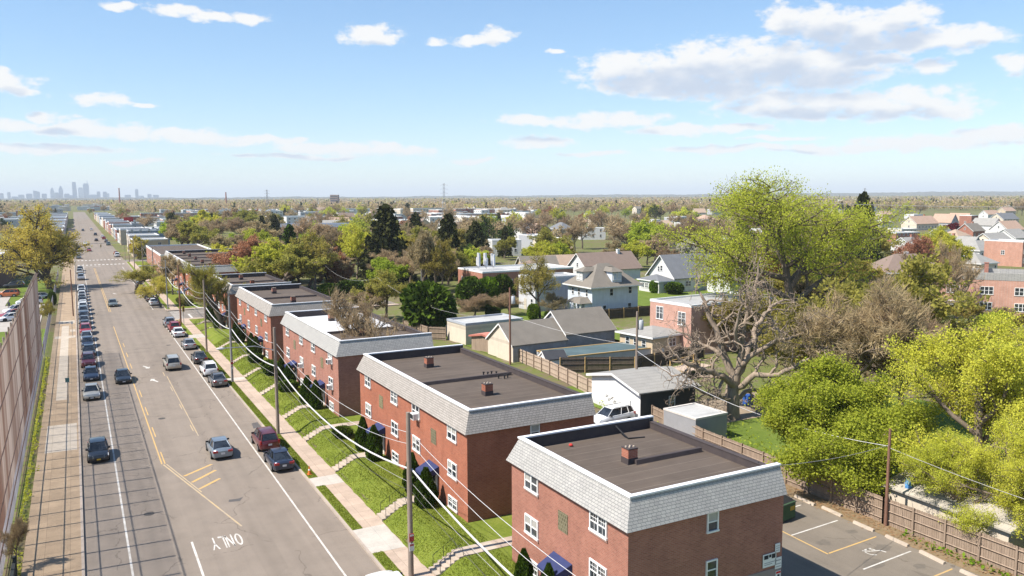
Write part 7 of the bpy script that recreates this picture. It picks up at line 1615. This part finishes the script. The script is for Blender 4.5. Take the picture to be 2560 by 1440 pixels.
# ------------------------------------------------------------------ the cluster of gabled houses at right
RC = [ # px, base py, width px along, depth m, wall h, rise, rz deg, wall, roof, kind, label
 (2310, 573, 86, 11, 4.2, 4.6, 0, W_cream, R_salmon, 'gable', 'long cream house with salmon roof, left end of the salmon-roofed row'),
 (2372, 571, 30, 11, 4.6, 5.2, 90, W_grey, R_salmon, 'gable', 'grey gabled house in the middle of the salmon-roofed row'),
 (2410, 568, 34, 11, 4.8, 5.0, 90, W_white, R_salmon, 'gable', 'white gabled house at the right end of the salmon-roofed row'),
 (2429, 574, 27, 8, 9.2, 0, 0, M_brick, R_white, 'flat', 'tall narrow brick house with two white windows beside the salmon-roofed row'),
 (2365, 602, 44, 9, 3.0, 3.4, 0, W_white, R_dgrey, 'gable', 'white house with dark blue-grey roof below the small deep red tree'),
 (2400, 604, 50, 9, 3.2, 3.0, 0, W_cream, R_tan, 'hip', 'house with a mottled tan roof right of the dark blue-grey roof'),
 (2438, 594, 48, 9, 4.0, 3.6, 0, M_brick, R_grey, 'gable', 'brick house with a grey-brown roof and chimney under the narrow brick house'),
 (2478, 588, 40, 10, 6.0, 3.6, 90, W_white, R_lgrey, 'gable', 'white gable-fronted house with a grey-blue chimney'),
 (2520, 565, 66, 10, 5.4, 4.0, 0, W_cream, R_dgrey, 'gable', 'cream gabled house with an arched upper window at the right edge'),
 (2530, 590, 70, 10, 4.0, 4.4, 0, W_white, R_salmon, 'gable', 'white house with a bright salmon roof at the right edge'),
 (2372, 625, 72, 10, 3.0, 3.4, 0, W_white, R_lgrey, 'gable', 'white house with broad pale grey roof, front left of the pale cluster'),
 (2418, 640, 58, 10, 3.2, 4.2, 90, W_grey, R_lgrey, 'gable', 'grey gable-ended house, front middle of the pale cluster'),
 (2462, 648, 90, 9, 3.4, 3.2, 0, W_white, R_lgrey, 'hip', 'white house with a bay and hipped pale roof, front of the pale cluster'),
 (2500, 628, 80, 11, 3.6, 3.8, 0, W_cream, R_lgrey, 'gable', 'cream house with a wide pale roof behind the hipped one'),
 (2545, 612, 60, 11, 3.6, 3.6, 0, W_white, R_lgrey, 'gable', 'pale-roofed house at the right edge above the pinkish brick box'),
 (2552, 668, 60, 12, 7.6, 0, 0, brickmat('salmon_brick', (0,)*3, (0,)*3, (0,)*3), R_flatg, 'flat', 'pinkish brick box with a white double window at the right edge'),
 (2215, 545, 40, 9, 3.6, 3.2, 0, W_tan, R_salmon, 'gable', 'tan house with orange roof behind the trees left of the salmon-roofed row'),
 (2200, 520, 26, 9, 4.0, 4.0, 90, W_white, R_lgrey, 'gable', 'small pale gabled house high behind the dark cedar'),
 (2212, 566, 44, 10, 3.2, 2.6, 0, W_white, R_white, 'hip', 'white porch-fronted house behind the rust-tinted trees'),
 (2290, 545, 34, 10, 3.8, 0, 0, W_white, R_white, 'flat', 'low white flat-roofed house left of the salmon-roofed row'),
 (2522, 535, 44, 10, 4.0, 3.8, 0, W_tan, R_salmon, 'gable', 'house with an orange roof behind the cream gabled one'),
 (2535, 520, 30, 10, 4.0, 3.6, 90, W_white, R_lgrey, 'gable', 'small white gabled house, highest in the pale cluster at right'),
 (2260, 608, 90, 8, 5.2, 0, 0, M_brick, R_white, 'flat', 'brick row with a long white roof edge among twiggy trees'),
 (2335, 655, 60, 9, 3.2, 3.0, 90, W_white, R_lgrey, 'gable', 'white gabled house with pale roof, lowest left of the pale cluster'),
 (2395, 672, 64, 9, 3.4, 0, 0, M_brick2, R_white, 'flat', 'pink brick house with white flat roof at the foot of the pale cluster'),
 (2455, 690, 70, 9, 3.2, 2.8, 0, W_cream, R_lgrey, 'hip', 'cream house with pale hipped roof, lowest of the pale cluster'),
 (2285, 630, 56, 9, 3.2, 2.8, 0, W_white, R_lgrey, 'gable', 'white house with long pale roof left of the pale cluster'),
 (2265, 585, 60, 9, 3.2, 0, 0, W_cream, R_white, 'flat', 'long white-roofed low building below the salmon-roofed row'),
 (2480, 545, 50, 9, 4.0, 3.6, 0, W_white, R_salmon, 'gable', 'white house with salmon roof just above the white gable-fronted one'),
 (1975, 620, 70, 10, 6.0, 0, 0, brickmat('salmon_brick', (0,)*3, (0,)*3, (0,)*3), R_white, 'flat', 'brick house with pale roof seen through the huge pale green tree')]
def cluster():
    r = random.Random(11)
    for px, by, wp, d, h, ri, rz, wl, rf, kd, lab in RC:
        g = G(px, by, 0.5); dp = depth(g); w = wp*dp/F*(1.0 if abs(rz) < 40 else 1.0); c = g+Vector((math.sin(YAW), math.cos(YAW), 0))*d*0.5
        if abs(rz) > 40: w, d = d*1.25, w
        if kd == 'gable' and w < d and abs(rz) < 40: w = d*1.05
        wins = []
        for u in np.linspace(-w*0.36, w*0.36, max(2, int(w/3.2))): wins.append(('S', float(u), 1.9, 1.0, 1.4, 'single')); 
        if h > 5: wins += [(f, u, zc+2.8, a, b, s) for f, u, zc, a, b, s in wins]
        wins += [('W', 0.0, h*0.55, 1.2, 1.4, 'double')]
        if kd == 'gable': wins += [('W', 0.0, h+ri*0.28, 0.8, 1.2, 'single')]
        ch = (w*0.2, 0.4, h+ri+0.9) if r.random() < 0.5 and kd == 'gable' else None
        house('gabled_house' if kd == 'gable' else 'flat_roofed_house' if kd == 'flat' else 'hipped_house', lab, 'house', c, w, d, h, kd, ri, deg(rz), wl, rf, wins, over=0.4, chim=ch, group='houses clustered at the right')
cluster()

# ------------------------------------------------------------------ scattered houses and trees of the neighbourhood
LM = [('tallest dark spruce', 967, 600), ('coppery red tree', 632, 655), ('huge pale green tree', 1960, 620), ('golden-yellow roadside tree', 126, 610), ('pale blue house', 1508, 690), ('salmon-roofed row', 2360, 550),
 ('antenna-topped brick block', 1210, 690), ('blue-grey corner building', 355, 600), ('orange-red brick box', 1640, 585), ('blue-grey banded school block', 780, 575), ('steel pole pylon', 1834, 500), ('lone high-rise block', 835, 495), ('brown horizon stack', 565, 500),
 ('reddish tall stack', 299, 490), ('left lattice pylon', 1110, 490), ('dark-grey roofed bungalow', 1665, 680), ('pale cluster of roofs', 2440, 620), ('brick hall by the avenue', 450, 615), ('rust-tinted twiggy tree', 2290, 640), ('lime-green tree', 893, 620), ('dark cedar', 2150, 580), ('skyline left end', 40, 500), ('far crossing', 240, 650)]
_pending = {}
ORD = ['', 'second ', 'third ', 'fourth ', 'fifth ', 'sixth ', 'seventh ', 'eighth ', 'ninth ', 'tenth ', 'eleventh ', 'twelfth ', 'thirteenth ', 'fourteenth ', 'fifteenth ', 'sixteenth ', 'seventeenth ', 'eighteenth ', 'nineteenth ', 'twentieth ', 'twenty-first ', 'twenty-second ', 'twenty-third ', 'twenty-fourth ']
def later(o, desc, px, py):
    n, lx, ly = min(LM, key=lambda L: (L[1]-px)**2+(2.2*(L[2]-py))**2); dx, dy = px-lx, (py-ly)*2.2
    rel = ('left of' if dx < 0 else 'right of') if abs(dx) > abs(dy) else ('beyond' if dy < 0 else 'before')
    _pending.setdefault((desc, rel, n), []).append((dx*dx+dy*dy, o))
def flush():
    for (desc, rel, n), L in _pending.items():
        L.sort(key=lambda a: a[0])
        for i, (_, o) in enumerate(L):
            o['label'] = ' '.join((desc+(' standing %s the %s' % (rel, n) if i == 0 and len(L) == 1 else ', %snearest %s the %s' % (ORD[min(i, 23)], rel, n))).split()[:16])
blocked = []        # (x, y, radius)
for o in list(COL.objects):
    if o.parent is None and o.get('category') in ('house', 'building', 'garage', 'workshop', 'shed', 'hall', 'school', 'outbuilding', 'porch', 'apartment house'): blocked.append((o.location.x, o.location.y, 10 if o.get('category') != 'hall' else 20))
blocked += [(29, 285, 17), (31, 310, 15), (30, 205, 18), (30, 236, 18), (31, 412, 17)]
def free(x, y, r, tree_=False):
    if -7 < x < 19.5 and y > 0: return False
    if x < 140 and 160 < y < 180 and x > 0: return False
    if -60 < x < -6 and 160 < y < 240: return False
    if 0 < x < 48 and y < 165: return False
    return all((x-a)**2+(y-b)**2 > (r+c*(0.75 if tree_ else 1.0))**2 for a, b, c in blocked)
rs = random.Random(2024)
W_list = [W_white, W_cream, W_tan, M_brick2, W_grey, W_white]; Rg = [R_grey, R_dgrey, R_brown, R_lgrey, R_salmon, R_tan]
wn = {W_white.name: 'white', W_cream.name: 'cream', W_tan.name: 'tan', M_brick2.name: 'pink brick', W_grey.name: 'grey', M_brick.name: 'red brick'}
rn = {R_grey.name: 'brown-grey', R_dgrey.name: 'dark grey', R_brown.name: 'brown', R_lgrey.name: 'pale grey', R_salmon.name: 'salmon', R_tan.name: 'tan', R_white.name: 'white', R_flatg.name: 'grey'}
def scatter_houses():
    n = 0; tries = 0
    while n < 120 and tries < 9000:
        tries += 1; px = rs.uniform(760, 2580); py = 506+rs.random()**1.3*135
        if 1430 < px < 1960 and py > 618: continue
        if 2180 < px: continue
        g = G(px, py, 0.5)
        if not free(g.x, g.y, 8): continue
        blocked.append((g.x, g.y, 8)); w = rs.uniform(9, 14); d = rs.uniform(8, 10); h = rs.choice([3.4, 5.6, 6.0]); wl = rs.choice(W_list); 
        kd = rs.choice(['gable', 'flat', 'hip', 'flat'] if px > 1250 else ['gable', 'flat', 'flat']); rf = rs.choice(Rg) if kd != 'flat' else rs.choice([R_white, R_white, R_flatg]); rz = deg(rs.choice([0, 90, 0, 90, -20])+rs.uniform(-4, 4))
        wins = [('S', u, 1.8, 1.1, 1.4, 'single') for u in (-w*.3, 0.0, w*.3)]+[('W', u, 1.8, 1.1, 1.4, 'single') for u in (-2.0, 2.0)] if py > 530 else []
        if h > 5 and wins: wins += [(f, u, 4.6, a, b, s) for f, u, zc, a, b, s in wins]
        t = house({'gable': 'gabled_house', 'hip': 'hipped_house', 'flat': 'flat_roofed_house'}[kd], '', 'house', g, w, d, h, kd, rs.uniform(2.6, 3.8), rz, wl, rf, wins, group='houses scattered among the trees', z=0.3, trim=M_frame if kd == 'flat' or py > 540 else None)
        later(t, '%s house with %s %s roof' % (wn[wl.name], rn[rf.name], {'gable': 'gabled', 'hip': 'hipped', 'flat': 'flat'}[kd]), px, py); n += 1
def scatter_blocks():
    n = 0; tries = 0
    while n < 210 and tries < 18000:
        tries += 1; px = rs.uniform(-20, 1330); py = 506+rs.random()**1.2*(92 if px < 470 else 58); g = G(px, py, 0.2)
        if 465 < px and py > 545 and px < 700: continue
        if g.y < 345 and g.x > 0: continue
        L = rs.uniform(16, 46); rz = deg(rs.choice([0, 90])); ex, ey = (L/2, 5.5) if rz == 0 else (5.5, L/2); R_ = max(ex, ey)
        if g.x-ex < 20.5 and g.x+ex > -8: continue
        if any(abs(g.x-a) < ex+c*0.7 and abs(g.y-b) < ey+c*0.7 for a, b, c in blocked): continue
        k = max(1, int(L/11))
        for i in range(k):
            f = -L/2+L*(i+0.5)/k; blocked.append((g.x+(f if rz == 0 else 0), g.y+(0 if rz == 0 else f), 6))
        wl = rs.choice([W_white, M_brick, M_brick2, W_cream, W_grey]); rf = rs.choice([R_white, R_white, R_flatg]); h = rs.choice([5.8, 6.2, 6.6, 4.0])
        cols = max(3, int(L/4.4)); wins = [(f_, -L/2+L*(i+0.5)/cols, zc, 1.6, 1.5, 'double') for f_ in ('S',) for i in range(cols) for zc in ((1.7, 4.5) if h > 5 else (1.8,))] if py > 528 else []
        if rz: wins = [('N', *w[1:]) for w in wins]+[('W', u, zc, 1.2, 1.5, 'single') for u in (-2.5, 2.5) for zc in (1.7, 4.4)] if wins else []
        t = house('terraced_row', '', 'terrace', g, L, 10.5, h, 'flat', 0, rz, wl, rf, wins, group='flat-roofed terraces near the avenue', z=0.1, flatpar=0.5)
        later(t, '%s terrace with %s flat roof' % (wn[wl.name], rn[rf.name]), px, py); n += 1
def avenue_fronts():
    r = random.Random(31); bs = [R_white, R_flatg, M_roof, R_white]
    for side in (-1, 1):
        y = 346.0
        while y < 1000:
            L = r.uniform(11, 22); d = r.uniform(10, 15); x = (19.5+d/2) if side > 0 else (-5.5-d/2-(4 if y < 420 else 0))
            if not (side > 0 and 395 < y+L/2 < 424) and not any(abs(x-a) < 9+c*0.5 and abs(y+L/2-b) < L/2+c*0.6 for a, b, c in blocked):
                h = r.choice([4.2, 5.8, 6.4, 7.2]); wl = r.choice([M_brick, M_brick2, W_white, W_cream, W_grey, W_tan]); rf = r.choice(bs)
                wins = [(f, u, zc, 1.3, 1.5, 'double') for f in ('W' if side > 0 else 'E') for u in (-L*.3, 0.0, L*.3) for zc in (1.7, 4.4) if zc < h-1]+[('S', u, h-1.6, 1.2, 1.4, 'double') for u in (-d*.25, d*.25)] if y < 640 else []
                t = house('shop_building', '', 'building', (x, y+L/2), d, L-0.6, h, 'flat', 0, 0, wl, rf, wins, group='buildings lining the far avenue', z=0.0, flatpar=0.4)
                a, b = proj((x, y+L/2, h)); later(t, '%s avenue building with %s flat roof' % (wn[wl.name], {M_roof.name: 'dark'}.get(rf.name) or rn[rf.name]), a, b); blocked.append((x, y+L/2, 8))
            y += L+r.choice([0.3, 0.3, 5])
avenue_fronts(); scatter_blocks(); scatter_houses()

TK = [ # weight, near key, far key, leaf, name, description, height range, width ratio, leafscale
 (30, 'bare', 'fbare', 'brown', 'bare_tree', 'bare brown tree', (8, 14), 0.95, 1.0), (22, 'bud', 'fairy', 'tan', 'budding_tree', 'tan budding tree', (8, 13.5), 0.95, 1.3),
 (17, 'bud', 'fround', 'olive', 'budding_tree', 'olive budding tree', (8, 13.5), 1.0, 1.4), (9, 'airy', 'fairy', 'spring', 'spring_tree', 'pale green spring tree', (9, 15), 1.0, 1.1),
 (5, 'round', 'fround', 'yellow', 'spring_tree', 'lime-yellow spring tree', (8, 13), 1.0, 1.1), (5, 'full', 'fround', 'green', 'leafy_tree', 'fresh green leafy tree', (7, 12), 1.05, 1.0), (7, 'spruce', 'fspruce', 'conifer', 'conifer_tree', 'dark pointed conifer', (10, 17), 0.5, 1.0),
 (4, 'pine', 'fround', 'pine', 'pine_tree', 'dull green pine', (9, 14), 0.8, 1.0), (3, 'round', 'fround', 'red', 'red_tree', 'reddish budding tree', (8, 13), 1.0, 1.0), (1, 'round', 'fround', 'maroon', 'maroon_tree', 'deep red small tree', (6, 8), 1.0, 1.0), (1, 'round', 'fround', 'blossom', 'blossom_tree', 'white blossoming tree', (6, 8), 1.0, 1.0)]
NV = {'bare': 3, 'bud': 3, 'airy': 3, 'round': 2, 'full': 2, 'spruce': 3, 'pine': 2}
FK = {'fbare': ('fbare', 'fbarf'), 'fairy': ('fairy', 'fairz'), 'fround': ('fround', 'froune'), 'fspruce': ('fspruce', 'fsprucf')}
def scatter_trees():
    n = 0; tries = 0; used = {}
    while n < 440 and tries < 26000:
        tries += 1; px = rs.uniform(-60, 2620); py = 508+(rs.random()**1.5)*190
        if px < 480 and py > 600: continue
        if 1130 < px < 1860 and py > 655: continue
        if px > 2180 and 540 < py < 740 and rs.random() < 0.94: continue
        if px < 640 and rs.random() < 0.2: continue
        g = G(px, py, 0.5)
        if not free(g.x, g.y, 2.6, True): continue
        wt = [k[0] for k in TK]; k = rs.choices(TK, wt)[0]
        if used.get((k[4], k[3]), 0) > 200: continue
        used[(k[4], k[3])] = used.get((k[4], k[3]), 0)+1
        h = rs.uniform(*k[6])*(0.85 if px < 640 else 1.0); w = h*k[7]*rs.uniform(0.8, 1.15); D = depth(g); near = D < 330
        key = k[1]+str(rs.randrange(NV[k[1]])) if near else rs.choice(FK[k[2]])
        t = tree(k[4], '', g.x, g.y, h, w, key, k[3], rs.choice([M_bark, M_barkd]), group='trees scattered over the neighbourhood', leafscale=k[8] if near else 1.0, z=0.2)
        later(t, k[5], px, py); blocked.append((g.x, g.y, 2.2)); n += 1
scatter_trees()
def yard_trees():       # the overgrown yards behind the apartment houses and right of the dead tree
    n = 0; tries = 0
    zones = [((440, 700), (556, 640), 24, (9, 14)), ((560, 1140), (645, 765), 30, (7, 12)), ((1960, 2230), (700, 930), 18, (5, 9)), ((2230, 2570), (800, 930), 12, (3.5, 5.5)), ((2200, 2570), (690, 760), 8, (2.5, 4)), ((1500, 1960), (640, 700), 8, (5, 9)), ((1180, 1420), (640, 700), 8, (6, 9))]
    for (xa, xb), (ya, yb), cnt, (ha, hb) in zones:
        n = 0; tries = 0
        while n < cnt and tries < 3000:
            tries += 1; px = rs.uniform(xa, xb); py = rs.uniform(ya, yb); g = G(px, py, 0.7)
            if 0 < g.x < 36 and g.y < 262: continue
            if 0 < g.x < 140 and 161 < g.y < 180: continue
            if any((g.x-a)**2+(g.y-b)**2 < (2.0+c*0.7)**2 for a, b, c in blocked): continue
            k = rs.choices(TK[:8], [26, 20, 30, 9, 3, 6, 3, 3])[0]; h = rs.uniform(ha, hb); w = h*k[7]*rs.uniform(0.9, 1.25)
            t = tree(k[4], '', g.x, g.y, h, w, k[1]+str(rs.randrange(NV[k[1]])), k[3], M_bark, group='trees scattered over the neighbourhood', leafscale=k[8]*1.25, z=0.7)
            later(t, k[5], px, py); blocked.append((g.x, g.y, 2.0)); n += 1
yard_trees()
flush()

# ------------------------------------------------------------------ woods and roofs too far off to count
def far_woods():
    r = np.random.default_rng(99); V = []; Q = []; M_ = []; o = 0
    N = 9500; px = r.uniform(-120, 2680, N); py = 489+13*r.random(N)**0.8+np.where(px < 700, 12, 0)*r.random(N)+(px < 700)*6; py2 = np.where(r.random(N) < 0.6, 500+32*r.random(N), py)
    kinds = r.choice(5, N, p=[0.46, 0.27, 0.17, 0.07, 0.03])
    for i in range(N):
        g = G(px[i], py2[i]-(px[i]-1280)*0.0045, 0.0); D = g.length
        if -40 < g.x < 55 and py2[i] > 512: continue
        if D > 7500 or D < 430 or g.y < 0: continue
        h = r.uniform(9, 16); w = h*r.uniform(1.1, 1.8); n = 46 if D < 1400 else 22
        if D > 2500: w *= 2.2
        if D > 4500: w *= 2; 
        c = np.array(g); 
        if kinds[i] == 3 or kinds[i] == 4 and r.random() < 0.5:
            z = r.random(n)**0.8; rad = (1-z)*w*0.3*r.random(n)**0.5; a = r.uniform(0, 6.28, n); C = c+np.stack([rad*np.cos(a), rad*np.sin(a), z*h], 1); s = h*0.16; kk = 3
        else:
            u = r.normal(0, 1, (n, 3)); u /= np.linalg.norm(u, axis=1)[:, None]; rr = r.uniform(0.45, 1.05, n)[:, None]; C = c+u*rr*np.array([w/2, w/2, h*0.42])+np.array([0, 0, h*0.56]); s = h*0.15; kk = (0, 1, 2, 2, 4)[kinds[i]]
        v, q = leaf_quads(r, C, s*(1 if D < 2500 else 1.8), 1.2); V.append(v); Q.append(q+o); o += len(v); M_.append(np.full(len(q), kk))
    me = np_mesh('far_woods', np.concatenate(V), np.concatenate(Q), [LEAF['brown'], LEAF['tan'], LEAF['olive'], LEAF['conifer'], LEAF['spring']], np.concatenate(M_))
    tag(link('far_woods', me), 'distant mass of brown and green treetops reaching to the horizon', 'woods', kind='stuff')
far_woods()
def far_roofs():
    r = random.Random(77); mb = MB()
    for i in range(1100):
        px = r.uniform(-60, 2620); py = 500+22*r.random(); g = G(px, py-(px-1280)*0.0045, 0)
        if g.length < 560 or g.length > 4200 or -8 < g.x < 20: continue
        w = r.uniform(12, 40); d = 10; h = r.uniform(5, 8); rz = r.choice([0, 0, 1]); a, b = (w/2, d/2) if rz else (d/2, w/2); k = r.choice([0, 0, 1, 2, 3])
        o = len(mb.f); mb.box(g.x-a, g.y-b, -1, g.x+a, g.y+b, h, k); mb.m[o+1] = r.choice([4, 4, 5])
    tag(mb.build('far_rooftops', [W_white, M_brick2, W_cream, W_grey, R_white, R_flatg]), 'distant spread of pale flat rooftops and walls between the woods', 'rooftops', kind='stuff')
far_roofs()
def far_ridge():    # low wooded rise closing the horizon
    r = np.random.default_rng(8); V = []; n = 420
    for j, (D, hb) in enumerate(((9000, 0), (9000, 1), (11500, 1), (15000, 0))):
        for i in range(n+1):
            a = YAW+math.radians(-40+80*i/n); h = (14+3*math.sin(i*0.11)+2*math.sin(i*0.43+1)+5*r.random()+max(0, (i/n-0.4))*45) if hb else -2
            V.append((D*math.sin(a), D*math.cos(a), h*(D/9000)))
    q = [(j*(n+1)+i, j*(n+1)+i+1, (j+1)*(n+1)+i+1, (j+1)*(n+1)+i) for j in range(3) for i in range(n)]
    tag(link('hills', np_mesh('hills', V, q, plain('wooded_hill', (0.09, 0.085, 0.055), (0.05, 0.05, 0.035), 0.01, fine=0.05))), kind='structure')
far_ridge()

# ------------------------------------------------------------------ the air
def haze():
    mb = MB(); mb.box(-41000, -600, -12, 41000, 43000, 330)
    mt = bpy.data.materials.new('haze_air'); mt.use_nodes = True; N = mt.node_tree.nodes; L = mt.node_tree.links; N.clear()
    out = N.new('ShaderNodeOutputMaterial'); v = N.new('ShaderNodeVolumePrincipled'); v.inputs['Color'].default_value = (0.90, 0.96, 1.0, 1); v.inputs['Density'].default_value = HAZE_DENSITY; v.inputs['Anisotropy'].default_value = 0.0
    L.new(v.outputs[0], out.inputs['Volume'])
    o = mb.build('haze', mt); tag(o, 'thin blue spring haze over the whole neighbourhood', 'haze', kind='stuff')
haze()
